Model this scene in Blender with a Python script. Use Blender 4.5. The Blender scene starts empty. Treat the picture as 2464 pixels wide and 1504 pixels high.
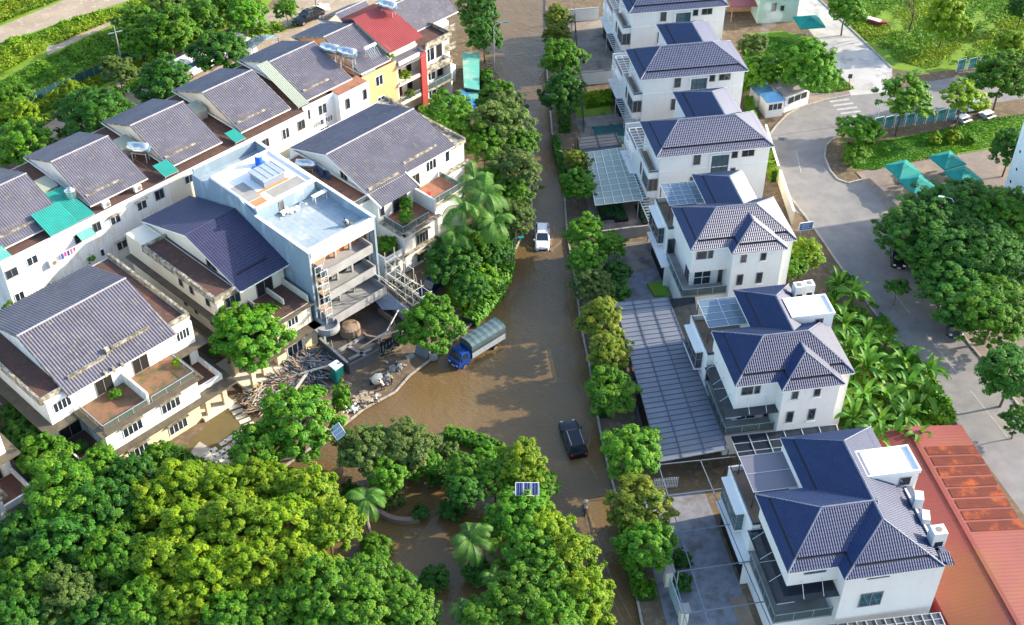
import bpy, math, random
import numpy as np
from mathutils import Vector, Matrix

random.seed(11)
RNG = np.random.default_rng(5)
S = bpy.context.scene
C = S.collection

# ------------------------------------------------------------------ camera
CAM_H, TILT, FPX, PW, PH = 97.5, math.radians(40.5), 3078.7, 2463.0, 1504.0
cd = bpy.data.cameras.new('camera')
cam = bpy.data.objects.new('camera', cd)
C.objects.link(cam)
cam.location = (0, 0, CAM_H)
cam.rotation_euler = (math.radians(90) - TILT, 0, 0)
cd.sensor_fit = 'HORIZONTAL'
cd.sensor_width = 36
cd.lens = 36 * FPX / PW
cd.clip_start = 1
cd.clip_end = 3000
S.camera = cam

# ------------------------------------------------------------------ light
SUN_AZ, SUN_EL = math.radians(14), math.radians(24)      # azimuth from +x towards +y
w = bpy.data.worlds.new('World')
S.world = w
w.use_nodes = True
nt = w.node_tree
bg = nt.nodes['Background']
sky = nt.nodes.new('ShaderNodeTexSky')
sky.sky_type = 'NISHITA'
sky.sun_disc = False
sky.sun_elevation = SUN_EL
sky.sun_rotation = math.radians(90) - SUN_AZ
sky.air_density = 1.0
sky.dust_density = 1.5
nt.links.new(sky.outputs[0], bg.inputs[0])
bg.inputs[1].default_value = 0.15
sd = bpy.data.lights.new('sun', 'SUN')
sd.energy = 3.0
sd.angle = math.radians(0.7)
sd.color = (1.0, 0.88, 0.70)
sun = bpy.data.objects.new('sun', sd)
C.objects.link(sun)
sv = Vector((math.cos(SUN_AZ) * math.cos(SUN_EL), math.sin(SUN_AZ) * math.cos(SUN_EL), math.sin(SUN_EL)))
sun.rotation_euler = sv.to_track_quat('Z', 'Y').to_euler()
sun.location = (60, 110, 80)
S.view_settings.view_transform = 'Standard'
S.view_settings.look = 'None'
S.view_settings.gamma = 1
S.view_settings.exposure = 1.65
S.cycles.max_bounces = 6
S.cycles.diffuse_bounces = 3
S.cycles.transparent_max_bounces = 12
S.cycles.use_denoising = True


def at(px, py, z=0.0):
    """world point at height z seen at survey pixel (px, py)"""
    x = (px - PW / 2) / FPX
    y = (py - PH / 2) / FPX
    d = Vector((x, math.cos(TILT) - y * math.sin(TILT), -math.sin(TILT) - y * math.cos(TILT)))
    t = (z - CAM_H) / d.z
    return Vector((d.x * t, d.y * t, z))


def mpp(px, py, z=0.0):
    """metres per survey pixel there"""
    p = at(px, py, z)
    return (p.y * math.cos(TILT) - (z - CAM_H) * math.sin(TILT)) / FPX


# ------------------------------------------------------------------ materials
def N(nt, t, **k):
    n = nt.nodes.new(t)
    for a, b in k.items():
        setattr(n, a, b)
    return n


def mat(name, col, col2=None, rough=0.7, scale=1.0, stretch=(1, 1, 1), detail=5, lo=0.35, hi=0.7, spec=0.4,
        bump=0.0, bscale=20.0, metal=0.0, tint=False, transl=0.0, col3=None, scale3=6.0, rnd=0.0):
    m = bpy.data.materials.new(name)
    m.use_nodes = True
    t = m.node_tree
    b = t.nodes['Principled BSDF']
    b.inputs['Roughness'].default_value = rough
    b.inputs['Metallic'].default_value = metal
    b.inputs['Specular IOR Level'].default_value = spec
    tc = N(t, 'ShaderNodeTexCoord')
    mp = N(t, 'ShaderNodeMapping')
    mp.inputs['Scale'].default_value = stretch
    t.links.new(tc.outputs['Object'], mp.inputs['Vector'])
    rgb = N(t, 'ShaderNodeRGB')
    rgb.outputs[0].default_value = (*col, 1)
    out = rgb.outputs[0]

    def blend(out, c, sc, lo, hi):
        nz = N(t, 'ShaderNodeTexNoise')
        nz.inputs['Scale'].default_value = sc
        nz.inputs['Detail'].default_value = detail
        nz.inputs['Roughness'].default_value = 0.62
        t.links.new(mp.outputs[0], nz.inputs['Vector'])
        r = N(t, 'ShaderNodeMapRange')
        r.inputs['From Min'].default_value = lo
        r.inputs['From Max'].default_value = hi
        t.links.new(nz.outputs['Fac'], r.inputs['Value'])
        mx = N(t, 'ShaderNodeMix', data_type='RGBA')
        t.links.new(r.outputs[0], mx.inputs['Factor'])
        t.links.new(out, mx.inputs['A'])
        mx.inputs['B'].default_value = (*c, 1)
        return mx.outputs['Result']
    if col2:
        out = blend(out, col2, scale, lo, hi)
    if col3:
        out = blend(out, col3, scale3, 0.52, 0.66)
    if tint:
        a = N(t, 'ShaderNodeAttribute', attribute_name='tint')
        mx = N(t, 'ShaderNodeMix', data_type='RGBA', blend_type='MULTIPLY')
        mx.inputs['Factor'].default_value = 1
        t.links.new(out, mx.inputs['A'])
        t.links.new(a.outputs['Color'], mx.inputs['B'])
        out = mx.outputs['Result']
    if rnd:
        oi = N(t, 'ShaderNodeObjectInfo')
        hs = N(t, 'ShaderNodeHueSaturation')
        r = N(t, 'ShaderNodeMapRange')
        r.inputs['To Min'].default_value = 1 - rnd
        r.inputs['To Max'].default_value = 1 + rnd
        t.links.new(oi.outputs['Random'], r.inputs['Value'])
        t.links.new(r.outputs[0], hs.inputs['Value'])
        r2 = N(t, 'ShaderNodeMapRange')
        r2.inputs['To Min'].default_value = 0.5 + rnd * 0.10
        r2.inputs['To Max'].default_value = 0.5 - rnd * 0.10
        t.links.new(oi.outputs['Random'], r2.inputs['Value'])
        t.links.new(r2.outputs[0], hs.inputs['Hue'])
        t.links.new(out, hs.inputs['Color'])
        out = hs.outputs[0]
    t.links.new(out, b.inputs['Base Color'])
    if bump:
        nz = N(t, 'ShaderNodeTexNoise')
        nz.inputs['Scale'].default_value = bscale
        nz.inputs['Detail'].default_value = 4
        t.links.new(mp.outputs[0], nz.inputs['Vector'])
        bp = N(t, 'ShaderNodeBump')
        bp.inputs['Strength'].default_value = 1
        bp.inputs['Distance'].default_value = bump
        t.links.new(nz.outputs['Fac'], bp.inputs['Height'])
        t.links.new(bp.outputs[0], b.inputs['Normal'])
    if transl:
        tr = N(t, 'ShaderNodeBsdfTranslucent')
        t.links.new(out, tr.inputs['Color'])
        ms = N(t, 'ShaderNodeMixShader')
        ms.inputs[0].default_value = transl
        t.links.new(b.outputs[0], ms.inputs[1])
        t.links.new(tr.outputs[0], ms.inputs[2])
        t.links.new(ms.outputs[0], t.nodes['Material Output'].inputs[0])
    return m


def glassy(name, col, alpha=0.5, rough=0.1, spec=0.5):
    """tinted sheet one can partly see through"""
    m = bpy.data.materials.new(name)
    m.use_nodes = True
    t = m.node_tree
    b = t.nodes['Principled BSDF']
    b.inputs['Base Color'].default_value = (*col, 1)
    b.inputs['Roughness'].default_value = rough
    b.inputs['Specular IOR Level'].default_value = spec
    tr = N(t, 'ShaderNodeBsdfTransparent')
    tr.inputs['Color'].default_value = (0.8, 0.9, 0.9, 1)
    ms = N(t, 'ShaderNodeMixShader')
    ms.inputs[0].default_value = alpha
    t.links.new(tr.outputs[0], ms.inputs[1])
    t.links.new(b.outputs[0], ms.inputs[2])
    t.links.new(ms.outputs[0], t.nodes['Material Output'].inputs[0])
    return m


M = {}
M['white'] = mat('white_paint', (0.80, 0.79, 0.75), (0.70, 0.69, 0.65), 0.75, 0.35, (1, 1, 0.3), lo=0.45, hi=0.85, col3=(0.75, 0.745, 0.72), scale3=1.8)
M['white_old'] = mat('aged_white_paint', (0.80, 0.79, 0.75), (0.66, 0.63, 0.56), 0.8, 0.6, (1, 1, 0.25), lo=0.5, hi=0.85, col3=(0.62, 0.58, 0.50), scale3=1.6)
M['cream'] = mat('cream_paint', (0.76, 0.70, 0.57), (0.64, 0.57, 0.43), 0.8, 0.5, (1, 1, 0.3), lo=0.4, hi=0.8)
M['cream_yellow'] = mat('yellow_cream_paint', (0.77, 0.65, 0.43), (0.69, 0.57, 0.36), 0.8, 0.5)
M['orange_wall'] = mat('orange_paint', (0.78, 0.37, 0.16), (0.76, 0.42, 0.21), 0.8, 0.5)
M['red_wall'] = mat('red_paint', (0.40, 0.055, 0.050), (0.34, 0.06, 0.05), 0.7, 0.5)
M['blue_wall'] = mat('pale_blue_paint', (0.235, 0.315, 0.385), (0.195, 0.27, 0.34), 0.85, 0.5, (1, 1, 0.4), lo=0.35, hi=0.75, col3=(0.34, 0.43, 0.50), scale3=0.55)
M['white_plain'] = mat('fresh_white', (0.82, 0.82, 0.80), (0.72, 0.71, 0.68), 0.7, 0.8, lo=0.5, hi=0.9)
M['navy_tile'] = mat('navy_roof_tile', (0.010, 0.026, 0.095), (0.020, 0.040, 0.105), 0.5, 0.9, lo=0.35, hi=0.75, spec=0.32, col3=(0.016, 0.028, 0.060), scale3=5)
M['navy_gloss'] = mat('glossy_navy_tile', (0.010, 0.026, 0.095), (0.020, 0.038, 0.105), 0.30, 0.9, lo=0.35, hi=0.75, spec=1.0, col3=(0.014, 0.025, 0.055), scale3=5)
M['navy_dark'] = mat('roof_gutter', (0.010, 0.013, 0.024), rough=0.6)  # near-black: holds the painted shadow between the villas' roof tiers
M['grey_tile'] = mat('lilac_grey_tile', (0.150, 0.142, 0.180), (0.098, 0.094, 0.115), 0.6, 0.35, lo=0.35, hi=0.7, spec=0.45, col3=(0.20, 0.175, 0.165), scale3=1.4)
M['dark_tile'] = mat('plum_grey_tile', (0.045, 0.047, 0.105), (0.035, 0.036, 0.075), 0.55, 0.7, spec=0.5)
M['ridge'] = mat('ridge_cap', (0.36, 0.36, 0.40), (0.26, 0.26, 0.29), 0.6, 2.0)
M['ridge_navy'] = mat('navy_ridge_cap', (0.20, 0.22, 0.27), (0.12, 0.14, 0.19), 0.5, 2.0)
M['glass_dark'] = mat('window_glass', (0.012, 0.020, 0.034), (0.028, 0.042, 0.06), 0.08, 0.7, spec=0.9)
M['glass_teal'] = mat('teal_window_glass', (0.022, 0.085, 0.11), (0.035, 0.12, 0.16), 0.08, 0.9, spec=0.9)
M['dark_in'] = mat('dark_opening', (0.012, 0.011, 0.011), rough=0.9)
M['frame_w'] = mat('white_frame', (0.76, 0.77, 0.76), rough=0.5)
M['frame_g'] = mat('grey_frame', (0.22, 0.20, 0.18), rough=0.5)
M['steel'] = mat('pale_steel', (0.48, 0.54, 0.58), (0.38, 0.43, 0.47), 0.45, 3.0, metal=0.4)
M['steel_dark'] = mat('dark_steel', (0.07, 0.085, 0.10), rough=0.45)
M['steel_white'] = mat('white_steel', (0.70, 0.74, 0.75), rough=0.5)
M['inox'] = mat('stainless', (0.62, 0.66, 0.68), (0.5, 0.53, 0.55), 0.24, 2.0, metal=0.9)
M['rail_glass'] = glassy('railing_glass', (0.10, 0.15, 0.15), 0.62)
M['clear_glass'] = glassy('clear_railing_glass', (0.16, 0.19, 0.17), 0.3)
M['terr_glass'] = glassy('dark_railing_glass', (0.035, 0.055, 0.075), 0.85)
M['canopy_glass'] = glassy('pergola_glass', (0.13, 0.20, 0.27), 0.78, 0.12, 0.6)
M['canopy_plum'] = glassy('grey_smoked_glass', (0.15, 0.15, 0.19), 0.9, 0.3, 0.4)
M['canopy_dark'] = glassy('dark_canopy_glass', (0.018, 0.026, 0.042), 0.86, 0.12, 0.7)
M['canopy_green'] = glassy('green_poly_sheet', (0.33, 0.37, 0.29), 0.88, 0.35)
M['canopy_grey'] = glassy('grey_poly_sheet', (0.24, 0.28, 0.35), 0.90, 0.3)
M['sheet_grey'] = mat('grey_metal_sheet', (0.165, 0.185, 0.225), (0.12, 0.135, 0.17), 0.45, 0.35, (1, 1, 1), spec=0.6, lo=0.35, hi=0.7)
M['sheet_dark'] = mat('dark_metal_sheet', (0.05, 0.055, 0.066), (0.075, 0.08, 0.088), 0.5, 0.6)
M['sheet_teal'] = mat('teal_metal_sheet', (0.02, 0.30, 0.24), (0.03, 0.24, 0.20), 0.5, 1.0)
M['sheet_green'] = mat('faded_green_sheet', (0.10, 0.40, 0.33), (0.17, 0.42, 0.34), 0.6, 0.5, col3=(0.36, 0.46, 0.36), scale3=0.5)
M['sheet_red'] = mat('red_metal_sheet', (0.30, 0.055, 0.055), (0.25, 0.045, 0.045), 0.5, 0.6)
M['tarp_blue'] = mat('blue_tarpaulin', (0.02, 0.16, 0.60), (0.03, 0.24, 0.70), 0.6, 1.0, bump=0.05, bscale=2.5)
M['parasol'] = mat('teal_canvas', (0.010, 0.30, 0.255), (0.015, 0.25, 0.22), 0.7, 1.5, transl=0.2)
M['net_teal'] = mat('teal_netting', (0.010, 0.060, 0.062), (0.015, 0.085, 0.085), 0.9, 1.0)
M['net_black'] = mat('black_shade_net', (0.014, 0.018, 0.022), (0.02, 0.035, 0.042), 0.95, 1.0, bump=0.15, bscale=1.2)
M['terr_brown'] = mat('terrace_tile', (0.30, 0.22, 0.15), (0.24, 0.17, 0.12), 0.8, 0.8)
M['terr_red'] = mat('terracotta_tile', (0.36, 0.145, 0.085), (0.26, 0.12, 0.075), 0.8, 0.9, lo=0.35, hi=0.7, col3=(0.15, 0.11, 0.07), scale3=1.1)
M['terr_dirty'] = mat('mossy_roof_slab', (0.105, 0.055, 0.042), (0.065, 0.045, 0.038), 0.9, 0.8, lo=0.35, hi=0.7, col3=(0.16, 0.07, 0.045), scale3=1.6)
M['terr_old'] = mat('mossy_terracotta', (0.27, 0.125, 0.07), (0.14, 0.10, 0.06), 0.9, 0.9, lo=0.35, hi=0.65, detail=8, col3=(0.10, 0.10, 0.035), scale3=0.9)
M['mould'] = mat('mouldy_parapet', (0.50, 0.46, 0.38), (0.13, 0.115, 0.08), 0.9, 1.8, lo=0.34, hi=0.58, detail=8)
M['mould_dark'] = mat('mouldy_slab', (0.13, 0.11, 0.075), (0.075, 0.065, 0.05), 0.9, 1.0, lo=0.35, hi=0.7)
M['conc'] = mat('concrete', (0.34, 0.33, 0.31), (0.24, 0.23, 0.21), 0.85, 0.6, lo=0.35, hi=0.75)
M['conc_new'] = mat('new_concrete', (0.36, 0.36, 0.355), (0.25, 0.25, 0.25), 0.8, 0.6)
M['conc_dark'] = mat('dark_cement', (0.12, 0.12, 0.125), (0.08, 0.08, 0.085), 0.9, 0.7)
M['brick'] = mat('raw_brick', (0.60, 0.25, 0.10), (0.50, 0.20, 0.09), 0.85, 1.2)
M['wood'] = mat('raw_timber', (0.42, 0.30, 0.17), (0.30, 0.20, 0.11), 0.8, 3.0, rnd=0.3)
M['bamboo'] = mat('pale_pole', (0.58, 0.56, 0.47), (0.45, 0.43, 0.36), 0.6, 2.0)
M['bark'] = mat('bark', (0.13, 0.10, 0.07), (0.08, 0.06, 0.045), 0.9, 3.0)
M['bark_pale'] = mat('pale_palm_trunk', (0.30, 0.27, 0.22), (0.20, 0.17, 0.13), 0.9, 2.0, (1, 1, 3))
M['tyre'] = mat('tyre', (0.012, 0.012, 0.013), rough=0.8)
M['rim'] = mat('wheel_rim', (0.42, 0.42, 0.43), rough=0.3, metal=0.7)
M['lamp'] = mat('headlight_glass', (0.72, 0.74, 0.76), rough=0.1, spec=0.8)
M['skin'] = mat('skin', (0.42, 0.26, 0.17), rough=0.6)
M['black'] = mat('black_plastic', (0.015, 0.015, 0.017), rough=0.5)
M['bluebarrel'] = mat('blue_plastic', (0.01, 0.12, 0.62), (0.01, 0.10, 0.5), 0.4, 2.0)
M['teal_plastic'] = mat('teal_plastic', (0.01, 0.22, 0.19), rough=0.4)
M['red_plastic'] = mat('red_plastic', (0.6, 0.03, 0.03), rough=0.5)
M['solar'] = mat('solar_cell', (0.012, 0.022, 0.10), rough=0.15, spec=0.8)
M['ac_white'] = mat('ac_casing', (0.74, 0.75, 0.72), (0.66, 0.66, 0.62), 0.5, 3.0)


# ------------------------------------------------------------------ mesh builder
class MB:
    def __init__(self):
        self.v = []
        self.f = []

    def add(self, vs, fs):
        n = len(self.v)
        self.v += [tuple(p) for p in vs]
        self.f += [tuple(i + n for i in f) for f in fs]
        return self

    def hexa(self, p):
        return self.add(p, [(3, 2, 1, 0), (4, 5, 6, 7), (0, 1, 5, 4), (1, 2, 6, 5), (2, 3, 7, 6), (3, 0, 4, 7)])

    def box(self, x0, x1, y0, y1, z0, z1):
        return self.hexa([(x0, y0, z0), (x1, y0, z0), (x1, y1, z0), (x0, y1, z0), (x0, y0, z1), (x1, y0, z1), (x1, y1, z1), (x0, y1, z1)])

    def prism(self, pts, z0, z1):
        """pts: 2-D outline, counter-clockwise"""
        n = len(pts)
        a = sum(pts[i][0] * pts[(i + 1) % n][1] - pts[(i + 1) % n][0] * pts[i][1] for i in range(n))
        if a < 0:
            pts = pts[::-1]
        vs = [(p[0], p[1], z0) for p in pts] + [(p[0], p[1], z1) for p in pts]
        fs = [tuple(range(n - 1, -1, -1)), tuple(range(n, 2 * n))]
        fs += [(i, (i + 1) % n, n + (i + 1) % n, n + i) for i in range(n)]
        return self.add(vs, fs)

    def quad(self, *p):
        return self.add(p, [tuple(range(len(p)))])

    def bar(self, a, b, r, n=6, r2=None):
        a, b = Vector(a), Vector(b)
        d = (b - a)
        if d.length < 1e-6:
            return self
        d.normalize()
        u = d.orthogonal().normalized()
        v = d.cross(u)
        r2 = r if r2 is None else r2
        vs = []
        for p, q in ((a, r), (b, r2)):
            for i in range(n):
                t = 2 * math.pi * (i + 0.5) / n
                vs.append(p + u * (q * math.cos(t)) + v * (q * math.sin(t)))
        fs = [tuple(range(n - 1, -1, -1)), tuple(range(n, 2 * n))] + [(i, (i + 1) % n, n + (i + 1) % n, n + i) for i in range(n)]
        return self.add(vs, fs)

    def path(self, pts, rs, n=6):
        for i in range(len(pts) - 1):
            self.bar(pts[i], pts[i + 1], rs[i], n, rs[i + 1])
        return self

    def beam(self, a, b, w_, h_):
        """square bar from a to b, w_ wide and h_ high, centred"""
        a, b = Vector(a), Vector(b)
        d = (b - a).normalized()
        s = d.cross(Vector((0, 0, 1)))
        if s.length < 1e-4:
            s = Vector((1, 0, 0))
        s.normalize()
        t = s.cross(d)
        s, t = s * (w_ / 2), t * (h_ / 2)
        return self.hexa([a - s - t, a + s - t, b + s - t, b - s - t, a - s + t, a + s + t, b + s + t, b - s + t])

    def lathe(self, prof, n=14, c=(0, 0, 0)):
        vs, fs = [], []
        for r, z in prof:
            for i in range(n):
                t = 2 * math.pi * i / n
                vs.append((c[0] + r * math.cos(t), c[1] + r * math.sin(t), c[2] + z))
        for k in range(len(prof) - 1):
            for i in range(n):
                fs.append((k * n + i, k * n + (i + 1) % n, (k + 1) * n + (i + 1) % n, (k + 1) * n + i))
        fs.append(tuple(range(n - 1, -1, -1)))
        fs.append(tuple((len(prof) - 1) * n + i for i in range(n)))
        return self.add(vs, fs)

    def blob(self, c, r, n=8, jit=0.0):
        prof = []
        vs, fs = [], []
        rings = n // 2
        for k in range(1, rings):
            ph = math.pi * k / rings
            for i in range(n):
                t = 2 * math.pi * i / n
                q = 1 + random.uniform(-jit, jit)
                vs.append((c[0] + r[0] * q * math.sin(ph) * math.cos(t), c[1] + r[1] * q * math.sin(ph) * math.sin(t), c[2] + r[2] * q * math.cos(ph)))
        for k in range(rings - 2):
            for i in range(n):
                fs.append((k * n + i, (k + 1) * n + i, (k + 1) * n + (i + 1) % n, k * n + (i + 1) % n))
        fs.append(tuple(range(n)))
        fs.append(tuple((rings - 2) * n + i for i in range(n - 1, -1, -1)))
        return self.add(vs, fs)

    def build(self, name, m, parent=None, smooth=False, loc=None, rz=0.0, bevel=0.0):
        me = bpy.data.meshes.new(name)
        me.from_pydata(self.v, [], self.f)
        me.materials.append(M[m] if isinstance(m, str) else m)
        if smooth:
            me.polygons.foreach_set('use_smooth', [True] * len(me.polygons))
        o = bpy.data.objects.new(name, me)
        C.objects.link(o)
        if parent:
            o.parent = parent
        if loc is not None:
            o.location = loc
            o.rotation_euler = (0, 0, rz)
        if bevel:
            b = o.modifiers.new('bevel', 'BEVEL')
            b.width = bevel
            b.segments = 2
            b.limit_method = 'ANGLE'
        return o


def thing(name, label, cat, loc=(0, 0, 0), rz=0.0, group=None):
    o = bpy.data.objects.new(name, None)
    C.objects.link(o)
    o.empty_display_size = 0.5
    o.location = loc
    o.rotation_euler = (0, 0, rz)
    return tag(o, label, cat, group)


def tag(o, label, cat, group=None):
    o['label'] = label
    o['category'] = cat
    if group:
        o['group'] = group
    return o


def struct(o):
    o['kind'] = 'structure'
    return o


def stuff(o, label, cat):
    o['kind'] = 'stuff'
    return tag(o, label, cat)


def dup(root, loc, rz=None, label=None, group=None, scale=None):
    r = root.copy()
    C.objects.link(r)
    r.location = loc
    if rz is not None:
        r.rotation_euler = (0, 0, rz)
    if scale:
        r.scale = (scale, scale, scale)
    if label:
        r['label'] = label
    if group:
        r['group'] = group
    for ch in list(root.children):
        c = ch.copy()
        C.objects.link(c)
        c.parent = r
        for g in list(ch.children):
            d = g.copy()
            C.objects.link(d)
            d.parent = c
    return r


# ------------------------------------------------------------------ windows, railings
FACE = {'f': (0, -1), 'b': (0, 1), 'l': (-1, 0), 'r': (1, 0)}


def window(par, face, c, a0, a1, z0, z1, nx=2, nz=1, fm='frame_g', gm='glass_dark', fw=0.07, sill=False, hood=False, name='window'):
    """pane on a wall plane c; a0..a1 along it; frame and glazing bars are its child"""
    nx_, ny_ = FACE[face]

    def P(mb, a, b, z_, z__, d0, d1):
        if ny_:
            y0, y1 = sorted((c + ny_ * d0, c + ny_ * d1))
            mb.box(a, b, y0, y1, z_, z__)
        else:
            x0, x1 = sorted((c + nx_ * d0, c + nx_ * d1))
            mb.box(x0, x1, a, b, z_, z__)
    m = MB()
    P(m, a0, a1, z0, z1, -0.05, 0.025)
    o = m.build(name, gm, par)
    f = MB()
    for k in range(nx + 1):
        x = a0 + (a1 - a0) * k / nx
        P(f, x - fw / 2, x + fw / 2, z0, z1, -0.03, 0.07)
    for k in range(nz + 1):
        z = z0 + (z1 - z0) * k / nz
        P(f, a0 - fw / 2, a1 + fw / 2, z - fw / 2, z + fw / 2, -0.03, 0.066)
    f.build('window_frame', fm, o)
    if sill:
        s = MB()
        P(s, a0 - 0.12, a1 + 0.12, z0 - 0.15, z0 - 0.04, -0.02, 0.22)
        s.build('sill', 'white', o)
    if hood:
        s = MB()
        P(s, a0 - 0.2, a1 + 0.2, z1 + 0.06, z1 + 0.16, -0.02, 0.45)
        s.build('window_hood', 'mould', o)
    return o


def railing(par, pts, z0, h, glass='rail_glass', rail='steel', name='railing', posts=1.4):
    g = MB()
    r = MB()
    for a, b in zip(pts[:-1], pts[1:]):
        a, b = Vector((*a, 0)), Vector((*b, 0))
        d = (b - a)
        n = Vector((-d.y, d.x, 0)).normalized() * 0.012
        g.hexa([a - n + Vector((0, 0, z0 + 0.05)), b - n + Vector((0, 0, z0 + 0.05)), b + n + Vector((0, 0, z0 + 0.05)), a + n + Vector((0, 0, z0 + 0.05)),
                a - n + Vector((0, 0, z0 + h)), b - n + Vector((0, 0, z0 + h)), b + n + Vector((0, 0, z0 + h)), a + n + Vector((0, 0, z0 + h))])
        r.beam(a + Vector((0, 0, z0 + h + 0.03)), b + Vector((0, 0, z0 + h + 0.03)), 0.07, 0.05)
        k = max(1, int(d.length / posts))
        for i in range(k + 1):
            p = a + d * i / k
            r.beam(p + Vector((0, 0, z0)), p + Vector((0, 0, z0 + h)), 0.045, 0.045)
    o = g.build(name, glass, par)
    r.build('handrail', rail, o)
    return o


# ------------------------------------------------------------------ tiled slopes
def slope(mb, P0, e, s, poly, period, amp, rowp, rowh, t0=0.0, t1=99.0, off=0.0):
    """tile sheet on a plane: poly = convex outline in (x along eave, t up the slope)"""
    P0, e, s = Vector(P0), Vector(e), Vector(s)
    n = e.cross(s).normalized()
    xs0 = min(p[0] for p in poly)
    xs1 = max(p[0] for p in poly)
    nc = max(4, int(round((xs1 - xs0) / period * 4)))
    tm = max(p[1] for p in poly)
    ta, tb = max(0.0, t0), min(tm, t1)
    rows = []
    k = 0
    while True:
        a = ta + k * rowp
        if a >= tb - 1e-4:
            break
        b = min(a + rowp, tb)
        rows.append((a, b))
        k += 1

    def span(x):
        lo, hi = 1e9, -1e9
        for (xa, ya), (xb, yb) in zip(poly, poly[1:] + poly[:1]):
            if abs(xb - xa) < 1e-9:
                if abs(x - xa) < 1e-6:
                    lo, hi = min(lo, ya, yb), max(hi, ya, yb)
                continue
            q = (x - xa) / (xb - xa)
            if -1e-9 <= q <= 1 + 1e-9:
                y = ya + q * (yb - ya)
                lo, hi = min(lo, y), max(hi, y)
        return lo, hi
    cols = []
    for i in range(nc + 1):
        x = xs0 + (xs1 - xs0) * i / nc
        lo, hi = span(x)
        w_ = (0, 1, 0.25, -1)[i % 4] * amp
        cols.append((x, lo, hi, w_))
    base = len(mb.v)
    vs = []
    nr = len(rows)
    for (x, lo, hi, w_) in cols:
        for (a, b) in rows:
            ca, cb = min(max(a, lo), hi), min(max(b, lo), hi)
            for t_, h_ in ((ca, rowh), (cb, 0.0)):
                vs.append(P0 + e * x + s * t_ + n * (off + w_ + h_))
    fs = []
    L = 2 * nr
    for i in range(nc):
        for k in range(nr):
            a = i * L + 2 * k
            b = (i + 1) * L + 2 * k
            xa = (vs[a] - vs[a + 1]).length + (vs[b] - vs[b + 1]).length
            la = max(cols[i][1], rows[k][0]) < min(cols[i][2], rows[k][1]) - 1e-4
            lb = max(cols[i + 1][1], rows[k][0]) < min(cols[i + 1][2], rows[k][1]) - 1e-4
            if la or lb:
                fs.append((a, b, b + 1, a + 1))
                if k + 1 < nr:
                    fs.append((a + 1, b + 1, b + 2, a + 2))
    mb.add(vs, fs)


def hip(par, o, ax, w_, d, al, ar, ze, pitch, tile, ridge, gutter='navy_dark', period=0.23, amp=0.024, rowp=0.34, rowh=0.03,
        skirt=0.95, gap=0.22, lift=0.12, sides='fblr', name='roof', eave_t=0.16, cap=0.11):
    """hipped roof; o = front-left eave corner, ax = direction of the eave in degrees, w_ x d footprint,
    al/ar = run of the two hips (0 = gable); sides = which slopes are laid"""
    a = math.radians(ax)
    U = Vector((math.cos(a), math.sin(a), 0))
    V = Vector((-math.sin(a), math.cos(a), 0))
    O = Vector((o[0], o[1], ze))
    hd = d / 2
    rise = hd * pitch
    L = math.hypot(hd, rise)
    tl, ba = MB(), MB()
    Z = Vector((0, 0, 1))
    rl = O + U * al + V * hd + Z * rise
    rr = O + U * (w_ - ar) + V * hd + Z * rise
    cor = [O, O + U * w_, O + U * w_ + V * d, O + V * d]

    def lay(P0, e, s, poly):
        if skirt > 0:
            slope(tl, P0, e, s, poly, period, amp, rowp, rowh, 0, skirt, 0.03)
            slope(tl, P0, e, s, poly, period, amp, rowp, rowh, skirt + gap, 99, lift)
        else:
            slope(tl, P0, e, s, poly, period, amp, rowp, rowh, 0, 99, 0.03)
    if 'f' in sides:
        s = (V * hd + Z * rise).normalized()
        lay(cor[0], U, s, [(0, 0), (w_, 0), (w_ - ar, L), (al, L)])
    if 'b' in sides:
        s = (-V * hd + Z * rise).normalized()
        lay(cor[2], -U, s, [(0, 0), (w_, 0), (w_ - al, L), (ar, L)])
    if al > 0 and 'l' in sides:
        s = (U * al + Z * rise).normalized()
        lay(cor[3], -V, s, [(0, 0), (d, 0), (hd, math.hypot(al, rise))])
    if ar > 0 and 'r' in sides:
        s = (-U * ar + Z * rise).normalized()
        lay(cor[1], V, s, [(0, 0), (d, 0), (hd, math.hypot(ar, rise))])
    # under-sheet (gutter between the two tiers, its shadow painted in as dark colour) and eave board
    ba.add(cor + [rl, rr], [(0, 1, 5, 4), (2, 3, 4, 5)] + ([(1, 2, 5)] if ar > 0.2 else []) + ([(3, 0, 4)] if al > 0.2 else []))
    ro = tl.build(name, tile, par)
    ba.build('gutter', gutter, ro)
    ev = MB()
    for p, q in zip(cor, cor[1:] + cor[:1]):
        ev.beam(p - Z * eave_t * 0.55, q - Z * eave_t * 0.55, 0.06, eave_t)
    ev.add([c - Z * eave_t for c in cor], [(3, 2, 1, 0)])
    ev.build('eave_board', 'white', ro)
    if cap:
        cp = MB()
        k = lift if skirt > 0 else 0.04
        up = Z * (k * 0.9)
        cp.path([rl + up, rr + up], [cap, cap])
        for q, cs_ in ((rl, ((0, 3) if al > 0 else ())), (rr, ((1, 2) if ar > 0 else ()))):
            for i in cs_:
                cp.path([cor[i] + up * 0.5, q + up], [cap * 0.8, cap * 0.8])
        cp.build('ridge_tiles', ridge, ro)
    return ro

# ------------------------------------------------------------------ right-hand villas
EZ = 9.6
VG = 'white villas along the right bank'


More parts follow.
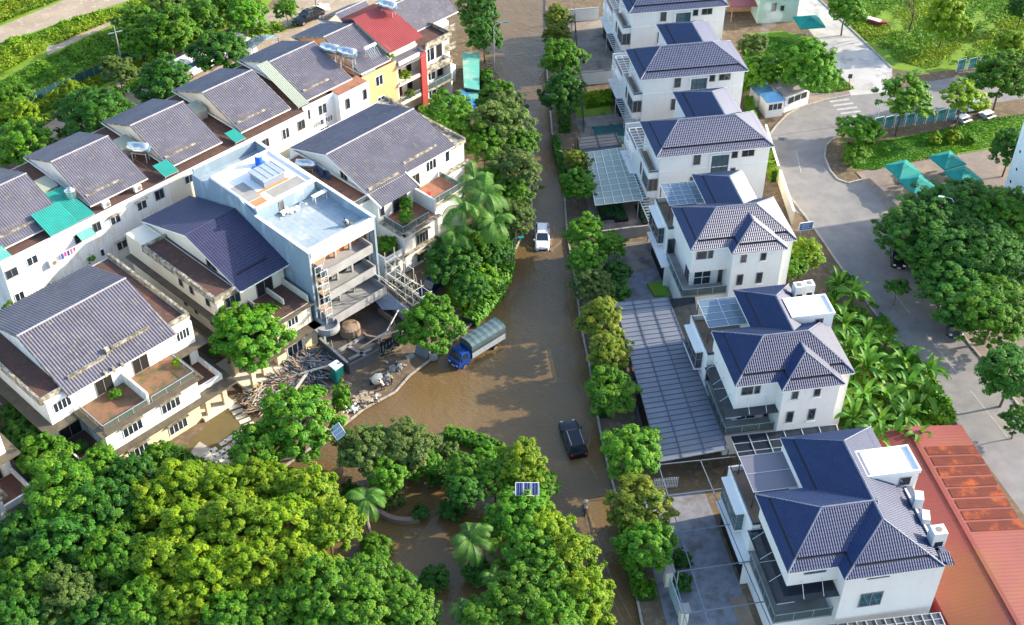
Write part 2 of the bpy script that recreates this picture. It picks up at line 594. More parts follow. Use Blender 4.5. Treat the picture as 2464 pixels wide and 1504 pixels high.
def ac_unit(label, loc, rz, s=(0.95, 0.45, 0.85), group='air conditioner units', top_fan=False):
    t = thing('air_conditioner', label, 'air conditioner', loc, rz, group)
    MB().box(-s[0] / 2, s[0] / 2, -s[1] / 2, s[1] / 2, 0.06, s[2]).build('casing', 'ac_white', t, bevel=0.02)
    f = MB()
    if top_fan:
        f.lathe([(0.30, 0), (0.30, 0.03), (0.12, 0.035)], 14, (0, 0, s[2]))
        f.build('fan_grille', 'frame_g', t)
        MB().box(-s[0] * 0.3, s[0] * 0.3, -s[1] / 2 - 0.015, -s[1] / 2 + 0.01, s[2] * 0.12, s[2] * 0.45).build('vent_grille', 'black', t)
    else:
        n = 14
        vs = [(0.14 + 0.29 * math.cos(2 * math.pi * i / n), -s[1] / 2 - 0.012, s[2] * 0.52 + 0.29 * math.sin(2 * math.pi * i / n)) for i in range(n)]
        f.add(vs + [(x * 1, -s[1] / 2 + 0.02, z) for x, y, z in vs], [tuple(range(n))] + [(i, (i + 1) % n, n + (i + 1) % n, n + i) for i in range(n)])
        f.build('fan_grille', 'frame_g', t)
    b = MB()
    for x in (-s[0] * 0.35, s[0] * 0.35):
        b.box(x - 0.04, x + 0.04, -s[1] / 2, s[1] / 2, 0, 0.06)
    b.build('bracket', 'steel_dark', t)
    return t


def local(o, ang, u, v, z=0.0):
    a = math.radians(ang)
    return Vector((o[0] + u * math.cos(a) - v * math.sin(a), o[1] + u * math.sin(a) + v * math.cos(a), z))


def glass_canopy(par, u0, u1, v0, v1, z, nu, nv, glass='canopy_glass', name='glass_canopy', bars='steel', posts=True, dz=0.0):
    g = MB()
    g.hexa([(u0, v0, z), (u1, v0, z), (u1, v1, z + dz), (u0, v1, z + dz), (u0, v0, z + 0.03), (u1, v0, z + 0.03), (u1, v1, z + dz + 0.03), (u0, v1, z + dz + 0.03)])
    o = g.build(name, glass, par)
    f = MB()
    for i in range(nu + 1):
        u = u0 + (u1 - u0) * i / nu
        f.beam((u, v0, z + 0.06), (u, v1, z + dz + 0.06), 0.06, 0.06)
    for k in range(nv + 1):
        v = v0 + (v1 - v0) * k / nv
        zz = z + dz * k / nv + 0.062
        f.beam((u0, v, zz), (u1, v, zz), 0.06, 0.055)
    f.build('glazing_bars', bars, o)
    return o


def villa_tall(o, ang, label, big=False, glass_n=(4, 4), extra=None, pane='canopy_glass', tile='navy_tile'):
    """three-storey villa with a front bay, side balconies and hipped navy roofs"""
    t = thing('villa', label, 'villa', (o[0], o[1], 0), math.radians(ang), VG)
    W = 14.2 if big else 12.4
    ur = W - 0.3
    bl, br = (4.85, W - 0.35) if big else (4.65, 10.5)
    zc = 7.4 if big else 6.15
    wm = 'white'
    wl = MB()
    wl.box(0.75, ur, 1.4, 8.2, 0.1, zc)                     # lower storeys set back at the front
    wl.box(0.3, bl, 0.3, 8.2, zc, EZ - 0.05)                # upper box over the balcony
    wl.box(bl, ur, 0.3, 8.2, zc, EZ - 0.05)
    wl.box(bl, br, -1.1, 1.4, 0.1, EZ - 0.05)               # front bay
    if br < ur:
        wl.box(br, ur, 0.32, 1.5, 0.1, zc)
    yb = 15.0 if big else 14.1
    wl.box(4.6, (13.0 if big else 10.0), 8.2, yb, 0.1, EZ - 0.05)   # back wing
    wl.box(-0.4, 4.6, 7.6, yb, 0.1, 6.3)                    # left block under the terrace
    wl.box(-0.45, 4.85, -0.35, 7.6, 0.1, 3.15)              # plinth under the balcony
    wl.box(0.3, 0.75, 1.4, 8.2, 0.1, 3.2)
    wl.box(-1.15, -0.3, (6.35 if big else 5.2), (6.55 if big else 5.4), 0.1, 3.3)
    if big:
        wl.box(9.7, 14.7, 7.6, 10.6, 0.1, 11.45)
    wall = wl.build('wall', wm, t)
    # roofs
    if not big:
        hip(t, (0, 0), 0, 12.4, 8.4, 3.9, 3.8, EZ, 0.58, tile, 'ridge_navy')
        hip(t, (10.4, 4.0), 90, 10.5, 6.2, 0.1, 4.2, EZ, 0.70, tile, 'ridge_navy', sides='fbr', name='rear_roof')
        hip(t, (10.85, -1.4), 90, 6.2, 6.5, 3.2, 0.1, EZ, 0.58, tile, 'ridge_navy', sides='fbl', name='bay_roof')
    else:
        hip(t, (0, 0), 0, 9.4, 9.0, 4.2, 0.1, EZ, 0.55, tile, 'ridge_navy', sides='fbl', amp=0.015)
        hip(t, (13.5, -1.5), 90, 16.9, 9.0, 3.9, 3.6, EZ, 0.55, tile, 'ridge_navy', sides='fblr', name='main_roof', amp=0.015)
        f = MB()
        slope(f, (13.3, -1.5, EZ - 0.02), Vector((1, 0, 0)), Vector((0, 0.9, 0.42)).normalized(), [(0, 0), (1.1, 0), (1.0, 1.2), (0, 1.2)], 0.21, 0.017, 0.34, 0.03, 0, 99, 0.03)
        slope(f, (14.35, -1.4, EZ - 0.04), Vector((0, 1, 0)), Vector((-0.9, 0, 0.3)).normalized(), [(0, 0), (9.0, 0), (9.0, 0.75), (0, 0.75)], 0.21, 0.017, 0.34, 0.03, 0, 99, 0.03)
        f.build('eave_roof', 'navy_tile', t)
        MB().box(13.3, 14.3, 0.0, 7.6, EZ - 0.35, EZ - 0.12).build('roof_ledge', 'conc_dark', t)
        MB().box(13.42, 13.6, 1.6, 7.2, EZ - 0.12, EZ + 0.35).build('parapet', 'white', t)
    # penthouse
    if big:
        p = MB()
        p.box(9.6, 14.8, 7.5, 10.7, 11.45, 11.6)
        for a in ((9.6, 14.8, 7.5, 7.65), (9.6, 14.8, 10.55, 10.7), (9.6, 9.75, 7.65, 10.55), (14.65, 14.8, 7.65, 10.55)):
            p.box(*a, 11.6, 11.85)
        p.build('flat_roof', 'white_plain', t)
        window(t, 'f', 7.6, 13.0, 14.0, 10.0, 11.0, 1, 1)
    elif extra == 'penthouse':
        p = MB()
        p.box(8.0, 12.5, 7.0, 9.9, 8.6, 11.35)
        p.box(7.9, 12.6, 6.9, 10.0, 11.35, 11.5)
        for a in ((7.9, 12.6, 6.9, 7.05), (7.9, 12.6, 9.85, 10.0), (7.9, 8.05, 7.05, 9.85), (12.45, 12.6, 7.05, 9.85)):
            p.box(*a, 11.5, 11.7)
        p.build('penthouse', 'white_plain', t)
        window(t, 'f', 7.0, 10.6, 11.4, 10.3, 11.0, 1, 1)
    # balcony
    d = 0.5 if big else 0.0
    MB().box(-0.6, 0.85, -0.45, 7.55, 3.15, 3.32).box(0.85, 4.8, -0.45, 1.45, 3.15, 3.32).build('balcony', 'conc', t)
    railing(t, [(-0.55, 6.6), (-0.55, -0.4), (4.8, -0.4)], 3.3, 1.0)
    # terrace
    tf = MB()
    tf.box(-0.25, 4.6, 7.75, yb, 6.3, 6.38)
    tf.build('terrace', 'terr_brown', t)
    pr = MB()
    pr.box(-0.42, -0.25, 7.58, yb, 6.3, 6.95)
    pr.box(-0.25, 0.35, 7.58, 7.75, 6.3, 6.95)
    pr.box(-0.42, 4.6, yb - 0.15, yb + 0.02, 6.3, 7.0)
    pr.build('parapet', 'white', t)
    railing(t, [(-0.34, yb - 0.3), (-0.34, 7.65), (0.6, 7.65)], 6.95, 0.35, 'terr_glass', 'steel_dark', 'terrace_railing')
    # bay window and slabs on the street side
    b0, b1 = (9.6, 14.2) if big else (8.9, 13.3)
    m = MB().box(-1.1, -0.4, b0 + 0.15, b1 - 0.15, 4.0, 6.3)
    bw = m.build('bay_window', 'glass_teal' if big else 'glass_dark', t)
    f = MB()
    for k in range(4):
        v = b0 + 0.15 + (b1 - b0 - 0.3) * k / 3
        f.box(-1.14, -1.06, v - 0.04, v + 0.04, 4.0, 6.3)
    for z in (4.0, 5.2):
        f.box(-1.14, -0.4, b0 + 0.11, b1 - 0.11, z - 0.04, z + 0.04)
    f.build('window_frame', 'frame_g', bw)
    s = MB()
    s.box(-1.3, -0.4, b0, b1, 6.32, 6.52)
    s.box(-1.2, -0.4, b0 + 0.05, b1 - 0.05, 3.8, 3.95)
    l0, l1 = (6.4, 14.0) if big else (5.3, 12.2)
    s.box(-1.55, -0.4, l0, l1, 3.2, 3.42)
    s.build('canopy_slab', 'white', t)
    MB().box(-0.9, -0.38, l0 + 0.3, l1 - 0.3, 0.2, 3.15).build('garage_opening', 'dark_in', t)
    # glass roofs
    glass_canopy(t, 0.3, 4.7, 10.1, 14.6, 8.55, glass_n[0], glass_n[1], pane)
    for u, v in ((0.4, 14.4), (0.4, 10.2)):
        MB().beam((u, v, 6.3), (u, v, 8.5), 0.09, 0.09).build('canopy_post', 'steel_dark', t)
    # windows
    if big:
        window(t, 'f', -1.1, 6.7, 8.7, 4.9, 6.7, 2, 1, gm='glass_teal')
        window(t, 'f', -1.1, 6.9, 8.8, 8.75, 9.3, 2, 1, gm='glass_teal')
        window(t, 'f', 0.3, 1.7, 3.6, 8.75, 9.3, 2, 1, gm='glass_teal')
        window(t, 'f', 1.4, 1.2, 4.2, 3.4, 5.6, 3, 1)
    else:
        window(t, 'f', 0.3, 0.85, 2.0, 8.05, 9.1, 1, 1)
        window(t, 'f', 0.3, 2.2, 2.75, 8.05, 9.1, 1, 1)
        for u in (5.6, 7.9):
            window(t, 'f', -1.1, u, u + 0.62, 8.1, 9.1, 1, 1, sill=True)
            window(t, 'f', -1.1, u - 0.15, u + 0.55, 4.8, 6.3, 1, 1, sill=True)
        window(t, 'f', 1.4, 1.2, 3.2, 3.4, 5.5, 2, 2, fm='frame_w')
        window(t, 'f', 7.6, -0.3, 0.6, 3.4, 5.6, 1, 1, name='door')
        window(t, 'f', 1.4, 4.1, 4.6, 3.4, 5.4, 1, 1, name='door')
        window(t, 'l', 0.75, 1.8, 3.2, 3.5, 5.5, 2, 1)
    return t


def villa_wide(o, ang, label):
    """villa with a plain front wall, corner window and a terrace on the street side"""
    t = thing('villa', label, 'villa', (o[0], o[1], 0), math.radians(ang), VG)
    wl = MB()
    wl.box(0.6, 14.7, 0.3, 8.0, 0.1, EZ - 0.05)
    wl.box(6.4, 13.2, 8.0, 14.2, 0.1, EZ - 0.05)
    wl.box(-0.7, 0.6, 0.45, 6.7, 3.2, 6.2)
    wl.box(-0.2, 0.6, 0.9, 12.0, 0.1, 3.2)
    wl.box(-0.4, 6.4, 6.7, 13.8, 0.1, 5.2)
    # parapet of the terrace
    wl.box(-0.7, -0.52, 0.45, 6.7, 6.2, 7.0)
    wl.box(-0.52, 0.6, 0.45, 0.63, 6.2, 7.0)
    wl.box(-0.4, 6.4, 13.6, 13.8, 5.2, 6.1)
    wl.build('wall', 'white', t)
    hip(t, (0, 0), 0, 15.1, 8.3, 3.7, 4.1, EZ, 0.58, 'navy_gloss', 'ridge_navy')
    hip(t, (13.6, 4.0), 90, 10.7, 7.5, 0.1, 4.5, EZ, 0.60, 'navy_gloss', 'ridge_navy', sides='fbr', name='rear_roof')
    MB().box(-0.52, 0.6, 0.63, 6.7, 6.2, 6.27).box(-0.2, 6.3, 6.8, 13.6, 5.2, 5.27).build('terrace', 'terr_brown', t)
    railing(t, [(-0.6, 6.6), (-0.6, 0.55), (0.55, 0.55)], 7.0, 0.3)
    # corner window
    cw = MB().box(-0.74, -0.5, 0.6, 2.9, 4.4, 6.15).box(-0.6, 0.5, 0.41, 0.6, 4.4, 6.15).build('corner_window', 'glass_dark', t)
    f = MB()
    for v in (0.6, 1.7, 2.9):
        f.box(-0.78, -0.7, v - 0.04, v + 0.04, 4.4, 6.15)
    for u in (-0.7, -0.05, 0.5):
        f.box(u - 0.04, u + 0.04, 0.37, 0.45, 4.4, 6.15)
    for z in (4.4, 6.12):
        f.box(-0.78, -0.7, 0.37, 2.94, z - 0.04, z + 0.04)
        f.box(-0.78, 0.54, 0.37, 0.45, z - 0.041, z + 0.041)
    f.build('window_frame', 'frame_g', cw)
    window(t, 'l', -0.7, 3.7, 4.2, 4.7, 6.3, 1, 1)
    window(t, 'f', 0.3, 4.9, 5.75, 7.8, 9.3, 1, 1, sill=True)
    window(t, 'f', 0.3, 7.3, 9.4, 6.0, 8.9, 3, 3, gm='glass_teal', fm='steel_dark')
    hd = MB().box(7.0, 9.7, 0.05, 0.3, 9.0, 9.12).box(7.0, 7.2, 0.18, 0.3, 6.0, 9.0).box(9.5, 9.7, 0.18, 0.3, 6.0, 9.0)
    hd.build('window_surround', 'white_plain', t)
    window(t, 'f', 0.3, 9.8, 10.55, 8.25, 9.2, 1, 1)
    window(t, 'f', 0.3, 11.15, 12.7, 8.3, 9.25, 2, 1)
    window(t, 'f', 0.3, 4.7, 5.6, 4.3, 6.0, 1, 1, sill=True)
    window(t, 'f', 0.3, 9.9, 10.5, 6.1, 6.7, 1, 1)
    MB().box(0.6, 14.7, 0.26, 0.3, 7.1, 7.2).build('string_course', 'white_plain', t)
    # street-side canopy slab, slatted pergolas
    MB().box(-1.55, -0.2, 6.0, 11.4, 3.2, 3.42).build('canopy_slab', 'white_old', t)
    MB().box(-0.9, -0.18, 6.2, 11.2, 0.2, 3.15).build('garage_opening', 'dark_in', t)
    p = MB()
    for k in range(18):
        v = 5.8 - k * 0.6
        p.beam((-1.7, v, 3.35), (-0.25, v, 3.35), 0.12, 0.14)
    for u in (-1.7, -0.3):
        p.beam((u, 5.9, 3.24), (u, -4.6, 3.24), 0.1, 0.12)
    for v in (5.7, 0.6, -4.5):
        p.beam((-1.7, v, 0.2), (-1.7, v, 3.2), 0.1, 0.1)
    p.build('pergola', 'steel', t)
    p = MB()
    for k in range(8):
        v = 4.1 + k * 0.66
        p.beam((-1.3, v, 8.5), (0.5, v, 8.5), 0.07, 0.09)
    for u in (-1.3, -0.4, 0.5):
        p.beam((u, 4.0, 8.42), (u, 8.8, 8.42), 0.08, 0.09)
    for v in (4.1, 8.7):
        p.beam((-1.3, v, 5.2), (-1.3, v, 8.4), 0.08, 0.08)
    p.build('roof_pergola', 'steel_white', t)
    MB().box(-1.2, -0.4, 6.7, 11.0, 5.0, 5.2).box(-1.2, -1.1, 6.7, 11.0, 5.2, 5.9).build('side_balcony', 'white_old', t)
    return t


OA, OB, OC = (17.03, 169.87), (17.24, 150.97), (17.82, 132.29)
OD, OE, OF = (20.05, 113.55), (22.13, 91.58), (23.56, 68.63)
villa_wide(OA, 9.8, 'white villa with glinting navy hipped roof, farthest up the street')
villa_wide(OB, 9.8, 'white villa with navy roof and corner window, second from the far end')
villa_wide(OC, 9.8, 'white villa with navy hipped roof beside the bend of the grey road')
villa_tall(OD, 9.5, 'white villa with front gable bay and many-paned glass pergola, nearest the white car', False, (4, 5), tile='navy_gloss')
villa_tall(OE, 9.5, 'white villa with front bay and small flat white penthouse beside the banana plants', False, (2, 4), 'penthouse')
villa_tall(OF, 9.5, 'largest white villa with dark glass balcony awnings, in the near right corner', True, (1, 2), None, 'canopy_plum')

# roof air conditioners
for k, (u, v) in enumerate(((10.6, 12.3), (11.75, 12.4))):
    ac_unit(('left' if k == 0 else 'right') + ' one of two tall white air conditioners behind the small penthouse', local(OE, 9.5, u, v, 9.6), math.radians(9.5), (1.05, 1.0, 1.75), top_fan=True)
p = MB()
p.box(10.0, 12.5, 11.6, 13.0, 0.2, 9.58)
o_ = p.build('roof_plinth', 'white', None, loc=(OE[0], OE[1], 0), rz=math.radians(9.5))
tag(o_, 'white block under the two tall air conditioners behind the penthouse', 'roof plinth')
ac_unit('white air conditioner nearest the penthouse on the roof edge of the largest villa', local(OF, 9.5, 13.85, 5.4, 9.48), math.radians(80), (1.1, 0.8, 1.5))
ac_unit('low white air conditioner between two taller ones on the roof edge', local(OF, 9.5, 13.85, 3.6, 9.48), math.radians(80), (1.2, 0.7, 0.9))
ac_unit('tall white air conditioner with square top vent near the front roof corner', local(OF, 9.5, 13.75, 1.1, 9.48), math.radians(9.5), (1.25, 1.1, 1.9), top_fan=True)


# dark glass awnings over the balconies of the two near villas
def awning(o, ang, label, z, L):
    t = thing('glass_awning', label, 'awning', (o[0], o[1], 0), math.radians(ang), 'dark glass awnings over balconies')
    g = MB()
    g.hexa([(-0.9, -0.9, z), (0.7, -0.9, z), (0.7, L, z), (-0.9, L, z), (-0.9, -0.9, z + 0.04), (0.7, -0.9, z + 0.04), (0.7, L, z + 0.04), (-0.9, L, z + 0.04)])
    g.box(0.7, 4.8, -0.9, 1.38, z, z + 0.04)
    g.build('glass_sheet', 'canopy_dark', t)
    r = MB()
    for v in (1.5, 4.0, 6.3):
        r.bar((-0.8, v, z + 0.1), (0.75, v, z + 1.4), 0.03)
    for u in (1.6, 3.4):
        r.bar((u, -0.8, z + 0.1), (u, 0.3, z + 1.4), 0.03)
    for v in (L, L / 2, -0.9):
        r.beam((-0.9, v, z + 0.06), (0.7, v, z + 0.06), 0.05, 0.06)
    r.build('tie_rod', 'steel', t)


awning(OE, 9.5, 'dark glass awning around the balcony corner of the villa with the penthouse', 6.15, 6.7)
awning(OF, 9.5, 'dark glass awning around the balcony corner of the largest villa', 6.6, 7.4)

# ------------------------------------------------------------------ ground, water, roads
def poly_world(px, z):
    return [tuple(at(x, y, z)[:2]) for x, y in px]


def slab(name, px, z, thick, m, kind='structure'):
    o = MB().prism(poly_world(px, z), z - thick, z).build(name, m)
    if kind:
        o['kind'] = kind
    return o


M['dirt'] = mat('dirt', (0.16, 0.115, 0.07), (0.10, 0.075, 0.05), 0.95, 0.35, detail=8, col3=(0.22, 0.17, 0.11), scale3=1.5)
M['dirt_light'] = mat('pale_dirt_road', (0.36, 0.29, 0.21), (0.27, 0.21, 0.15), 0.95, 0.3, detail=8, col3=(0.42, 0.36, 0.28), scale3=1.2)
M['asphalt'] = mat('old_asphalt', (0.235, 0.23, 0.225), (0.17, 0.168, 0.17), 0.9, 0.5, detail=9, lo=0.35, hi=0.7, col3=(0.25, 0.24, 0.22), scale3=0.16)
M['concrete_road'] = mat('pale_concrete_road', (0.46, 0.45, 0.43), (0.37, 0.36, 0.34), 0.9, 0.3, detail=8, col3=(0.29, 0.28, 0.27), scale3=0.5)
M['paver'] = mat('brown_pavers', (0.24, 0.205, 0.18), (0.19, 0.155, 0.135), 0.9, 1.5, detail=6, col3=(0.30, 0.24, 0.17), scale3=0.4)
M['patio_grey'] = mat('patio_slabs', (0.235, 0.245, 0.275), (0.175, 0.18, 0.20), 0.7, 1.2, detail=6, lo=0.4, hi=0.6, col3=(0.14, 0.12, 0.11), scale3=0.5)
M['grass'] = mat('grass', (0.085, 0.23, 0.014), (0.13, 0.29, 0.016), 0.95, 0.25, detail=9, col3=(0.20, 0.22, 0.02), scale3=0.6)
M['grass_dry'] = mat('yellowing_grass', (0.10, 0.22, 0.013), (0.20, 0.27, 0.02), 0.95, 0.2, detail=9, col3=(0.05, 0.12, 0.012), scale3=0.5)
M['kerb'] = mat('kerb_stone', (0.40, 0.38, 0.33), (0.28, 0.26, 0.22), 0.9, 1.0)
M['yard'] = mat('stained_yard', (0.30, 0.26, 0.215), (0.20, 0.165, 0.13), 0.9, 0.35, detail=8, lo=0.4, hi=0.65, col3=(0.11, 0.10, 0.095), scale3=0.28)
M['paint'] = mat('road_paint', (0.46, 0.45, 0.43), (0.30, 0.295, 0.29), 0.8, 2.5)


def water_mat():
    m = bpy.data.materials.new('flood_water')
    m.use_nodes = True
    t = m.node_tree
    b = t.nodes['Principled BSDF']
    tc = N(t, 'ShaderNodeTexCoord')
    n1 = N(t, 'ShaderNodeTexNoise')
    n1.inputs['Scale'].default_value = 0.07
    n1.inputs['Detail'].default_value = 4
    t.links.new(tc.outputs['Object'], n1.inputs['Vector'])
    cr = N(t, 'ShaderNodeValToRGB')
    cr.color_ramp.elements[0].position = 0.35
    cr.color_ramp.elements[0].color = (0.128, 0.081, 0.033, 1)
    cr.color_ramp.elements[1].position = 0.7
    cr.color_ramp.elements[1].color = (0.172, 0.115, 0.052, 1)
    t.links.new(n1.outputs['Fac'], cr.inputs['Fac'])
    t.links.new(cr.outputs[0], b.inputs['Base Color'])
    b.inputs['Roughness'].default_value = 0.06
    b.inputs['IOR'].default_value = 1.33
    b.inputs['Specular IOR Level'].default_value = 0.7
    h = None
    for sc, d, st in ((2.2, 0.055, (1, 1.6, 1)), (0.45, 0.09, (1.2, 1, 1)), (5.0, 0.012, (1, 1, 1))):
        mp = N(t, 'ShaderNodeMapping')
        mp.inputs['Scale'].default_value = st
        mp.inputs['Rotation'].default_value = (0, 0, 0.5)
        t.links.new(tc.outputs['Object'], mp.inputs['Vector'])
        nz = N(t, 'ShaderNodeTexNoise')
        nz.inputs['Scale'].default_value = sc
        nz.inputs['Detail'].default_value = 3
        nz.inputs['Distortion'].default_value = 0.4
        t.links.new(mp.outputs[0], nz.inputs['Vector'])
        bp = N(t, 'ShaderNodeBump')
        bp.inputs['Strength'].default_value = 1
        bp.inputs['Distance'].default_value = d
        t.links.new(nz.outputs['Fac'], bp.inputs['Height'])
        if h:
            t.links.new(h, bp.inputs['Normal'])
        h = bp.outputs[0]
    t.links.new(h, b.inputs['Normal'])
    return m


M['water'] = water_mat()
struct(MB().quad((-400, -150, -0.36), (400, -150, -0.36), (400, 600, -0.36), (-400, 600, -0.36)).build('ground', 'dirt'))
struct(MB().quad((-70, 20, 0), (40, 20, 0), (40, 300, 0), (-70, 300, 0)).build('flood_water', 'water'))

LEFT_BANK = [(1175, -60), (1165, 130), (1172, 200), (1215, 300), (1270, 400), (1282, 520), (1245, 590), (1219, 640), (1198, 705), (1134, 781),
             (1060, 848), (985, 905), (950, 945), (875, 985), (842, 1012), (772, 1062), (700, 1112), (560, 1215), (420, 1300), (-500, 1700)]
slab('land', LEFT_BANK + [(-900, 1400), (-900, -200)], 0.14, 0.7, 'dirt')
RIGHT_BANK = [(1312, -60), (1312, 130), (1328, 320), (1352, 400), (1364, 560), (1386, 690), (1398, 790), (1418, 880), (1442, 1030), (1462, 1120), (1492, 1230),
              (1512, 1340), (1532, 1440), (1556, 1560)]
slab('land', RIGHT_BANK + [(1600, 2000), (3600, 2000), (3400, -200)], 0.2, 0.7, 'dirt')


def kerb(name, px, z, w_=0.22, h=0.16, m='kerb'):
    k = MB()
    pts = [at(x, y, z) for x, y in px]
    for a, b in zip(pts[:-1], pts[1:]):
        n = max(1, int((b - a).length / 0.9))
        for i in range(n):
            p, q = a.lerp(b, i / n), a.lerp(b, (i + 0.94) / n)
            k.beam(p + Vector((0, 0, h / 2)), q + Vector((0, 0, h / 2)), w_, h)
    o = k.build(name, m)
    o['kind'] = 'structure'
    return o


kerb('kerb', LEFT_BANK[3:18], 0.14)
kerb('kerb', RIGHT_BANK[1:], 0.2)

# --- right-hand roads (survey pixels from the photograph, laid on the land)
rd = lambda pts: [((1860 + x / 3.497) * .9621, (y / 3.497) * .9621) for x, y in pts]
rm = lambda pts: [((1950 + x / 3.76) * .9621, (300 + y / 3.76) * .9621) for x, y in pts]
rb = lambda pts: [((1960 + x / 3.008) * .9621, (650 + y / 3.008) * .9621) for x, y in pts]
ROAD = rd([(930, 835), (700, 880), (480, 945), (370, 1010), (275, 1110), (210, 1200)]) + [(1862, 400), (1895, 500)] + rm([(240, 912), (420, 1165), (620, 1460)]) \
    + rb([(600, 290), (850, 630), (1170, 1060), (1500, 1500), (1900, 2050)]) + [(2700, 1300)] + rb([(1805, 1150), (1560, 830), (1400, 640), (1100, 250), (900, 0)]) \
    + rm([(1000, 830), (780, 562), (640, 597), (540, 562), (470, 475), (420, 350), (430, 250)]) + rd([(760, 1230), (830, 1190), (960, 1110), (1130, 1060), (1850, 945), (2900, 800), (2900, 480), (2100, 640), (1600, 715), (1300, 800)])
ROADP = poly_world(ROAD, 0.204)
m_ = MB()
m_.quad(*[(x, y, 0.204) for x, y in ROADP])
struct(m_.build('road', 'asphalt'))
CROAD = rd([(330, -120), (360, 0), (620, 330), (720, 470), (840, 640), (935, 835), (1300, 805), (1295, 600), (970, 290), (660, 0), (560, -120)])
struct(MB().quad(*[(*p, 0.208) for p in poly_world(CROAD, 0.208)]).build('concrete_road', 'concrete_road'))
kerb('kerb', rd([(930, 835), (700, 880), (480, 945), (370, 1010), (275, 1110), (210, 1200)]), 0.2)
kerb('kerb', rm([(0, 610), (240, 912), (420, 1165), (620, 1460)]) + rb([(600, 290), (850, 630), (1170, 1060), (1500, 1500)]), 0.2)
kerb('kerb', rd([(960, 1110), (830, 1190), (760, 1230)]) + rm([(430, 250), (420, 350), (470, 475), (540, 562), (640, 597), (780, 562)]), 0.2)
kerb('kerb', rd([(660, 0), (970, 290), (1295, 600)]), 0.2)
kerb('kerb', rb([(900, 0), (1100, 250), (1400, 640), (1560, 830), (1805, 1150)]), 0.2)
# paving and lawns
struct(MB().quad(*[(*p, 0.206) for p in poly_world(rd([(480, 945), (700, 880), (930, 835), (880, 720), (700, 740), (500, 790), (420, 900)]), 0.206)]).build('pavement', 'paver'))
struct(MB().quad(*[(*p, 0.206) for p in poly_world(rm([(430, 250), (420, 350), (470, 475), (540, 562), (640, 597), (780, 562), (710, 490), (600, 330), (560, 180)]), 0.206)]).build('pavement', 'dirt'))
PLAZA = rm([(700, 492), (1000, 830), (1600, 1500)]) + rb([(900, 0), (1100, 250), (1400, 640), (1560, 830), (1805, 1150)]) + [(2900, 1250), (2900, 330)] + rm([(1960, 280)])
struct(MB().quad(*[(*p, 0.206) for p in poly_world(PLAZA, 0.206)]).build('plaza', 'paver'))
struct(MB().quad(*[(*p, 0.21) for p in poly_world(rm([(690, 470), (600, 330), (810, 215), (1200, 150), (2100, 10), (3000, -160), (3000, 120), (1960, 275), (1300, 375), (980, 445)]), 0.21)]).build('lawn', 'grass'))
struct(MB().quad(*[(*p, 0.206) for p in poly_world(rd([(700, -140), (970, 290), (1295, 600), (1560, 640), (2100, 590), (3000, 440), (3000, -140)]), 0.206)]).build('lawn', 'grass_dry'))
struct(MB().quad(*[(*p, 0.206) for p in poly_world(rd([(0, 300), (330, 270), (600, 330), (720, 470), (880, 720), (700, 740), (500, 790), (420, 720), (0, 720)]), 0.206)]).build('lawn', 'grass'))
# road paint
pt = MB()
for a, b in (((770, 180), (950, 405)), ((1070, 560), (1310, 865)), ((1400, 980), (1680, 1330))):
    (x0, y0), (x1, y1) = rb([a])[0], rb([b])[0]
    pt.beam(at(x0, y0, 0.212), at(x1, y1, 0.212), 0.09, 0.006)
(x0, y0), (x1, y1) = rm([(150, 290)])[0], rm([(200, 500)])[0]
pt.beam(at(x0, y0, 0.212), at(x1, y1, 0.212), 0.10, 0.006)
struct(pt.build('road_marking', 'paint'))
pt = MB()
for a, b in (((750, 890), (920, 868)), ((780, 925), (955, 903)), ((810, 960), (990, 938)), ((845, 995), (1020, 972)), ((880, 1030), (1050, 1008)), ((915, 1068), (1080, 1045))):
    (x0, y0), (x1, y1) = rd([a])[0], rd([b])[0]
    pt.beam(at(x0, y0, 0.212), at(x1, y1, 0.212), 0.42, 0.006)
struct(pt.build('zebra_crossing', 'paint'))
m_ = MB()
m_.quad(*[(*p, 0.213) for p in poly_world(rd([(300, 1200), (360, 1205), (350, 1232), (300, 1225)]), 0.213)])
tag(m_.build('drain_grate', 'steel_dark'), 'dark square drain grate in the grey road bend', 'drain')

# --- far left: field tracks and the dirt lane behind the townhouses
rl = lambda pts: [(x / 3.497 * .9621, y / 3.497 * .9621) for x, y in pts]
struct(MB().quad(*[(*p, 0.15) for p in poly_world(rl([(-700, 600), (0, 385), (620, 165), (1000, 45), (1500, -120), (900, -120), (560, 0), (300, 110), (0, 230), (-700, 430)]), 0.15)]).build('gravel_track', 'dirt_light'))
struct(MB().quad(*[(*p, 0.15) for p in poly_world(rl([(420, 480), (650, 370), (900, 250), (1270, 110), (1250, 60), (850, 200), (600, 320), (400, 420)]), 0.15)]).build('dirt_path', 'dirt_light'))
struct(MB().quad(*[(*p, 0.146) for p in poly_world([(-400, 420), (-400, -60), (700, -60), (640, 20), (440, 120), (200, 235), (40, 320)], 0.146)]).build('field', 'grass_dry'))
LANE = rl([(-400, 1400), (350, 1130), (730, 870), (1300, 600), (1700, 400), (2300, 130), (2700, -60), (3400, -60), (3000, 220), (2100, 640), (1250, 900), (450, 1240), (-300, 1560)])
struct(MB().quad(*[(*p, 0.148) for p in poly_world(LANE, 0.148)]).build('lane', 'dirt_light'))

# --- yards of the right-hand villas
def uvp(o, ang, pts, z):
    return [(*local(o, ang, u, v)[:2], z) for u, v in pts]


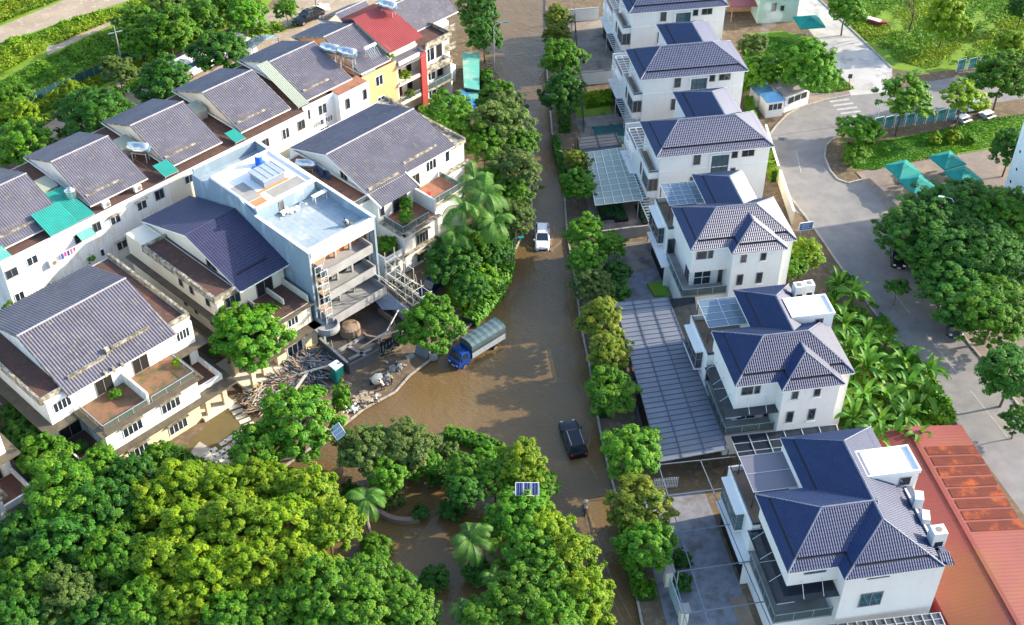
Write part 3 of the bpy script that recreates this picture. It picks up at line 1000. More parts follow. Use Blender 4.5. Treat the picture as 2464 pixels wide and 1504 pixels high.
for k, (o, m, pts) in enumerate(((OA, 'yard', [(-7.6, -2.9), (-0.2, -2.9), (-0.2, 16.2), (-6.3, 16.2)]), (OB, 'yard', [(-7.8, -2.8), (-0.2, -2.8), (-0.2, 7.0), (-7.2, 7.0)]),
                 (OC, 'yard', [(-8.0, -3.2), (-0.2, -3.2), (-0.2, 15.5), (-6.5, 15.5)]), (OD, 'yard', [(-8.4, 8.0), (-0.4, 8.0), (-0.4, 14.5), (-7.5, 14.5)]),
                 (OD, 'patio_grey', [(-8.8, -0.8), (-0.4, -0.8), (-0.4, 9.4), (-8.4, 7.2)]), (OF, 'patio_grey', [(-9.6, -9.0), (-1.2, -9.0), (-1.2, 18.3), (-8.4, 18.3)]))):
    struct(MB().quad(*uvp(o, 9.6, pts, 0.21 + 0.004 * (k == 4))).build('yard', m))
struct(MB().quad(*uvp(OF, 9.6, [(-2.4, -9.0), (-1.1, -9.0), (-1.1, 5.0), (-2.6, 5.0)], 0.218)).build('brick_path', 'terr_brown'))
struct(MB().quad(*uvp(OB, 9.8, [(-6.9, 7.1), (-1.6, 7.1), (-1.6, 13.8), (-6.5, 13.8)], 0.216)).build('garden_patch', 'grass_dry'))
struct(MB().prism([p[:2] for p in uvp(OD, 9.6, [(-2.6, 3.6), (-0.7, 3.2), (-0.9, 5.9), (-2.9, 6.0)], 0)], 0.15, 0.5).build('grass_bed', 'grass'))

# ------------------------------------------------------------------ left-hand houses
LA = 46.5
R0 = (-56.6, 111.1)
ROWG = 'townhouses of the long row'
GT = dict(period=0.30, amp=0.034, rowp=0.44, rowh=0.006, skirt=0, cap=0.10)


def gable_fill(mb, u0, u1, v0, v1, ze, rise, th=0.22):
    """gable end walls under a roof with its ridge along u"""
    vm = (v0 + v1) / 2
    for a, b in ((u0, u0 + th), (u1 - th, u1)):
        vs = [(a, v0, ze - 0.3), (a, v1, ze - 0.3), (a, v1, ze), (a, vm, ze + rise), (a, v0, ze)]
        vs += [(b, y, z) for (_, y, z) in vs]
        mb.add(vs, [(0, 4, 3, 2, 1), (5, 6, 7, 8, 9)] + [(i, (i + 1) % 5, 5 + (i + 1) % 5, 5 + i) for i in range(5)])


def bargeboard(par, u, v0, v1, ze, rise, m='mould'):
    b = MB()
    vm = (v0 + v1) / 2
    b.beam((u, v0, ze - 0.08), (u, vm, ze + rise - 0.08), 0.10, 0.17)
    b.beam((u, vm, ze + rise - 0.08), (u, v1, ze - 0.08), 0.10, 0.17)
    b.build('bargeboard', m, par)


def townhouse(u0, wd, rw, label, wall='white_old', front=0.0, roof_off=1.6, tile='grey_tile', wins=(), step=True, base_z=0.1):
    """unit of the row: three storeys, tiled gable roof of width rw, flat strip beside it"""
    t = thing('townhouse', label, 'townhouse', local(R0, LA, u0, 0), math.radians(LA), ROWG)
    w_ = MB()
    w_.box(0.01, wd - 0.01, front, 16.2, base_z, 9.45)
    w_.box(0.01, wd - 0.01, front, front + 0.16, 9.45, 9.8)
    gable_fill(w_, roof_off + 0.3, roof_off + rw - 0.3, 2.2, 16.2, 10.05, 2.55)
    w_.box(roof_off + 0.3, roof_off + rw - 0.3, 2.3, 16.1, 9.4, 10.0)
    w_.build('wall', wall, t)
    hip(t, (roof_off, 1.8), 0, rw, 14.9, 0, 0, 10.0, 0.36, tile, 'ridge', sides='fb', gutter='conc_dark', **GT)
    bargeboard(t, roof_off + 0.05, 1.8, 16.7, 10.02, 2.68)
    bargeboard(t, roof_off + rw - 0.05, 1.8, 16.7, 10.02, 2.68)
    f = MB()
    f.box(0.05, wd - 0.05, front + 0.16, 2.25, 9.45, 9.52)
    f.build('roof_slab', 'terr_dirty', t)
    f = MB()
    if roof_off > 0.8:
        f.box(0.05, roof_off + 0.25, 2.25, 16.0, 9.45, 9.53)
    if roof_off + rw < wd - 0.8:
        f.box(roof_off + rw - 0.25, wd - 0.05, 2.25, 16.0, 9.45, 9.53)
    if f.v:
        f.build('side_terrace', 'terr_dirty', t)
    if step:
        s = MB()
        z = 10.0 + 1.3 * 0.36
        s.box(roof_off + 0.4, roof_off + rw * 0.62, 3.05, 3.3, z, z + 0.22)
        s.build('roof_gutter', 'mould', t)
    for (a, b, z0, z1, k) in wins:
        window(t, 'f', front, a - u0, b - u0, z0, z1, 1 if b - a < 0.9 else 2, 1, fm='frame_w' if k else 'frame_g', hood=(k == 2))
    return t


townhouse(0, 11, 8.2, 'townhouse with teal tin lean-tos on its roof edge, at the left frame edge', wins=((2.9, 4.2, 7.6, 8.7, 1), (0.2, 1.6, 7.3, 8.4, 0), (0.4, 1.5, 3.5, 5.0, 1), (9.0, 9.8, 7.4, 8.6, 0)), roof_off=1.3)
townhouse(11, 11.2, 7.9, 'townhouse with upright steel tank beside its grey roof', wins=((11.5, 12.5, 7.7, 8.9, 0), (13.8, 15.1, 7.5, 8.7, 2), (13.8, 15.2, 3.7, 5.0, 2), (17.5, 18.8, 7.6, 8.9, 2), (17.6, 18.9, 3.9, 5.2, 2), (20.1, 21.3, 7.8, 9.1, 0), (11.6, 12.1, 4.1, 5.1, 1)), roof_off=1.7)
townhouse(22.2, 11, 7.9, 'townhouse directly behind the blue unfinished building, teal skylight at its corner', 'cream', wins=((24.4, 25.7, 8.0, 9.1, 1), (26.6, 27.3, 7.9, 8.6, 0), (24.2, 25.3, 4.2, 5.4, 1), (22.8, 23.6, 4.4, 5.6, 1)), roof_off=1.5)
townhouse(33.2, 10.6, 8.0, 'townhouse with open white casement windows, between two pale gables', 'cream', wins=((39.4, 40.5, 7.4, 8.9, 1), (42.0, 43.1, 7.6, 8.9, 0), (36.2, 37.2, 7.6, 8.8, 0), (41.9, 42.7, 4.2, 5.6, 0)), roof_off=1.3)
t = townhouse(43.8, 10.4, 7.7, 'bright white townhouse with projecting wing and washing under a window', 'white_plain', 1.0, wins=((44.2, 44.9, 7.7, 9.2, 1), (44.0, 44.8, 4.1, 5.4, 1), (46.2, 47.6, 7.5, 9.0, 1), (46.2, 47.6, 3.9, 5.5, 1)), roof_off=1.5)
w_ = MB()
w_.box(5.2, 10.39, -0.1, 0.99, 0.1, 9.75)
w_.build('front_wing', 'white_plain', t)
MB().box(5.3, 10.3, 0.0, 2.2, 9.76, 9.83).build('wing_roof', 'terr_red', t)
window(t, 'f', -0.1, 6.2, 6.9, 7.3, 8.8, 1, 1)
window(t, 'f', -0.1, 9.3, 9.9, 7.4, 8.9, 1, 1)
window(t, 'f', -0.1, 6.4, 6.9, 4.2, 5.0, 1, 1)
window(t, 'f', -0.1, 9.3, 9.9, 4.3, 5.2, 1, 1)
townhouse(54.2, 6.2, 5.4, 'narrow orange-walled townhouse next to the red-roofed house', 'orange_wall', 1.2, wins=((56.5, 57.8, 7.4, 8.9, 1), (56.6, 57.8, 4.1, 5.6, 1)), roof_off=0.4, step=False)

# red-roofed house with planted balconies
t = thing('townhouse', 'tall house with red metal roof, red pillar and planted balconies', 'townhouse', local(R0, LA, 60.4, 0), math.radians(LA), ROWG)
w_ = MB()
w_.box(0, 5.3, 2.6, 16, 0.1, 9.8)
w_.box(0, 0.25, 1.2, 2.6, 0.1, 9.0)
w_.add([(0, 2.4, 9.8), (0, 9.4, 9.8), (0, 9.4, 13.1), (0, 2.4, 11.0), (0.25, 2.4, 9.8), (0.25, 9.4, 9.8), (0.25, 9.4, 13.1), (0.25, 2.4, 11.0)],
       [(0, 3, 2, 1), (4, 5, 6, 7), (0, 4, 7, 3), (3, 7, 6, 2), (2, 6, 5, 1)])
w_.box(0.25, 5.3, 3.0, 9.2, 9.8, 10.9)
w_.build('wall', 'cream', t)
for z in (2.7, 5.8, 8.6):
    s = MB()
    s.box(0, 5.3, 0.9, 2.6, z, z + 0.25)
    s.box(0.25, 4.1, 0.9, 1.05, z + 0.25, z + (0.55 if z < 8 else 1.0))
    s.build('balcony', 'cream', t)
r = MB()
slope(r, (-0.3, 2.0, 10.9), Vector((1, 0, 0)), Vector((0, 7.6, 2.3)).normalized(), [(0, 0), (6.3, 0), (6.3, 8.0), (0, 8.0)], 0.28, 0.025, 8.0, 0, 0, 99, 0.0)
r.add([(-0.3, 2.0, 10.85), (6.0, 2.0, 10.85), (6.0, 9.6, 13.15), (-0.3, 9.6, 13.15), (-0.3, 12.4, 12.2), (6.0, 12.4, 12.2)], [(0, 3, 2, 1), (3, 4, 5, 2), (3, 2, 5, 4)])
r.build('roof', 'sheet_red', t)
MB().box(4.2, 5.25, 0.75, 1.15, 0.1, 9.2).build('pillar', 'red_wall', t)
l = MB()
slope(l, (0.0, 0.6, 8.9), Vector((1, 0, 0)), Vector((0, 1.0, 0.45)).normalized(), [(0, 0), (4.9, 0), (4.9, 1.9), (0, 1.9)], 0.28, 0.03, 0.4, 0.02)
l.add([(0, 0.6, 8.88), (4.9, 0.6, 8.88), (4.9, 2.3, 9.65), (0, 2.3, 9.65)], [(0, 1, 2, 3)])
l.build('lean_to_roof', 'grey_tile', t)
for z in (3.1, 6.2):
    window(t, 'f', 2.6, 0.6, 1.9, z, z + 2.0, 2, 1, fm='red_wall', gm='dark_in', name='door')
    window(t, 'f', 2.6, 3.0, 3.9, z, z + 2.0, 1, 1, fm='red_wall', gm='dark_in', name='door')
railing(t, [(0.3, 0.95), (4.1, 0.95)], 3.2, 0.6)
hip(t, (0.2, 9.6), 0, 5.6, 8.4, 0, 0, 10.0, 0.55, 'grey_tile', 'ridge', sides='fb', gutter='conc_dark', name='rear_roof', **GT)

# end house of the row
t = thing('townhouse', 'end house of the row with stained open balconies facing the teal tin shed', 'townhouse', local(R0, LA, 65.75, 0), math.radians(LA), ROWG)
w_ = MB()
w_.box(0.0, 4.9, 2.4, 16, 0.1, 9.7)
w_.box(0.0, 0.3, 1.0, 2.4, 0.1, 9.7)
w_.box(4.7, 5.0, 1.0, 2.4, 0.1, 6.4)
w_.box(5.0, 8.0, 4.6, 16, 0.1, 9.6)
w_.box(5.0, 5.25, 3.4, 4.6, 0.1, 9.0)
w_.box(8.0, 10.4, 7.6, 16, 0.1, 9.6)
w_.box(5.25, 8.0, 3.4, 4.6, 0.1, 2.9)
gable_fill(w_, 1.6, 10.2, 5.6, 13.6, 9.9, 2.5)
w_.build('wall', 'white_old', t)
for z in (2.6, 5.5, 9.4):
    s = MB()
    s.box(-0.05, 5.05, 0.9, 2.4, z, z + 0.28)
    if z > 3:
        s.box(-0.05, 5.05, 0.9, 1.06, z + 0.28, z + 1.0)
    if z > 9:
        s.box(4.9, 5.06, 1.06, 5.4, 9.68, 10.3)
    s.build('balcony', 'mould', t)
for z in (5.7, 8.6):
    s = MB()
    s.box(5.06, 8.1, 3.3, 4.6, z, z + 0.28)
    s.box(5.06, 8.1, 3.3, 3.46, z + 0.28, z + 1.0)
    s.build('balcony', 'mould', t)
MB().box(0.0, 5.0, 1.06, 5.6, 9.69, 9.75).build('terrace', 'terr_dirty', t)
hip(t, (1.2, 5.2), 0, 9.4, 8.8, 0, 0, 9.9, 0.6, 'grey_tile', 'ridge', sides='fb', gutter='conc_dark', **GT)
railing(t, [(0.1, 1.0), (4.9, 1.0)], 2.9, 0.9)
for z in (0.4, 3.2, 6.3):
    window(t, 'f', 2.4, 1.2, 2.9, z, z + 2.0, 2, 1, fm='frame_w', name='door')
    window(t, 'f', 2.4, 3.3, 4.4, z, z + 2.0, 1, 1, gm='dark_in', name='door')
    window(t, 'f', 4.6, 5.8, 7.0, z + 0.2, z + 1.9, 2, 1, gm='dark_in')
    window(t, 'f', 7.6, 8.6, 9.8, z + 0.5, z + 1.8, 2, 1)
window(t, 'f', 2.4, 0.5, 1.0, 7.0, 8.6, 1, 1, fm='frame_w', gm='glass_teal')


# ---- twin house with the large grey roof (nearest) and its neighbour at the frame edge
def twin_house(o, label, group):
    t = thing('twin_house', label, 'house', (o[0], o[1], 0), math.radians(LA), group)
    w_ = MB()
    w_.box(0.0, 17.3, 3.9, 19.6, 0.1, 8.95)
    gable_fill(w_, 2.4, 14.7, 3.7, 19.5, 9.0, 2.65)
    w_.box(2.4, 14.7, 3.9, 19.4, 8.9, 9.0)
    w_.box(2.9, 14.0, -0.8, 3.9, 3.0, 6.1)
    w_.box(8.3, 8.55, -0.5, 3.9, 6.1, 7.5)
    for a, b in ((0.0, 0.2), (17.05, 17.3)):
        w_.box(a, b, -0.2, 3.9, 3.2, 3.95)
    w_.box(0.2, 2.9, -0.2, 0.0, 3.2, 3.95)
    w_.box(14.0, 17.05, -0.2, 0.0, 3.2, 3.95)
    w_.box(0.0, 0.25, -0.2, 3.9, 0.1, 3.0)
    w_.build('wall', 'white_old', t)
    g = MB()
    g.box(2.9, 13.6, -0.9, 3.9, 0.1, 2.98)
    g.box(0.25, 2.9, 0.0, 3.9, 0.1, 2.98)
    for u, v in ((16.4, -1.2), (16.4, 1.6), (14.2, -1.2)):
        g.box(u, u + 0.5, v, v + 0.5, 0.1, 3.0)
    g.build('ground_storey', 'cream_yellow', t)
    hip(t, (2.1, 3.2), 0, 12.9, 16.8, 0, 0, 9.0, 0.335, 'grey_tile', 'ridge', sides='fb', gutter='conc_dark', period=0.33, amp=0.045, rowp=0.44, rowh=0.006, skirt=0, cap=0.11)
    bargeboard(t, 2.12, 3.2, 20.0, 9.0, 2.8)
    bargeboard(t, 14.95, 3.2, 20.0, 9.0, 2.8)
    s = MB()
    z = 9.0 + 1.6 * 0.335
    s.box(3.2, 7.6, 4.7, 4.98, z, z + 0.3)
    s.box(8.6, 13.2, 5.2, 5.48, z + 0.16, z + 0.46)
    for u in (6.3, 7.2, 8.2):
        s.box(u, u + 0.35, 3.15, 3.5, 8.75, 9.3)
    s.box(7.9, 8.3, 5.0, 5.5, z, z + 0.7)
    s.build('roof_gutter', 'mould', t)
    # flat side roofs with parapets
    f = MB().box(0.1, 2.6, 4.6, 19.4, 8.95, 9.02).box(14.6, 17.2, 4.6, 19.4, 8.95, 9.02)
    f.build('side_terrace', 'terr_dirty', t)
    p = MB()
    p.box(-0.4, -0.12, 4.3, 19.6, 8.7, 9.5)
    p.box(-0.12, 2.3, 4.3, 4.58, 8.7, 9.45)
    p.box(17.3, 17.62, 4.6, 19.6, 8.7, 9.5)
    p.box(15.0, 17.3, 4.6, 4.88, 8.7, 9.45)
    p.build('parapet', 'mould', t)
    l = MB()
    l.box(-1.2, 0.0, 2.9, 19.6, 5.85, 6.05)
    l.box(0.0, 2.9, 2.9, 3.9, 5.85, 6.05)
    l.box(14.0, 18.3, 2.9, 3.9, 5.85, 6.05)
    l.box(17.3, 18.3, 3.9, 19.6, 5.85, 6.05)
    l.box(2.6, 14.3, -1.4, -0.8, 6.0, 6.2)
    l.box(2.3, 2.9, -1.4, 3.9, 6.0, 6.2)
    l.box(14.0, 14.5, -1.4, 3.9, 6.0, 6.2)
    l.box(-0.8, 18.2, -1.6, -0.2, 2.95, 3.15)
    l.box(-0.9, 0.0, -0.2, 19.6, 2.95, 3.15)
    l.box(17.3, 18.2, -0.2, 19.6, 2.95, 3.15)
    l.build('ledge', 'mould_dark', t)
    tr = MB().box(2.95, 8.3, -0.75, 3.9, 6.1, 6.2).box(8.55, 13.95, -0.75, 3.9, 6.1, 6.22)
    tr.build('front_terrace', 'terr_old', t)
    MB().box(0.2, 2.9, 0.0, 3.9, 3.15, 3.25).build('balcony', 'terr_dirty', t)
    MB().box(14.0, 17.05, 0.0, 3.9, 3.15, 3.25).build('balcony', 'terr_dirty', t)
    railing(t, [(3.0, 3.6), (3.0, -0.7), (8.2, -0.7)], 6.2, 0.7, 'clear_glass', 'steel', 'terrace_railing')
    railing(t, [(8.7, -0.7), (13.9, -0.7), (13.9, 3.0)], 6.2, 0.7, 'clear_glass', 'steel', 'terrace_railing')
    for a, b in ((5.3, 7.2), (9.7, 11.5)):
        window(t, 'f', 3.9, a, b, 6.3, 8.2, 2, 1, gm='dark_in', name='door')
    window(t, 'f', 3.9, 0.6, 2.5, 7.25, 8.5, 4, 1, fm='frame_w')
    window(t, 'f', 3.9, 15.2, 16.8, 7.25, 8.5, 4, 1, fm='frame_w')
    window(t, 'f', -0.8, 4.8, 7.0, 3.9, 5.4, 4, 1, fm='frame_w', hood=True)
    window(t, 'f', -0.8, 9.4, 11.6, 3.9, 5.4, 4, 1, fm='frame_w', hood=True)
    window(t, 'f', -0.9, 9.6, 11.8, 0.7, 2.2, 4, 1, fm='frame_w', hood=True)
    window(t, 'f', -0.9, 4.8, 7.0, 0.7, 2.2, 4, 1, fm='frame_w', hood=True)
    window(t, 'f', 3.9, 0.4, 2.7, 3.3, 5.5, 2, 1, gm='dark_in', name='door')
    window(t, 'f', 3.9, 14.2, 16.2, 3.3, 5.5, 2, 1, gm='dark_in', name='door')
    MB().box(13.6, 17.4, -1.4, 3.9, 0.1, 0.55).build('porch', 'cream', t)
    return t


TG = 'twin houses with flat front terraces'
tw = twin_house((-43.0, 87.1), 'twin house under the largest ribbed grey roof, two mossy red front terraces', TG)

# ---- beige house beside the blue building
t = thing('beige_house', 'beige house with plum-grey roof and mouldy left parapet, against the blue building', 'house', (-29.5, 107.0, 0), math.radians(LA))
w_ = MB()
w_.box(-2.5, 6.6, 1.0, 18.2, 0.1, 8.9)
gable_fill(w_, 0.4, 6.5, 0.5, 18.3, 9.0, 2.6)
w_.box(1.4, 6.3, -3.7, 1.0, 3.1, 5.9)
w_.box(1.4, 1.6, -3.5, 1.0, 5.9, 6.5)
w_.box(6.1, 6.3, -3.5, 1.0, 5.9, 6.8)
w_.box(3.9, 4.1, -2.0, 1.0, 5.9, 6.7)
w_.build('wall', 'cream', t)
g = MB()
g.box(0.6, 6.3, -4.3, 1.0, 0.1, 3.0)
for u, v in ((-3.6, -5.3), (-3.7, -2.2), (-1.6, -4.6)):
    g.box(u, u + 0.5, v, v + 0.5, 0.1, 3.1)
g.build('ground_storey', 'cream_yellow', t)
hip(t, (0.05, 0.0), 0, 6.9, 18.8, 0, 0, 9.0, 0.30, 'dark_tile', 'dark_tile', sides='fb', gutter='navy_dark', period=0.32, amp=0.022, rowp=0.40, rowh=0.05, skirt=0, cap=0.08)
bargeboard(t, 0.07, 0.0, 18.8, 9.0, 2.8, 'white')
s = MB()
s.box(1.2, 5.2, 1.9, 2.05, 9.62, 9.75)
s.build('roof_gutter', 'navy_dark', t)
p = MB()
p.box(-2.85, -2.5, 0.7, 14.4, 8.5, 9.35)
p.box(-2.5, 0.1, 0.7, 1.02, 8.5, 9.3)
p.box(-2.5, 0.4, 14.1, 14.4, 8.5, 9.3)
p.build('parapet', 'mould', t)
MB().box(-2.5, 0.6, 1.02, 14.1, 8.9, 8.97).build('side_terrace', 'terr_dirty', t)
l = MB()
l.box(-3.3, -2.5, 0.4, 18, 5.9, 6.1)
l.box(-2.5, 1.4, 0.4, 1.0, 5.9, 6.1)
l.box(0.9, 6.6, -4.2, -3.7, 5.75, 5.9)
l.box(0.3, 6.6, -5.0, -3.7, 2.95, 3.1)
l.box(-3.3, -2.5, 0.4, 18, 2.95, 3.1)
l.build('ledge', 'mould_dark', t)
MB().box(-4.0, 1.0, -5.6, 1.0, 3.1, 3.3).build('porch_roof', 'mould_dark', t)
MB().box(-4.2, 0.8, -5.7, 1.0, 0.1, 0.5).build('porch', 'cream', t)
MB().box(1.6, 6.1, -3.6, 1.0, 5.9, 5.98).build('front_terrace', 'terr_dirty', t)
window(t, 'f', 1.0, -1.5, 0.5, 7.0, 8.4, 3, 1, gm='glass_dark', fm='frame_g')
window(t, 'f', 1.0, 2.7, 4.9, 6.0, 8.2, 2, 1, gm='dark_in', name='door')
window(t, 'f', -3.7, 3.0, 4.4, 4.2, 5.5, 3, 1, fm='frame_w', hood=True)
window(t, 'f', -4.3, 2.0, 4.1, 0.7, 2.5, 3, 1, fm='frame_w', hood=True)
for v in (7.4, 5.4, 2.4):
    window(t, 'l', -2.5, v, v + 0.7, 7.0, 8.2, 1, 1)
    window(t, 'l', -2.5, v, v + 0.6, 4.2, 5.3, 1, 1)
window(t, 'l', 0.4, 4.6, 6.4, 9.0, 10.0, 2, 1, gm='dark_in', name='door')

# ---- blue unfinished building
BO, BA = (-21.98, 109.04), 44.9
t = thing('blue_building', 'pale blue unfinished building with white roof terrace and open concrete balconies', 'building', (BO[0], BO[1], 0), math.radians(BA))
w_ = MB()
prof = [(0.0, 0.1), (22.2, 0.1), (22.2, 12.3), (18.4, 12.4), (18.3, 13.7), (12.5, 13.75), (9.6, 12.75), (0.0, 12.7)]
vs = [(0.0, y, z) for y, z in prof] + [(0.22, y, z) for y, z in prof]
n = len(prof)
w_.add(vs, [tuple(range(n)), tuple(range(2 * n - 1, n - 1, -1))] + [(i, n + i, n + (i + 1) % n, (i + 1) % n) for i in range(n)])
w_.box(-0.01, 0.24, -1.0, 0.0, 0.1, 3.4)
w_.box(9.15, 9.4, 0.0, 22.2, 0.1, 12.75)
w_.box(0.22, 9.15, 22.0, 22.2, 0.1, 12.9)
w_.build('wall', 'blue_wall', t)
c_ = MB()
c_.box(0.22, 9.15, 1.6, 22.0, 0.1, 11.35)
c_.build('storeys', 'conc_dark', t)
c_ = MB()
c_.box(-0.06, 0.3, -0.05, 9.6, 12.7, 12.82)
c_.box(0.3, 9.1, -0.05, 0.32, 11.9, 12.72)
c_.box(9.1, 9.45, -0.05, 22.2, 12.75, 12.86)
c_.box(0.3, 9.1, 21.95, 22.25, 12.9, 13.0)
c_.box(0.22, 9.15, 0.0, 1.6, 11.2, 11.9)
c_.build('parapet_cap', 'white_plain', t)
M['tile_blue'] = mat('pale_blue_tile', (0.33, 0.405, 0.45), (0.26, 0.335, 0.39), 0.7, 0.6, detail=5, spec=0.5, col3=(0.46, 0.48, 0.47), scale3=0.35)
m_ = MB().box(0.24, 9.14, 0.33, 9.55, 11.4, 11.52).box(8.4, 9.14, 9.55, 22.0, 11.4, 11.5).box(0.24, 8.4, 18.2, 22.0, 11.4, 11.5)
fl = m_.build('terrace', 'tile_blue', t)
g = MB()
for k in range(1, 13):
    v = 0.33 + k * 0.72
    g.box(0.26, 9.12, v - 0.012, v + 0.012, 11.52, 11.525)
for k in range(1, 13):
    u = 0.24 + k * 0.7
    g.box(u - 0.012, u + 0.012, 0.35, 9.5, 11.52, 11.526)
g.build('tile_joints', 'conc_new', fl)
u_ = MB().box(0.3, 8.4, 9.55, 18.2, 11.35, 13.4)
u_.build('upper_block', 'blue_wall', t)
c_ = MB()
c_.box(0.25, 8.55, 9.4, 18.3, 13.4, 13.5)
for a in ((0.25, 8.55, 9.4, 9.7), (0.25, 8.55, 18.0, 18.3), (8.25, 8.55, 9.7, 18.0), (6.6, 6.8, 14.8, 18.0)):
    c_.box(*a, 13.5, 13.75)
c_.build('upper_roof', 'white_plain', t)
m_ = MB().box(0.6, 2.2, 9.9, 11.2, 13.5, 13.53).box(2.2, 6.6, 11.8, 12.2, 13.5, 13.535)
m_.build('bare_patch', 'brick', t)
MB().box(3.1, 7.6, 9.9, 11.7, 13.5, 13.52).box(0.6, 2.4, 11.3, 15.0, 13.5, 13.524).build('grey_tiles', 'conc', t)
sk = MB().box(3.4, 6.3, 12.2, 14.9, 13.5, 14.45)
so = sk.build('skylight', 'canopy_grey', t)
sk = MB().box(3.25, 6.45, 12.05, 15.05, 14.45, 14.58)
for k in range(5):
    sk.box(3.25 + k * 0.78, 3.33 + k * 0.78, 12.05, 15.05, 14.58, 14.63)
sk.build('skylight_roof', 'steel', so)
window(t, 'f', 9.55, 3.3, 3.9, 11.6, 13.0, 1, 1, gm='conc_dark')
# balconies: floor plates and parapets on three storeys
for z, v0, ua, ub in ((9.1, -0.9, 1.4, 7.9), (5.9, -0.9, 1.5, 8.1), (2.9, -1.6, 1.0, 8.8)):
    b_ = MB()
    b_.box(ua, ub, v0, 1.7, z, z + 0.25)
    b_.box(ua - 0.02, ub + 0.02, v0 - 0.16, v0, z, z + 1.1)
    b_.box(ua - 0.16, ua, v0, 1.0, z, z + 1.05)
    b_.box(ub, ub + 0.16, v0, 1.6, z, z + 1.05)
    b_.build('balcony', 'conc_new', t)
b_ = MB()
n = 14
ring = [(0.2 + 1.35 * math.cos(math.pi + math.pi * i / n), -1.7 + 1.35 * math.sin(math.pi + math.pi * i / n)) for i in range(n + 1)]
rin = [(0.2 + 1.15 * math.cos(math.pi + math.pi * i / n), -1.7 + 1.15 * math.sin(math.pi + math.pi * i / n)) for i in range(n + 1)]
b_.prism(ring, 2.9, 3.1)
for i in range(n):
    b_.hexa([(*ring[i], 3.0), (*ring[i + 1], 3.0), (*rin[i + 1], 3.0), (*rin[i], 3.0), (*ring[i], 3.75), (*ring[i + 1], 3.75), (*rin[i + 1], 3.75), (*rin[i], 3.75)])
b_.box(-1.15, 1.55, -1.7, 1.6, 2.9, 3.1)
b_.build('round_balcony', 'conc_new', t)
w_ = MB().box(0.24, 9.14, 1.5, 1.62, 9.3, 11.2)
w_.build('brick_infill', 'brick', t)
for u in (1.2, 4.2, 6.3, 8.9):
    MB().box(u - 0.13, u + 0.13, 0.9, 1.16, 0.15, 11.2).build('column', 'conc_new', t)
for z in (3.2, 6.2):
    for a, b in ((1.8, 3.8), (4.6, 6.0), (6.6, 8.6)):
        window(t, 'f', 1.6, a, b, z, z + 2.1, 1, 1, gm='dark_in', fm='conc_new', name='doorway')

# ---- twin house right of the blue building
t = thing('twin_house', 'twin house with long grey roof and planted red-tiled terrace, right of the blue building', 'house', (-15.5, 123.1, 0), math.radians(LA), TG)
w_ = MB()
w_.box(0.3, 16.4, 2.6, 17.4, 0.1, 9.2)
gable_fill(w_, 0.3, 14.2, 2.6, 16.6, 9.5, 2.2)
w_.box(0.3, 14.2, 2.7, 16.5, 9.1, 9.5)
w_.box(0.3, 6.2, 0.9, 2.6, 6.0, 8.7)
w_.box(0.7, 6.3, -3.0, 2.6, 0.1, 5.9)
w_.box(6.05, 6.3, -2.8, 2.6, 5.9, 8.0)
w_.box(6.3, 12.0, -1.4, 2.6, 0.1, 5.9)
w_.box(-2.4, -2.2, -2.8, 2.0, 0.1, 3.9)
w_.box(-2.2, 0.7, -2.8, -2.6, 0.1, 3.7)
w_.box(-2.2, 0.7, -2.6, 2.6, 0.1, 3.0)
w_.box(-2.6, 0.3, 2.0, 16, 0.1, 8.8)
w_.build('wall', 'white', t)
hip(t, (-0.05, 2.2), 0, 14.5, 14.6, 0, 0, 9.5, 0.315, 'grey_tile', 'ridge', sides='fb', gutter='conc_dark', period=0.30, amp=0.036, rowp=0.44, rowh=0.006, skirt=0, cap=0.11)
s = MB()
slope(s, (-0.05, -0.05, 8.72), Vector((1, 0, 0)), Vector((0, 1, 0.34)).normalized(), [(0, 0), (6.2, 0), (6.2, 2.5), (0, 2.5)], 0.30, 0.036, 0.44, 0.006)
s.add([(-0.05, -0.05, 8.66), (6.15, -0.05, 8.66), (6.15, 2.4, 9.5), (-0.05, 2.4, 9.5)], [(0, 1, 2, 3)])
s.build('lower_roof', 'grey_tile', t)
bargeboard(t, -0.06, 2.2, 16.8, 9.5, 2.28, 'white_plain')
MB().beam((-0.06, -0.1, 8.66), (-0.06, 2.3, 9.46), 0.16, 0.24).build('bargeboard', 'white_plain', t)
MB().beam((6.2, -0.1, 8.70), (6.2, 2.4, 9.52), 0.14, 0.2).build('bargeboard', 'white_plain', t)
s = MB().box(0.5, 5.4, 2.5, 2.75, 9.58, 9.85).box(6.9, 12.4, 3.3, 3.55, 9.85, 10.12)
s.build('roof_gutter', 'mould', t)
MB().box(14.3, 16.3, 2.7, 17.2, 9.2, 9.28).build('side_terrace', 'mould', t)
MB().box(16.3, 16.6, 2.4, 17.4, 8.9, 9.6).box(14.2, 16.3, 2.4, 2.7, 8.9, 9.5).build('parapet', 'mould', t)
f = MB().box(0.75, 6.0, -2.95, 0.85, 5.9, 5.98).box(6.35, 11.9, -1.3, 2.55, 5.9, 5.98).box(-2.5, 0.29, 2.05, 15.5, 8.8, 8.88).box(-2.2, 0.65, -2.6, 1.9, 3.0, 3.08)
f.build('terrace', 'terr_red', t)
l = MB()
l.box(0.3, 6.5, -3.5, -3.0, 5.75, 5.92)
l.box(0.2, 0.7, -3.5, 0.9, 5.75, 5.92)
l.box(-2.7, 6.5, -3.4, -3.0, 2.8, 3.0)
l.box(6.5, 12.4, -1.8, -1.4, 5.75, 5.92)
l.box(12.0, 12.4, -1.4, 2.6, 5.75, 5.92)
l.box(12.4, 17.0, 1.9, 2.6, 6.0, 6.2)
l.build('ledge', 'mould', t)
railing(t, [(0.8, 0.6), (0.8, -2.85), (5.0, -2.85)], 5.95, 0.85)
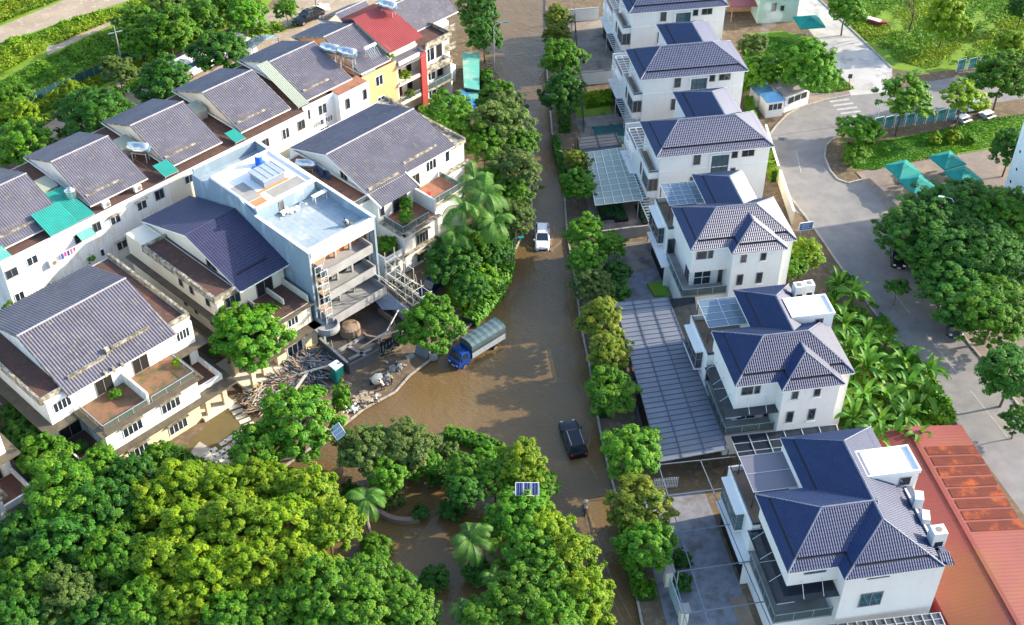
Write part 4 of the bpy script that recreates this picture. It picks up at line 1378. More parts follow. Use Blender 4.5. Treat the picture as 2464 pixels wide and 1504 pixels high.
railing(t, [(6.4, -1.3), (11.9, -1.3), (11.9, 2.5)], 5.95, 0.85)
railing(t, [(-2.45, 14), (-2.45, 2.1), (-0.2, 2.1)], 8.88, 0.7, name='side_railing')
window(t, 'f', 0.9, 2.6, 4.9, 6.0, 8.2, 2, 1, name='door')
window(t, 'f', 0.9, 0.55, 1.2, 6.6, 8.2, 1, 1)
window(t, 'f', 2.6, 9.8, 11.5, 7.6, 9.0, 3, 1, fm='frame_w')
window(t, 'f', 2.6, 13.1, 13.8, 7.5, 9.0, 1, 1, fm='frame_w')
window(t, 'f', 2.6, 7.2, 8.6, 6.0, 8.2, 2, 1, gm='dark_in', name='door')
window(t, 'f', -3.0, 2.6, 4.5, 3.1, 4.9, 4, 1, hood=True)
window(t, 'f', -3.0, 2.6, 4.2, 0.6, 2.0, 3, 1, hood=True)
window(t, 'f', 2.6, -2.0, 0.2, 3.1, 5.2, 2, 1, name='door')
window(t, 'l', 0.3, 6.2, 7.4, 8.9, 10.7, 2, 1, gm='dark_in', fm='wood', name='door')

dup(tw, local((-43.0, 87.1), LA, -22.4, 0), None, 'white house corner with flat ledges, cut off by the left frame edge')

# ------------------------------------------------------------------ vehicles
def paint(name, c, rough=0.25):
    m = mat(name, c, rough=rough, spec=0.6)
    m.node_tree.nodes['Principled BSDF'].inputs['Coat Weight'].default_value = 0.35
    m.node_tree.nodes['Principled BSDF'].inputs['Coat Roughness'].default_value = 0.08
    return m


P_WHITE, P_BLACK, P_NAVY, P_GREY, P_BLUE = paint('white_car_paint', (0.78, 0.80, 0.82)), paint('black_car_paint', (0.010, 0.012, 0.018)), paint('navy_car_paint', (0.006, 0.014, 0.085)), paint('dark_grey_car_paint', (0.05, 0.055, 0.065)), paint('blue_truck_paint', (0.004, 0.045, 0.26))


def loft(mb, secs):
    """secs: list of (x, [(y, z), ...]) cross-sections with equal point counts"""
    n = len(secs[0][1])
    vs = [(x, y, z) for x, s in secs for y, z in s]
    fs = [tuple(range(n - 1, -1, -1)), tuple((len(secs) - 1) * n + i for i in range(n))]
    for k in range(len(secs) - 1):
        for i in range(n):
            fs.append((k * n + i, k * n + (i + 1) % n, (k + 1) * n + (i + 1) % n, (k + 1) * n + i))
    return mb.add(vs, fs)


def wheel(par, x, y, r=0.36, w_=0.24):
    m = MB()
    s = 1 if y > 0 else -1
    n = 16
    for (a, b, rr) in ((y, y - s * w_, r),):
        m.bar((x, a, r), (x, b, r), rr, n)
    o = m.build('wheel', 'tyre', par)
    MB().bar((x, y + s * 0.015, r), (x, y - s * 0.05, r), r * 0.62, n).build('rim', 'rim', o)
    return o


def car(label, loc, rz, body, L=4.65, Wd=1.86, H=1.70, kind='suv', cat='car', group=None, name='parked_car'):
    t = thing(name, label, cat, loc, rz, group)
    w_ = Wd / 2

    def sec(x, wf, zt, zl=0.28, ed=0.08):
        return (x, [(-w_ * wf * 0.94, zl), (-w_ * wf, zl + 0.2), (-w_ * wf, zt - 0.25), (-w_ * wf * 0.93, zt - ed), (-w_ * wf * 0.80, zt), (w_ * wf * 0.80, zt), (w_ * wf * 0.93, zt - ed), (w_ * wf, zt - 0.25), (w_ * wf, zt - 0.45 if zt - 0.45 > zl + 0.2 else zl + 0.2), (w_ * wf * 0.94, zl)])
    h = H * 0.60
    if kind == 'pickup':
        ss = [(-0.5, 0.93, h * 0.9, 0.4), (-0.49, 0.97, h, 0.35), (-0.18, 1, h, 0.32), (0.2, 1, h, 0.32), (0.40, 0.98, h * 0.97, 0.32), (0.475, 0.92, h * 0.9, 0.34), (0.50, 0.84, h * 0.68, 0.4)]
    else:
        ss = [(-0.5, 0.86, h * 0.85, 0.4), (-0.485, 0.94, h * 0.98, 0.34), (-0.36, 1, h, 0.28), (0.16, 1, h, 0.28), (0.34, 0.985, h * 0.96, 0.28), (0.45, 0.93, h * 0.88, 0.30), (0.49, 0.84, h * 0.72, 0.34), (0.5, 0.76, h * 0.6, 0.38)]
    b = MB()
    loft(b, [sec(x * L, wf, zt, zl) for x, wf, zt, zl in ss])
    body_o = b.build('body', body, t, smooth=True, bevel=0.03)
    if kind == 'pickup':
        x0, x1, x2, x3 = -0.13, -0.11, 0.08, 0.23
    else:
        x0, x1, x2, x3 = -0.47, -0.41, 0.03, 0.21
    g = MB()
    lo, hi = h - 0.04, H - 0.05
    wl, wh = w_ * 0.90, w_ * 0.72
    g.hexa([(x0 * L, -wl, lo), (x3 * L, -wl * 0.95, lo), (x3 * L, wl * 0.95, lo), (x0 * L, wl, lo), (x1 * L, -wh, hi), (x2 * L, -wh, hi), (x2 * L, wh, hi), (x1 * L, wh, hi)])
    g.build('window', 'glass_dark', t, bevel=0.05)
    r = MB()
    r.hexa([((x1 - 0.01) * L, -wh * 0.98, hi - 0.03), ((x2 + 0.015) * L, -wh * 0.98, hi - 0.03), ((x2 + 0.015) * L, wh * 0.98, hi - 0.03), ((x1 - 0.01) * L, wh * 0.98, hi - 0.03),
            (x1 * L + 0.03, -wh * 0.9, H), (x2 * L - 0.05, -wh * 0.9, H), (x2 * L - 0.05, wh * 0.9, H), (x1 * L + 0.03, wh * 0.9, H)])
    for s in (-1, 1):
        r.beam((x3 * L, s * wl * 0.94, lo), (x2 * L, s * wh, hi), 0.07, 0.07)
        r.beam((x0 * L, s * wl, lo), (x1 * L, s * wh, hi), 0.10, 0.12)
        r.beam(((x1 + x2) / 2 * L, s * wl * 0.99, lo), ((x1 + x2) / 2 * L, s * wh, hi), 0.06, 0.06)
    r.build('roof', body, t, bevel=0.02)
    if kind == 'suv':
        k = MB()
        for s in (-1, 1):
            k.beam((x1 * L + 0.1, s * wh * 0.88, H + 0.05), (x2 * L - 0.1, s * wh * 0.88, H + 0.05), 0.05, 0.05)
        k.build('roof_rail', 'steel', t)
    if kind == 'pickup':
        MB().box(-0.485 * L, -0.145 * L, -w_ * 0.78, w_ * 0.78, h + 0.0, h + 0.012).build('cargo_bed', 'dark_in', t)
        e = MB()
        for a in ((-0.49 * L, -0.145 * L, -w_ * 0.93, -w_ * 0.80), (-0.49 * L, -0.145 * L, w_ * 0.80, w_ * 0.93), (-0.495 * L, -0.475 * L, -w_ * 0.9, w_ * 0.9)):
            e.box(*a, h - 0.05, h + 0.09)
        e.build('bed_side', body, t)
    for x in (-0.30 * L, 0.31 * L):
        for s in (-1, 1):
            wheel(t, x, s * w_ * 0.985)
    for s in (-1, 1):
        MB().hexa([(0.475 * L, s * w_ * 0.62 - 0.14, h * 0.70), (0.497 * L, s * w_ * 0.62 - 0.14, h * 0.70), (0.497 * L, s * w_ * 0.62 + 0.14, h * 0.70), (0.46 * L, s * w_ * 0.62 + 0.14, h * 0.70),
                   (0.455 * L, s * w_ * 0.62 - 0.14, h * 0.86), (0.485 * L, s * w_ * 0.62 - 0.14, h * 0.84), (0.478 * L, s * w_ * 0.62 + 0.14, h * 0.84), (0.45 * L, s * w_ * 0.62 + 0.14, h * 0.86)]).build('headlight', 'lamp', t)
        MB().box(-0.503 * L, -0.485 * L, s * w_ * 0.72 - 0.1, s * w_ * 0.72 + 0.1, h * 0.7, h * 0.92).build('tail_light', 'red_plastic', t)
        MB().box(0.17 * L, 0.21 * L, min(s * w_ * 1.0, s * w_ * 1.14), max(s * w_ * 1.0, s * w_ * 1.14), h - 0.02, h + 0.13).build('wing_mirror', body, t)
    MB().box(0.497 * L, 0.503 * L, -w_ * 0.45, w_ * 0.45, h * 0.42, h * 0.62).build('grille', 'black', t)
    MB().box(0.503 * L, 0.506 * L, -0.22, 0.22, 0.34, 0.45).build('number_plate', 'frame_w', t)
    return t


def facing(a, b):
    d = b - a
    return math.atan2(d.y, d.x)


WZ = -0.36
CG = 'cars caught in the flooded street'
pa, pb = at(1306, 528), at(1304, 600)
car('white SUV ploughing down the flooded street towards the camera', (at(1304, 572, 0.4).x, at(1304, 572, 0.4).y, WZ), math.radians(-91), P_WHITE, group=CG, name='suv')
pa, pb = at(1366, 1018, 0.5), at(1390, 1088, 0.5)
c_ = (pa + pb) / 2
car('black SUV with roof rails driving away through brown water', (c_.x, c_.y, WZ), facing(pb, pa), P_BLACK, L=5.2, Wd=2.08, H=1.85, group=CG, name='suv')
p_ = at(1225, 237, 0.5)
car('pale car almost hidden by roadside trees in the flooded street', (p_.x, p_.y, WZ), math.radians(85), P_WHITE, H=1.5, kind='sedan', group=CG)
pa, pb = at(712, 52, 0.9), at(770, 25, 1.0)
c_ = (pa + pb) / 2
car('black pickup truck parked on the dirt lane behind the townhouses', (c_.x, c_.y, 0.15), facing(pb, pa), P_BLACK, L=5.4, H=1.8, kind='pickup', name='pickup_truck', cat='pickup truck')
p_ = at(1036, 690, 0.6)
car('navy car parked in the driveway under dark trees', (p_.x, p_.y, 0.16), math.radians(-122), P_NAVY, L=4.4, H=1.5, kind='sedan')
p_ = at(2295, 782, 0.7)
car('dark grey car nosing out from under the big tree canopy', (p_.x, p_.y, 0.21), math.radians(-100), P_GREY, L=4.4, H=1.55, kind='sedan')
p_ = at(2338, 258, 0.6)
car('white car parked under trees beside the picture boards', (p_.x, p_.y, 0.21), math.radians(192), P_WHITE, L=4.5, H=1.5, kind='sedan')
p_ = at(2160, 620, 0.6)
car('black car in deep shade at the edge of the big tree canopy', (p_.x, p_.y, 0.21), math.radians(-100), P_BLACK, L=4.2, H=1.5, kind='sedan')

for m_ in (P_BLACK, P_NAVY, P_GREY):
    b_ = m_.node_tree.nodes['Principled BSDF']
    b_.inputs['Coat Weight'].default_value = 0.15
    b_.inputs['Specular IOR Level'].default_value = 0.3
# covered lorry
pa = at(1090, 868, 0.9)
pb = at(1196, 800, 1.1)
c_ = (pa + pb) / 2
t = thing('lorry', 'blue lorry with grey-green canvas load cover standing in the flood', 'lorry', (c_.x, c_.y, WZ), facing(pb, pa))
M['canvas'] = mat('grey_green_canvas', (0.075, 0.125, 0.14), (0.055, 0.095, 0.11), 0.75, 0.8, bump=0.04, bscale=2.0)
cv = MB()
secs = []
nb = 13
for i in range(nb):
    x = -3.62 + 5.05 * i / (nb - 1)
    sag = 0.0 if i % 2 == 0 else -0.06
    secs.append((x, [(-1.05, 2.25), (-1.08, 2.85 + sag), (-0.75, 3.12 + sag), (0, 3.22 + sag), (0.75, 3.12 + sag), (1.08, 2.85 + sag), (1.05, 2.25)]))
loft(cv, secs)
cv.build('load_cover', 'canvas', t)
MB().box(-3.6, 1.4, -1.04, 1.04, 1.05, 2.28).build('load_bed', 'sheet_dark', t)
s = MB()
for sy in (-1, 1):
    for z in (1.08, 1.34, 1.60):
        y = sy * 1.06
        s.box(-3.6, 1.4, y - 0.02, y + 0.02, z, z + 0.22)
s.build('side_panel', 'steel', t)
MB().box(-3.62, 1.42, -0.8, 0.8, 0.75, 1.05).build('chassis', 'steel_dark', t)
cb = MB()
loft(cb, [(1.55, [(-0.95, 0.55), (-0.97, 1.5), (-0.85, 2.30), (0.85, 2.30), (0.97, 1.5), (0.95, 0.55)]), (2.75, [(-0.95, 0.55), (-0.97, 1.5), (-0.85, 2.32), (0.85, 2.32), (0.97, 1.5), (0.95, 0.55)]),
          (3.2, [(-0.94, 0.5), (-0.95, 1.45), (-0.93, 1.52), (0.93, 1.52), (0.95, 1.45), (0.94, 0.5)]), (3.35, [(-0.9, 0.5), (-0.9, 0.9), (-0.88, 1.3), (0.88, 1.3), (0.9, 0.9), (0.9, 0.5)])])
cb.build('cab', P_BLUE, t, bevel=0.04)
MB().hexa([(3.20, -0.85, 1.56), (3.22, -0.85, 1.56), (3.22, 0.85, 1.56), (3.20, 0.85, 1.56), (2.82, -0.76, 2.24), (2.84, -0.76, 2.24), (2.84, 0.76, 2.24), (2.82, 0.76, 2.24)]).build('windscreen', 'glass_dark', t)
for sy in (-1, 1):
    MB().hexa([(1.9, sy * 0.955, 1.5), (2.85, sy * 0.955, 1.5), (2.85, sy * 0.985, 1.5), (1.9, sy * 0.985, 1.5), (1.95, sy * 0.87, 2.18), (2.6, sy * 0.87, 2.18), (2.6, sy * 0.90, 2.18), (1.95, sy * 0.90, 2.18)]).build('window', 'glass_dark', t)
    MB().box(3.3, 3.37, sy * 0.62 - 0.16, sy * 0.62 + 0.16, 0.78, 0.98).build('headlight', 'lamp', t)
    MB().box(3.0, 3.08, sy * 1.12 - 0.1, sy * 1.12 + 0.1, 1.6, 2.0).build('wing_mirror', 'black', t)
    for x in (2.4, -2.2):
        wheel(t, x, sy * 0.98, 0.42, 0.28)
MB().box(3.34, 3.38, -0.24, 0.24, 0.55, 0.68).build('number_plate', 'frame_w', t)

# coach and van on the back lane
pa, pb = at(433, 172, 1.5), at(520, 128, 1.5)
t = thing('coach', 'white coach with blue window band, half hidden by lane trees', 'bus', (*((pa + pb) / 2)[:2], 0.15), facing(pa, pb))
b = MB()
loft(b, [(-4.6, [(-1.15, 0.4), (-1.2, 1.6), (-1.15, 2.9), (-0.9, 3.05), (0.9, 3.05), (1.15, 2.9), (1.2, 1.6), (1.15, 0.4)]), (4.4, [(-1.15, 0.4), (-1.2, 1.6), (-1.15, 2.9), (-0.9, 3.05), (0.9, 3.05), (1.15, 2.9), (1.2, 1.6), (1.15, 0.4)]),
         (4.8, [(-1.05, 0.4), (-1.1, 1.4), (-1.0, 2.6), (-0.8, 2.8), (0.8, 2.8), (1.0, 2.6), (1.1, 1.4), (1.05, 0.4)])])
b.build('body', P_WHITE, t, bevel=0.05)
for sy in (-1, 1):
    y = sy * 1.185
    MB().box(-4.4, 4.2, y - 0.02, y + 0.02, 1.75, 2.6).build('window', mat('blue_window_band', (0.01, 0.09, 0.36), (0.005, 0.02, 0.06), 0.15, 1.2, lo=0.45, hi=0.55), t)
    for x in (-2.6, 3.0):
        wheel(t, x, sy * 1.18, 0.48, 0.28)
MB().box(-1.0, 0.2, -0.5, 0.5, 3.05, 3.15).build('roof_hatch', 'frame_w', t)
MB().hexa([(4.82, -0.95, 1.4), (4.86, -0.95, 1.4), (4.86, 0.95, 1.4), (4.82, 0.95, 1.4), (4.80, -0.85, 2.5), (4.84, -0.85, 2.5), (4.84, 0.85, 2.5), (4.80, 0.85, 2.5)]).build('windscreen', 'glass_dark', t)
p_ = at(582, 108, 1.2)
t = thing('van', 'white van with dark windscreen behind the lane tree', 'van', (p_.x, p_.y, 0.15), math.radians(-42))
b = MB()
loft(b, [(-2.6, [(-0.95, 0.4), (-1.0, 1.3), (-0.85, 2.3), (0.85, 2.3), (1.0, 1.3), (0.95, 0.4)]), (1.3, [(-0.95, 0.4), (-1.0, 1.3), (-0.85, 2.3), (0.85, 2.3), (1.0, 1.3), (0.95, 0.4)]),
         (2.1, [(-0.95, 0.4), (-0.98, 1.2), (-0.9, 1.35), (0.9, 1.35), (0.98, 1.2), (0.95, 0.4)]), (2.6, [(-0.88, 0.4), (-0.9, 0.8), (-0.8, 1.05), (0.8, 1.05), (0.9, 0.8), (0.88, 0.4)])])
b.build('body', P_WHITE, t, bevel=0.05)
MB().hexa([(2.05, -0.82, 1.42), (2.09, -0.82, 1.44), (2.09, 0.82, 1.44), (2.05, 0.82, 1.42), (1.40, -0.76, 2.22), (1.44, -0.76, 2.24), (1.44, 0.76, 2.24), (1.40, 0.76, 2.22)]).build('windscreen', 'glass_dark', t)
for sy in (-1, 1):
    y = sy * 0.97
    MB().box(-2.3, 1.2, y - 0.03, y + 0.03, 1.45, 2.0).build('window', 'glass_dark', t)
    for x in (-1.7, 1.6):
        wheel(t, x, sy * 0.98, 0.36, 0.24)


# ------------------------------------------------------------------ people
def person(label, loc, rz, shirt, trousers, pose='stand', hat=None, group=None, hair=(0.01, 0.009, 0.008), z0=0.0):
    t = thing('person', label, 'person', loc, rz, group)
    J = {'stand': dict(pel=(0, 0, .92), chest=(0.03, 0, 1.32), neck=(0.04, 0, 1.48), head=(0.06, 0, 1.62), kn=[(0.03, .11, .50), (0.06, -.11, .50)], ft=[(-.03, .12, .06), (0.10, -.12, .06)], el=[(0.02, .27, 1.15), (0.06, -.27, 1.15)], hd=[(0.16, .26, .95), (0.24, -.22, 1.0)]),
         'work': dict(pel=(-.12, 0, .86), chest=(0.16, 0, 1.16), neck=(0.28, 0, 1.24), head=(0.40, 0, 1.28), kn=[(0.05, .14, .47), (0.0, -.14, .47)], ft=[(0.08, .16, .06), (-.16, -.16, .06)], el=[(0.32, .27, .98), (0.36, -.27, 1.0)], hd=[(0.50, .16, .80), (0.52, -.14, .84)]),
         'crouch': dict(pel=(-.1, 0, .40), chest=(0.12, 0, .78), neck=(0.22, 0, .92), head=(0.30, 0, 1.02), kn=[(0.34, .16, .50), (0.32, -.16, .46)], ft=[(0.08, .15, .06), (0.04, -.15, .06)], el=[(0.34, .25, .66), (0.34, -.25, .62)], hd=[(0.55, .12, .42), (0.52, -.12, .35)]),
         'ride': dict(pel=(-.15, 0, .78), chest=(0.02, 0, 1.18), neck=(0.07, 0, 1.34), head=(0.10, 0, 1.48), kn=[(0.25, .20, .68), (0.25, -.20, .68)], ft=[(0.16, .20, .28), (0.16, -.20, .28)], el=[(0.16, .30, 1.02), (0.16, -.30, 1.02)], hd=[(0.42, .30, 1.02), (0.42, -.30, 1.02)])}[pose]
    vs = [J['pel'], J['chest'], J['neck'], J['head']]
    rr = [0.155, 0.165, 0.062, 0.09]
    ed = [(0, 1), (1, 2), (2, 3)]
    for s in (0, 1):
        y = 0.17 * (1 if s == 0 else -1)
        n = len(vs)
        vs += [(J['pel'][0], y * 0.55, J['pel'][2] - 0.06), J['kn'][s], J['ft'][s], (J['ft'][s][0] + 0.17, J['ft'][s][1], J['ft'][s][2] - 0.02),
               (J['chest'][0] + 0.01, y * 1.05, J['chest'][2] + 0.08), J['el'][s], J['hd'][s]]
        rr += [0.10, 0.068, 0.05, 0.042, 0.07, 0.047, 0.036]
        ed += [(0, n), (n, n + 1), (n + 1, n + 2), (n + 2, n + 3), (1, n + 4), (n + 4, n + 5), (n + 5, n + 6)]
        hx, hy, hz = J['hd'][s]
        ex, ey, ez = J['el'][s]
        d = Vector((hx - ex, hy - ey, hz - ez)).normalized()
        for k in range(5):
            m = len(vs)
            off = Vector((0, (k - 2) * 0.018, 0))
            tip = Vector((hx, hy, hz)) + d * (0.10 if k else 0.06) + off * 1.5 + Vector((0.01, 0, -0.02))
            vs += [tuple(tip)]
            rr += [0.010]
            ed += [(n + 6, m)]
    me = bpy.data.meshes.new('body')
    me.from_pydata([tuple(v) for v in vs], ed, [])
    o = bpy.data.objects.new('body', me)
    C.objects.link(o)
    o.parent = t
    sk = o.modifiers.new('skin', 'SKIN')
    me.skin_vertices.new() if not me.skin_vertices else None
    for i, r in enumerate(rr):
        me.skin_vertices[0].data[i].radius = (r, r)
    me.skin_vertices[0].data[0].use_root = True
    sub = o.modifiers.new('sub', 'SUBSURF')
    sub.levels = sub.render_levels = 1
    dg = bpy.context.evaluated_depsgraph_get()
    ev = o.evaluated_get(dg)
    mesh = bpy.data.meshes.new_from_object(ev)
    o.modifiers.clear()
    o.data = mesh
    mesh.name = 'body'
    ms = mat('cloth', shirt, rough=0.85)
    mt = mat('cloth', trousers, rough=0.85)
    mesh.materials.clear()
    for m in (ms, mt, M['skin']):
        mesh.materials.append(m)
    pel, ch, hd = Vector(J['pel']), Vector(J['chest']), [Vector(h) for h in J['hd']]
    legs = [Vector(p) for k in ('kn', 'ft') for p in J[k]]
    for f in mesh.polygons:
        c = f.center
        dl = min((c - q).length for q in legs)
        if (c - Vector(J['head'])).length < 0.16 or min((c - h).length for h in hd) < 0.16:
            f.material_index = 2
        elif dl < 0.30 or c.z < pel.z - 0.02:
            f.material_index = 1
        f.use_smooth = True
    hx, hy, hz = J['head']
    h = MB()
    h.blob((hx - 0.015, hy, hz + 0.045), (0.105, 0.095, 0.085), 10)
    h.build('hair', mat('hair', hair, rough=0.7), t, smooth=True)
    fc = MB()
    fc.blob((hx + 0.10, hy, hz - 0.02), (0.022, 0.018, 0.025), 6)
    for s in (-1, 1):
        fc.blob((hx, hy + s * 0.095, hz), (0.02, 0.012, 0.03), 6)
    fc.build('face', 'skin', t, smooth=True)
    if hat:
        if hat == 'cone':
            MB().lathe([(0.24, 0.0), (0.20, 0.04), (0.02, 0.17)], 16, (hx, hy, hz + 0.06)).build('hat', mat('straw', (0.72, 0.58, 0.40), rough=0.8), t)
        else:
            MB().lathe([(0.15, 0.0), (0.125, 0.02), (0.12, 0.07), (0.07, 0.12)], 14, (hx, hy, hz + 0.055)).build('hat', mat('hat_cloth', hat, rough=0.6), t)
    return t


p_ = at(905, 972, 0.1)
person('man in white shirt and dark trousers walking at the muddy water edge', (p_.x, p_.y, 0.02), math.radians(100), (0.72, 0.72, 0.70), (0.02, 0.02, 0.025))
p_ = at(942, 922, 0.2)
person('worker in yellowish shirt bending by the cement mixer', (p_.x, p_.y, 0.14), math.radians(200), (0.62, 0.58, 0.30), (0.03, 0.03, 0.03), 'work', (0.65, 0.62, 0.5))
p_ = at(921, 938, 0.2)
person('worker in pale pink shirt stooping over sacks by the mixer', (p_.x, p_.y, 0.14), math.radians(150), (0.62, 0.50, 0.44), (0.05, 0.05, 0.06), 'work')
p_ = local(BO, BA, 7.2, 2.3, 11.52)
person('roof worker in pale shirt crouching on the blue tiled terrace', tuple(p_), math.radians(230), (0.55, 0.55, 0.55), (0.10, 0.10, 0.11), 'crouch')
p_ = at(1075, 1080, 0.2)
person('dark-clothed person sitting among the island bushes', (p_.x, p_.y, 0.1), math.radians(200), (0.07, 0.07, 0.09), (0.03, 0.03, 0.05), 'crouch')
# rider on a motorbike in the flood
p_ = at(1408, 1228, 0.0)
rz = math.radians(84)
t = thing('motorbike', 'small motorbike wading up the flooded street', 'motorbike', (p_.x, p_.y, WZ + 0.05), rz)
for x in (-0.6, 0.62):
    w_ = MB().bar((x, 0.05, 0.28), (x, -0.05, 0.28), 0.28, 14).build('wheel', 'tyre', t)
    MB().bar((x, 0.055, 0.28), (x, -0.055, 0.28), 0.15, 12).build('rim', 'rim', w_)
b = MB()
loft(b, [(-0.75, [(-0.10, 0.62), (-0.12, 0.74), (0.12, 0.74), (0.10, 0.62)]), (-0.1, [(-0.14, 0.42), (-0.15, 0.76), (0.15, 0.76), (0.14, 0.42)]), (0.25, [(-0.12, 0.32), (-0.10, 0.55), (0.10, 0.55), (0.12, 0.32)]), (0.55, [(-0.16, 0.5), (-0.12, 1.0), (0.12, 1.0), (0.16, 0.5)])])
b.build('body', P_GREY, t, bevel=0.02)
MB().bar((0.48, -0.34, 1.02), (0.48, 0.34, 1.02), 0.02).bar((0.62, 0, 0.3), (0.5, 0, 1.0), 0.03).build('handlebar', 'steel_dark', t)
MB().box(-0.70, 0.05, -0.12, 0.12, 0.755, 0.82).build('saddle', 'black', t)
person('rider in pale brown jacket and cone hat on the motorbike', (p_.x, p_.y, WZ + 0.09), rz, (0.58, 0.45, 0.36), (0.09, 0.08, 0.10), 'ride', 'cone')


# ------------------------------------------------------------------ street lamps, signs, boards
def solar_lamp(label, base, ph, pw, pd, rz, tilt=22, cell='solar'):
    t = thing('street_lamp', label, 'street lamp', base, rz, 'solar street lamps')
    MB().bar((0, 0, 0), (0, 0, ph), 0.07, 8, 0.045).build('pole', 'steel', t)
    a = math.radians(tilt)
    m = MB()
    nx = 3
    c, s = math.cos(a), math.sin(a)

    def q(x, y, z):
        return (x, y * c - z * s, ph + 0.15 + y * s + z * c)
    m.hexa([q(-pw / 2, -pd / 2, 0), q(pw / 2, -pd / 2, 0), q(pw / 2, pd / 2, 0), q(-pw / 2, pd / 2, 0), q(-pw / 2, -pd / 2, .04), q(pw / 2, -pd / 2, .04), q(pw / 2, pd / 2, .04), q(-pw / 2, pd / 2, .04)])
    o = m.build('solar_panel', cell, t)
    f = MB()
    for k in range(nx + 1):
        x = -pw / 2 + pw * k / nx
        f.beam(q(x, -pd / 2, .05), q(x, pd / 2, .05), 0.06, 0.03)
    for y in (-pd / 2, pd / 2):
        f.beam(q(-pw / 2, y, .052), q(pw / 2, y, .052), 0.05, 0.03)
    for k in range(nx * 3):
        x = -pw / 2 + pw * (k + 0.5) / (nx * 3)
        f.beam(q(x, -pd / 2, .045), q(x, pd / 2, .045), 0.012, 0.012)
    f.build('panel_frame', 'steel_white', o)
    MB().beam((0, 0, ph - 0.9), (-1.1, 0.3, ph - 0.75), 0.06, 0.06).build('arm', 'steel', t)
    MB().box(-1.5, -0.95, 0.15, 0.45, ph - 0.80, ph - 0.70).build('lamp_head', 'frame_w', t)
    return t


p_ = at(826, 1140, 0)
solar_lamp('street lamp with pale tilted solar panel, left of the island trees', (p_.x, p_.y, 0), 6.0, 1.75, 1.1, math.radians(-60), 25, mat('pale_solar_cell', (0.26, 0.31, 0.37), rough=0.25))
p_ = at(1268, 1178, 6.0)
solar_lamp('street lamp with blue three-part solar panel rising from the island trees', (p_.x, p_.y, 0), 5.9, 2.2, 1.25, 0, 30)


def arm_lamp(label, base, top, z, arm, head_m, group='street lamps with curved arms', pole='steel'):
    t = thing('street_lamp', label, 'street lamp', base, 0, group)
    d = Vector((top[0] - base[0], top[1] - base[1], 0))
    MB().bar((0, 0, 0), (0, 0, z - 0.6), 0.075, 8, 0.05).build('pole', pole, t)
    m = MB()
    pts = [(0, 0, z - 0.6), (arm[0] * 0.15, arm[1] * 0.15, z - 0.15), (arm[0] * 0.45, arm[1] * 0.45, z), (arm[0] * 0.8, arm[1] * 0.8, z + 0.03)]
    m.path(pts, [0.05, 0.045, 0.04, 0.04])
    m.build('arm', pole, t)
    a = Vector((arm[0], arm[1], 0)).normalized()
    h = MB().beam(Vector((arm[0] * 0.72, arm[1] * 0.72, z + 0.05)), Vector((arm[0] * 0.72, arm[1] * 0.72, z + 0.05)) + a * 0.75, 0.30, 0.14)
    h.build('lamp_head', head_m, t, bevel=0.03)
    return t


p_ = at(1189, 172, 0.15)
arm_lamp('teal-headed street lamp on the far left bank beside the dark trees', (p_.x, p_.y, 0.14), p_, 8.0, (1.9, 0.3), 'teal_plastic')
p_ = at(1232, 640, 0.1)
arm_lamp('teal-headed street lamp in the trees beside the white SUV', (p_.x, p_.y, 0.14), p_, 4.2, (0.9, 0.1), 'teal_plastic')
p_ = at(2110, 292, 0.2)
arm_lamp('white curved street lamp in front of the open-crowned tree', (p_.x, p_.y, 0.2), p_, 8.0, (-1.3, 0.4), 'frame_w', pole='steel_white')
p_ = at(2283, 480, 8.0)
arm_lamp('white-headed street lamp poking out beside the paired teal parasols', (p_.x + 0.6, p_.y, 0.2), p_, 8.0, (-1.6, 0.2), 'frame_w', pole='steel_white')


def utility_pole(label, base, h, cross=True):
    t = thing('utility_pole', label, 'utility pole', base, 0, 'poles along the back lane')
    MB().bar((0, 0, 0), (0, 0, h), 0.13, 8, 0.09).build('pole', 'conc', t)
    if cross:
        m = MB()
        m.beam((-0.9, -0.5, h - 0.9), (0.9, 0.5, h - 0.9), 0.1, 0.1)
        m.build('crossarm', 'steel', t)
    return t


p_ = at(302, 190, 0.15)
utility_pole('tall pale pole with crossarm beside the lane shrubs', (p_.x, p_.y, 0.14), 8.6)
p_ = at(762, 28, 0.15)
utility_pole('pale pole behind the black pickup truck', (p_.x, p_.y, 0.14), 8.5, False)

# blue notice board on posts by the bend
p_ = at(1938, 548, 1.4)
t = thing('notice_board', 'small blue notice board on posts beside the grey road', 'sign', (p_.x, p_.y, 0.2), math.radians(12))
MB().box(-0.85, 0.85, -0.04, 0.04, 0.9, 2.0).build('panel', mat('blue_board', (0.02, 0.12, 0.36), (0.02, 0.17, 0.40), 0.5, 2.0), t)
f = MB()
for a in ((-0.9, 0.9, 1.98, 2.05), (-0.9, 0.9, 0.85, 0.92)):
    f.box(a[0], a[1], -0.06, 0.06, a[2], a[3])
f.box(-0.92, -0.85, -0.06, 0.06, 0.85, 2.05)
f.box(0.85, 0.92, -0.06, 0.06, 0.85, 2.05)
f.build('frame', 'steel_white', t)
g = MB()
for k, (x0, x1) in enumerate(((-0.6, 0.55), (-0.7, 0.6), (-0.5, 0.4), (-0.65, 0.65))):
    x = x0
    while x < x1:
        l = 0.06 + 0.10 * ((k * 7 + int(x * 31)) % 3)
        g.box(x, min(x + l, x1), -0.05, -0.04, 1.75 - k * 0.2, 1.81 - k * 0.2)
        x += l + 0.06
g.build('lettering', 'frame_w', t)
MB().box(-0.6, -0.52, -0.03, 0.03, 0, 0.9).build('post', 'steel', t)
MB().box(0.52, 0.6, -0.03, 0.03, 0, 0.9).build('post', 'steel', t)

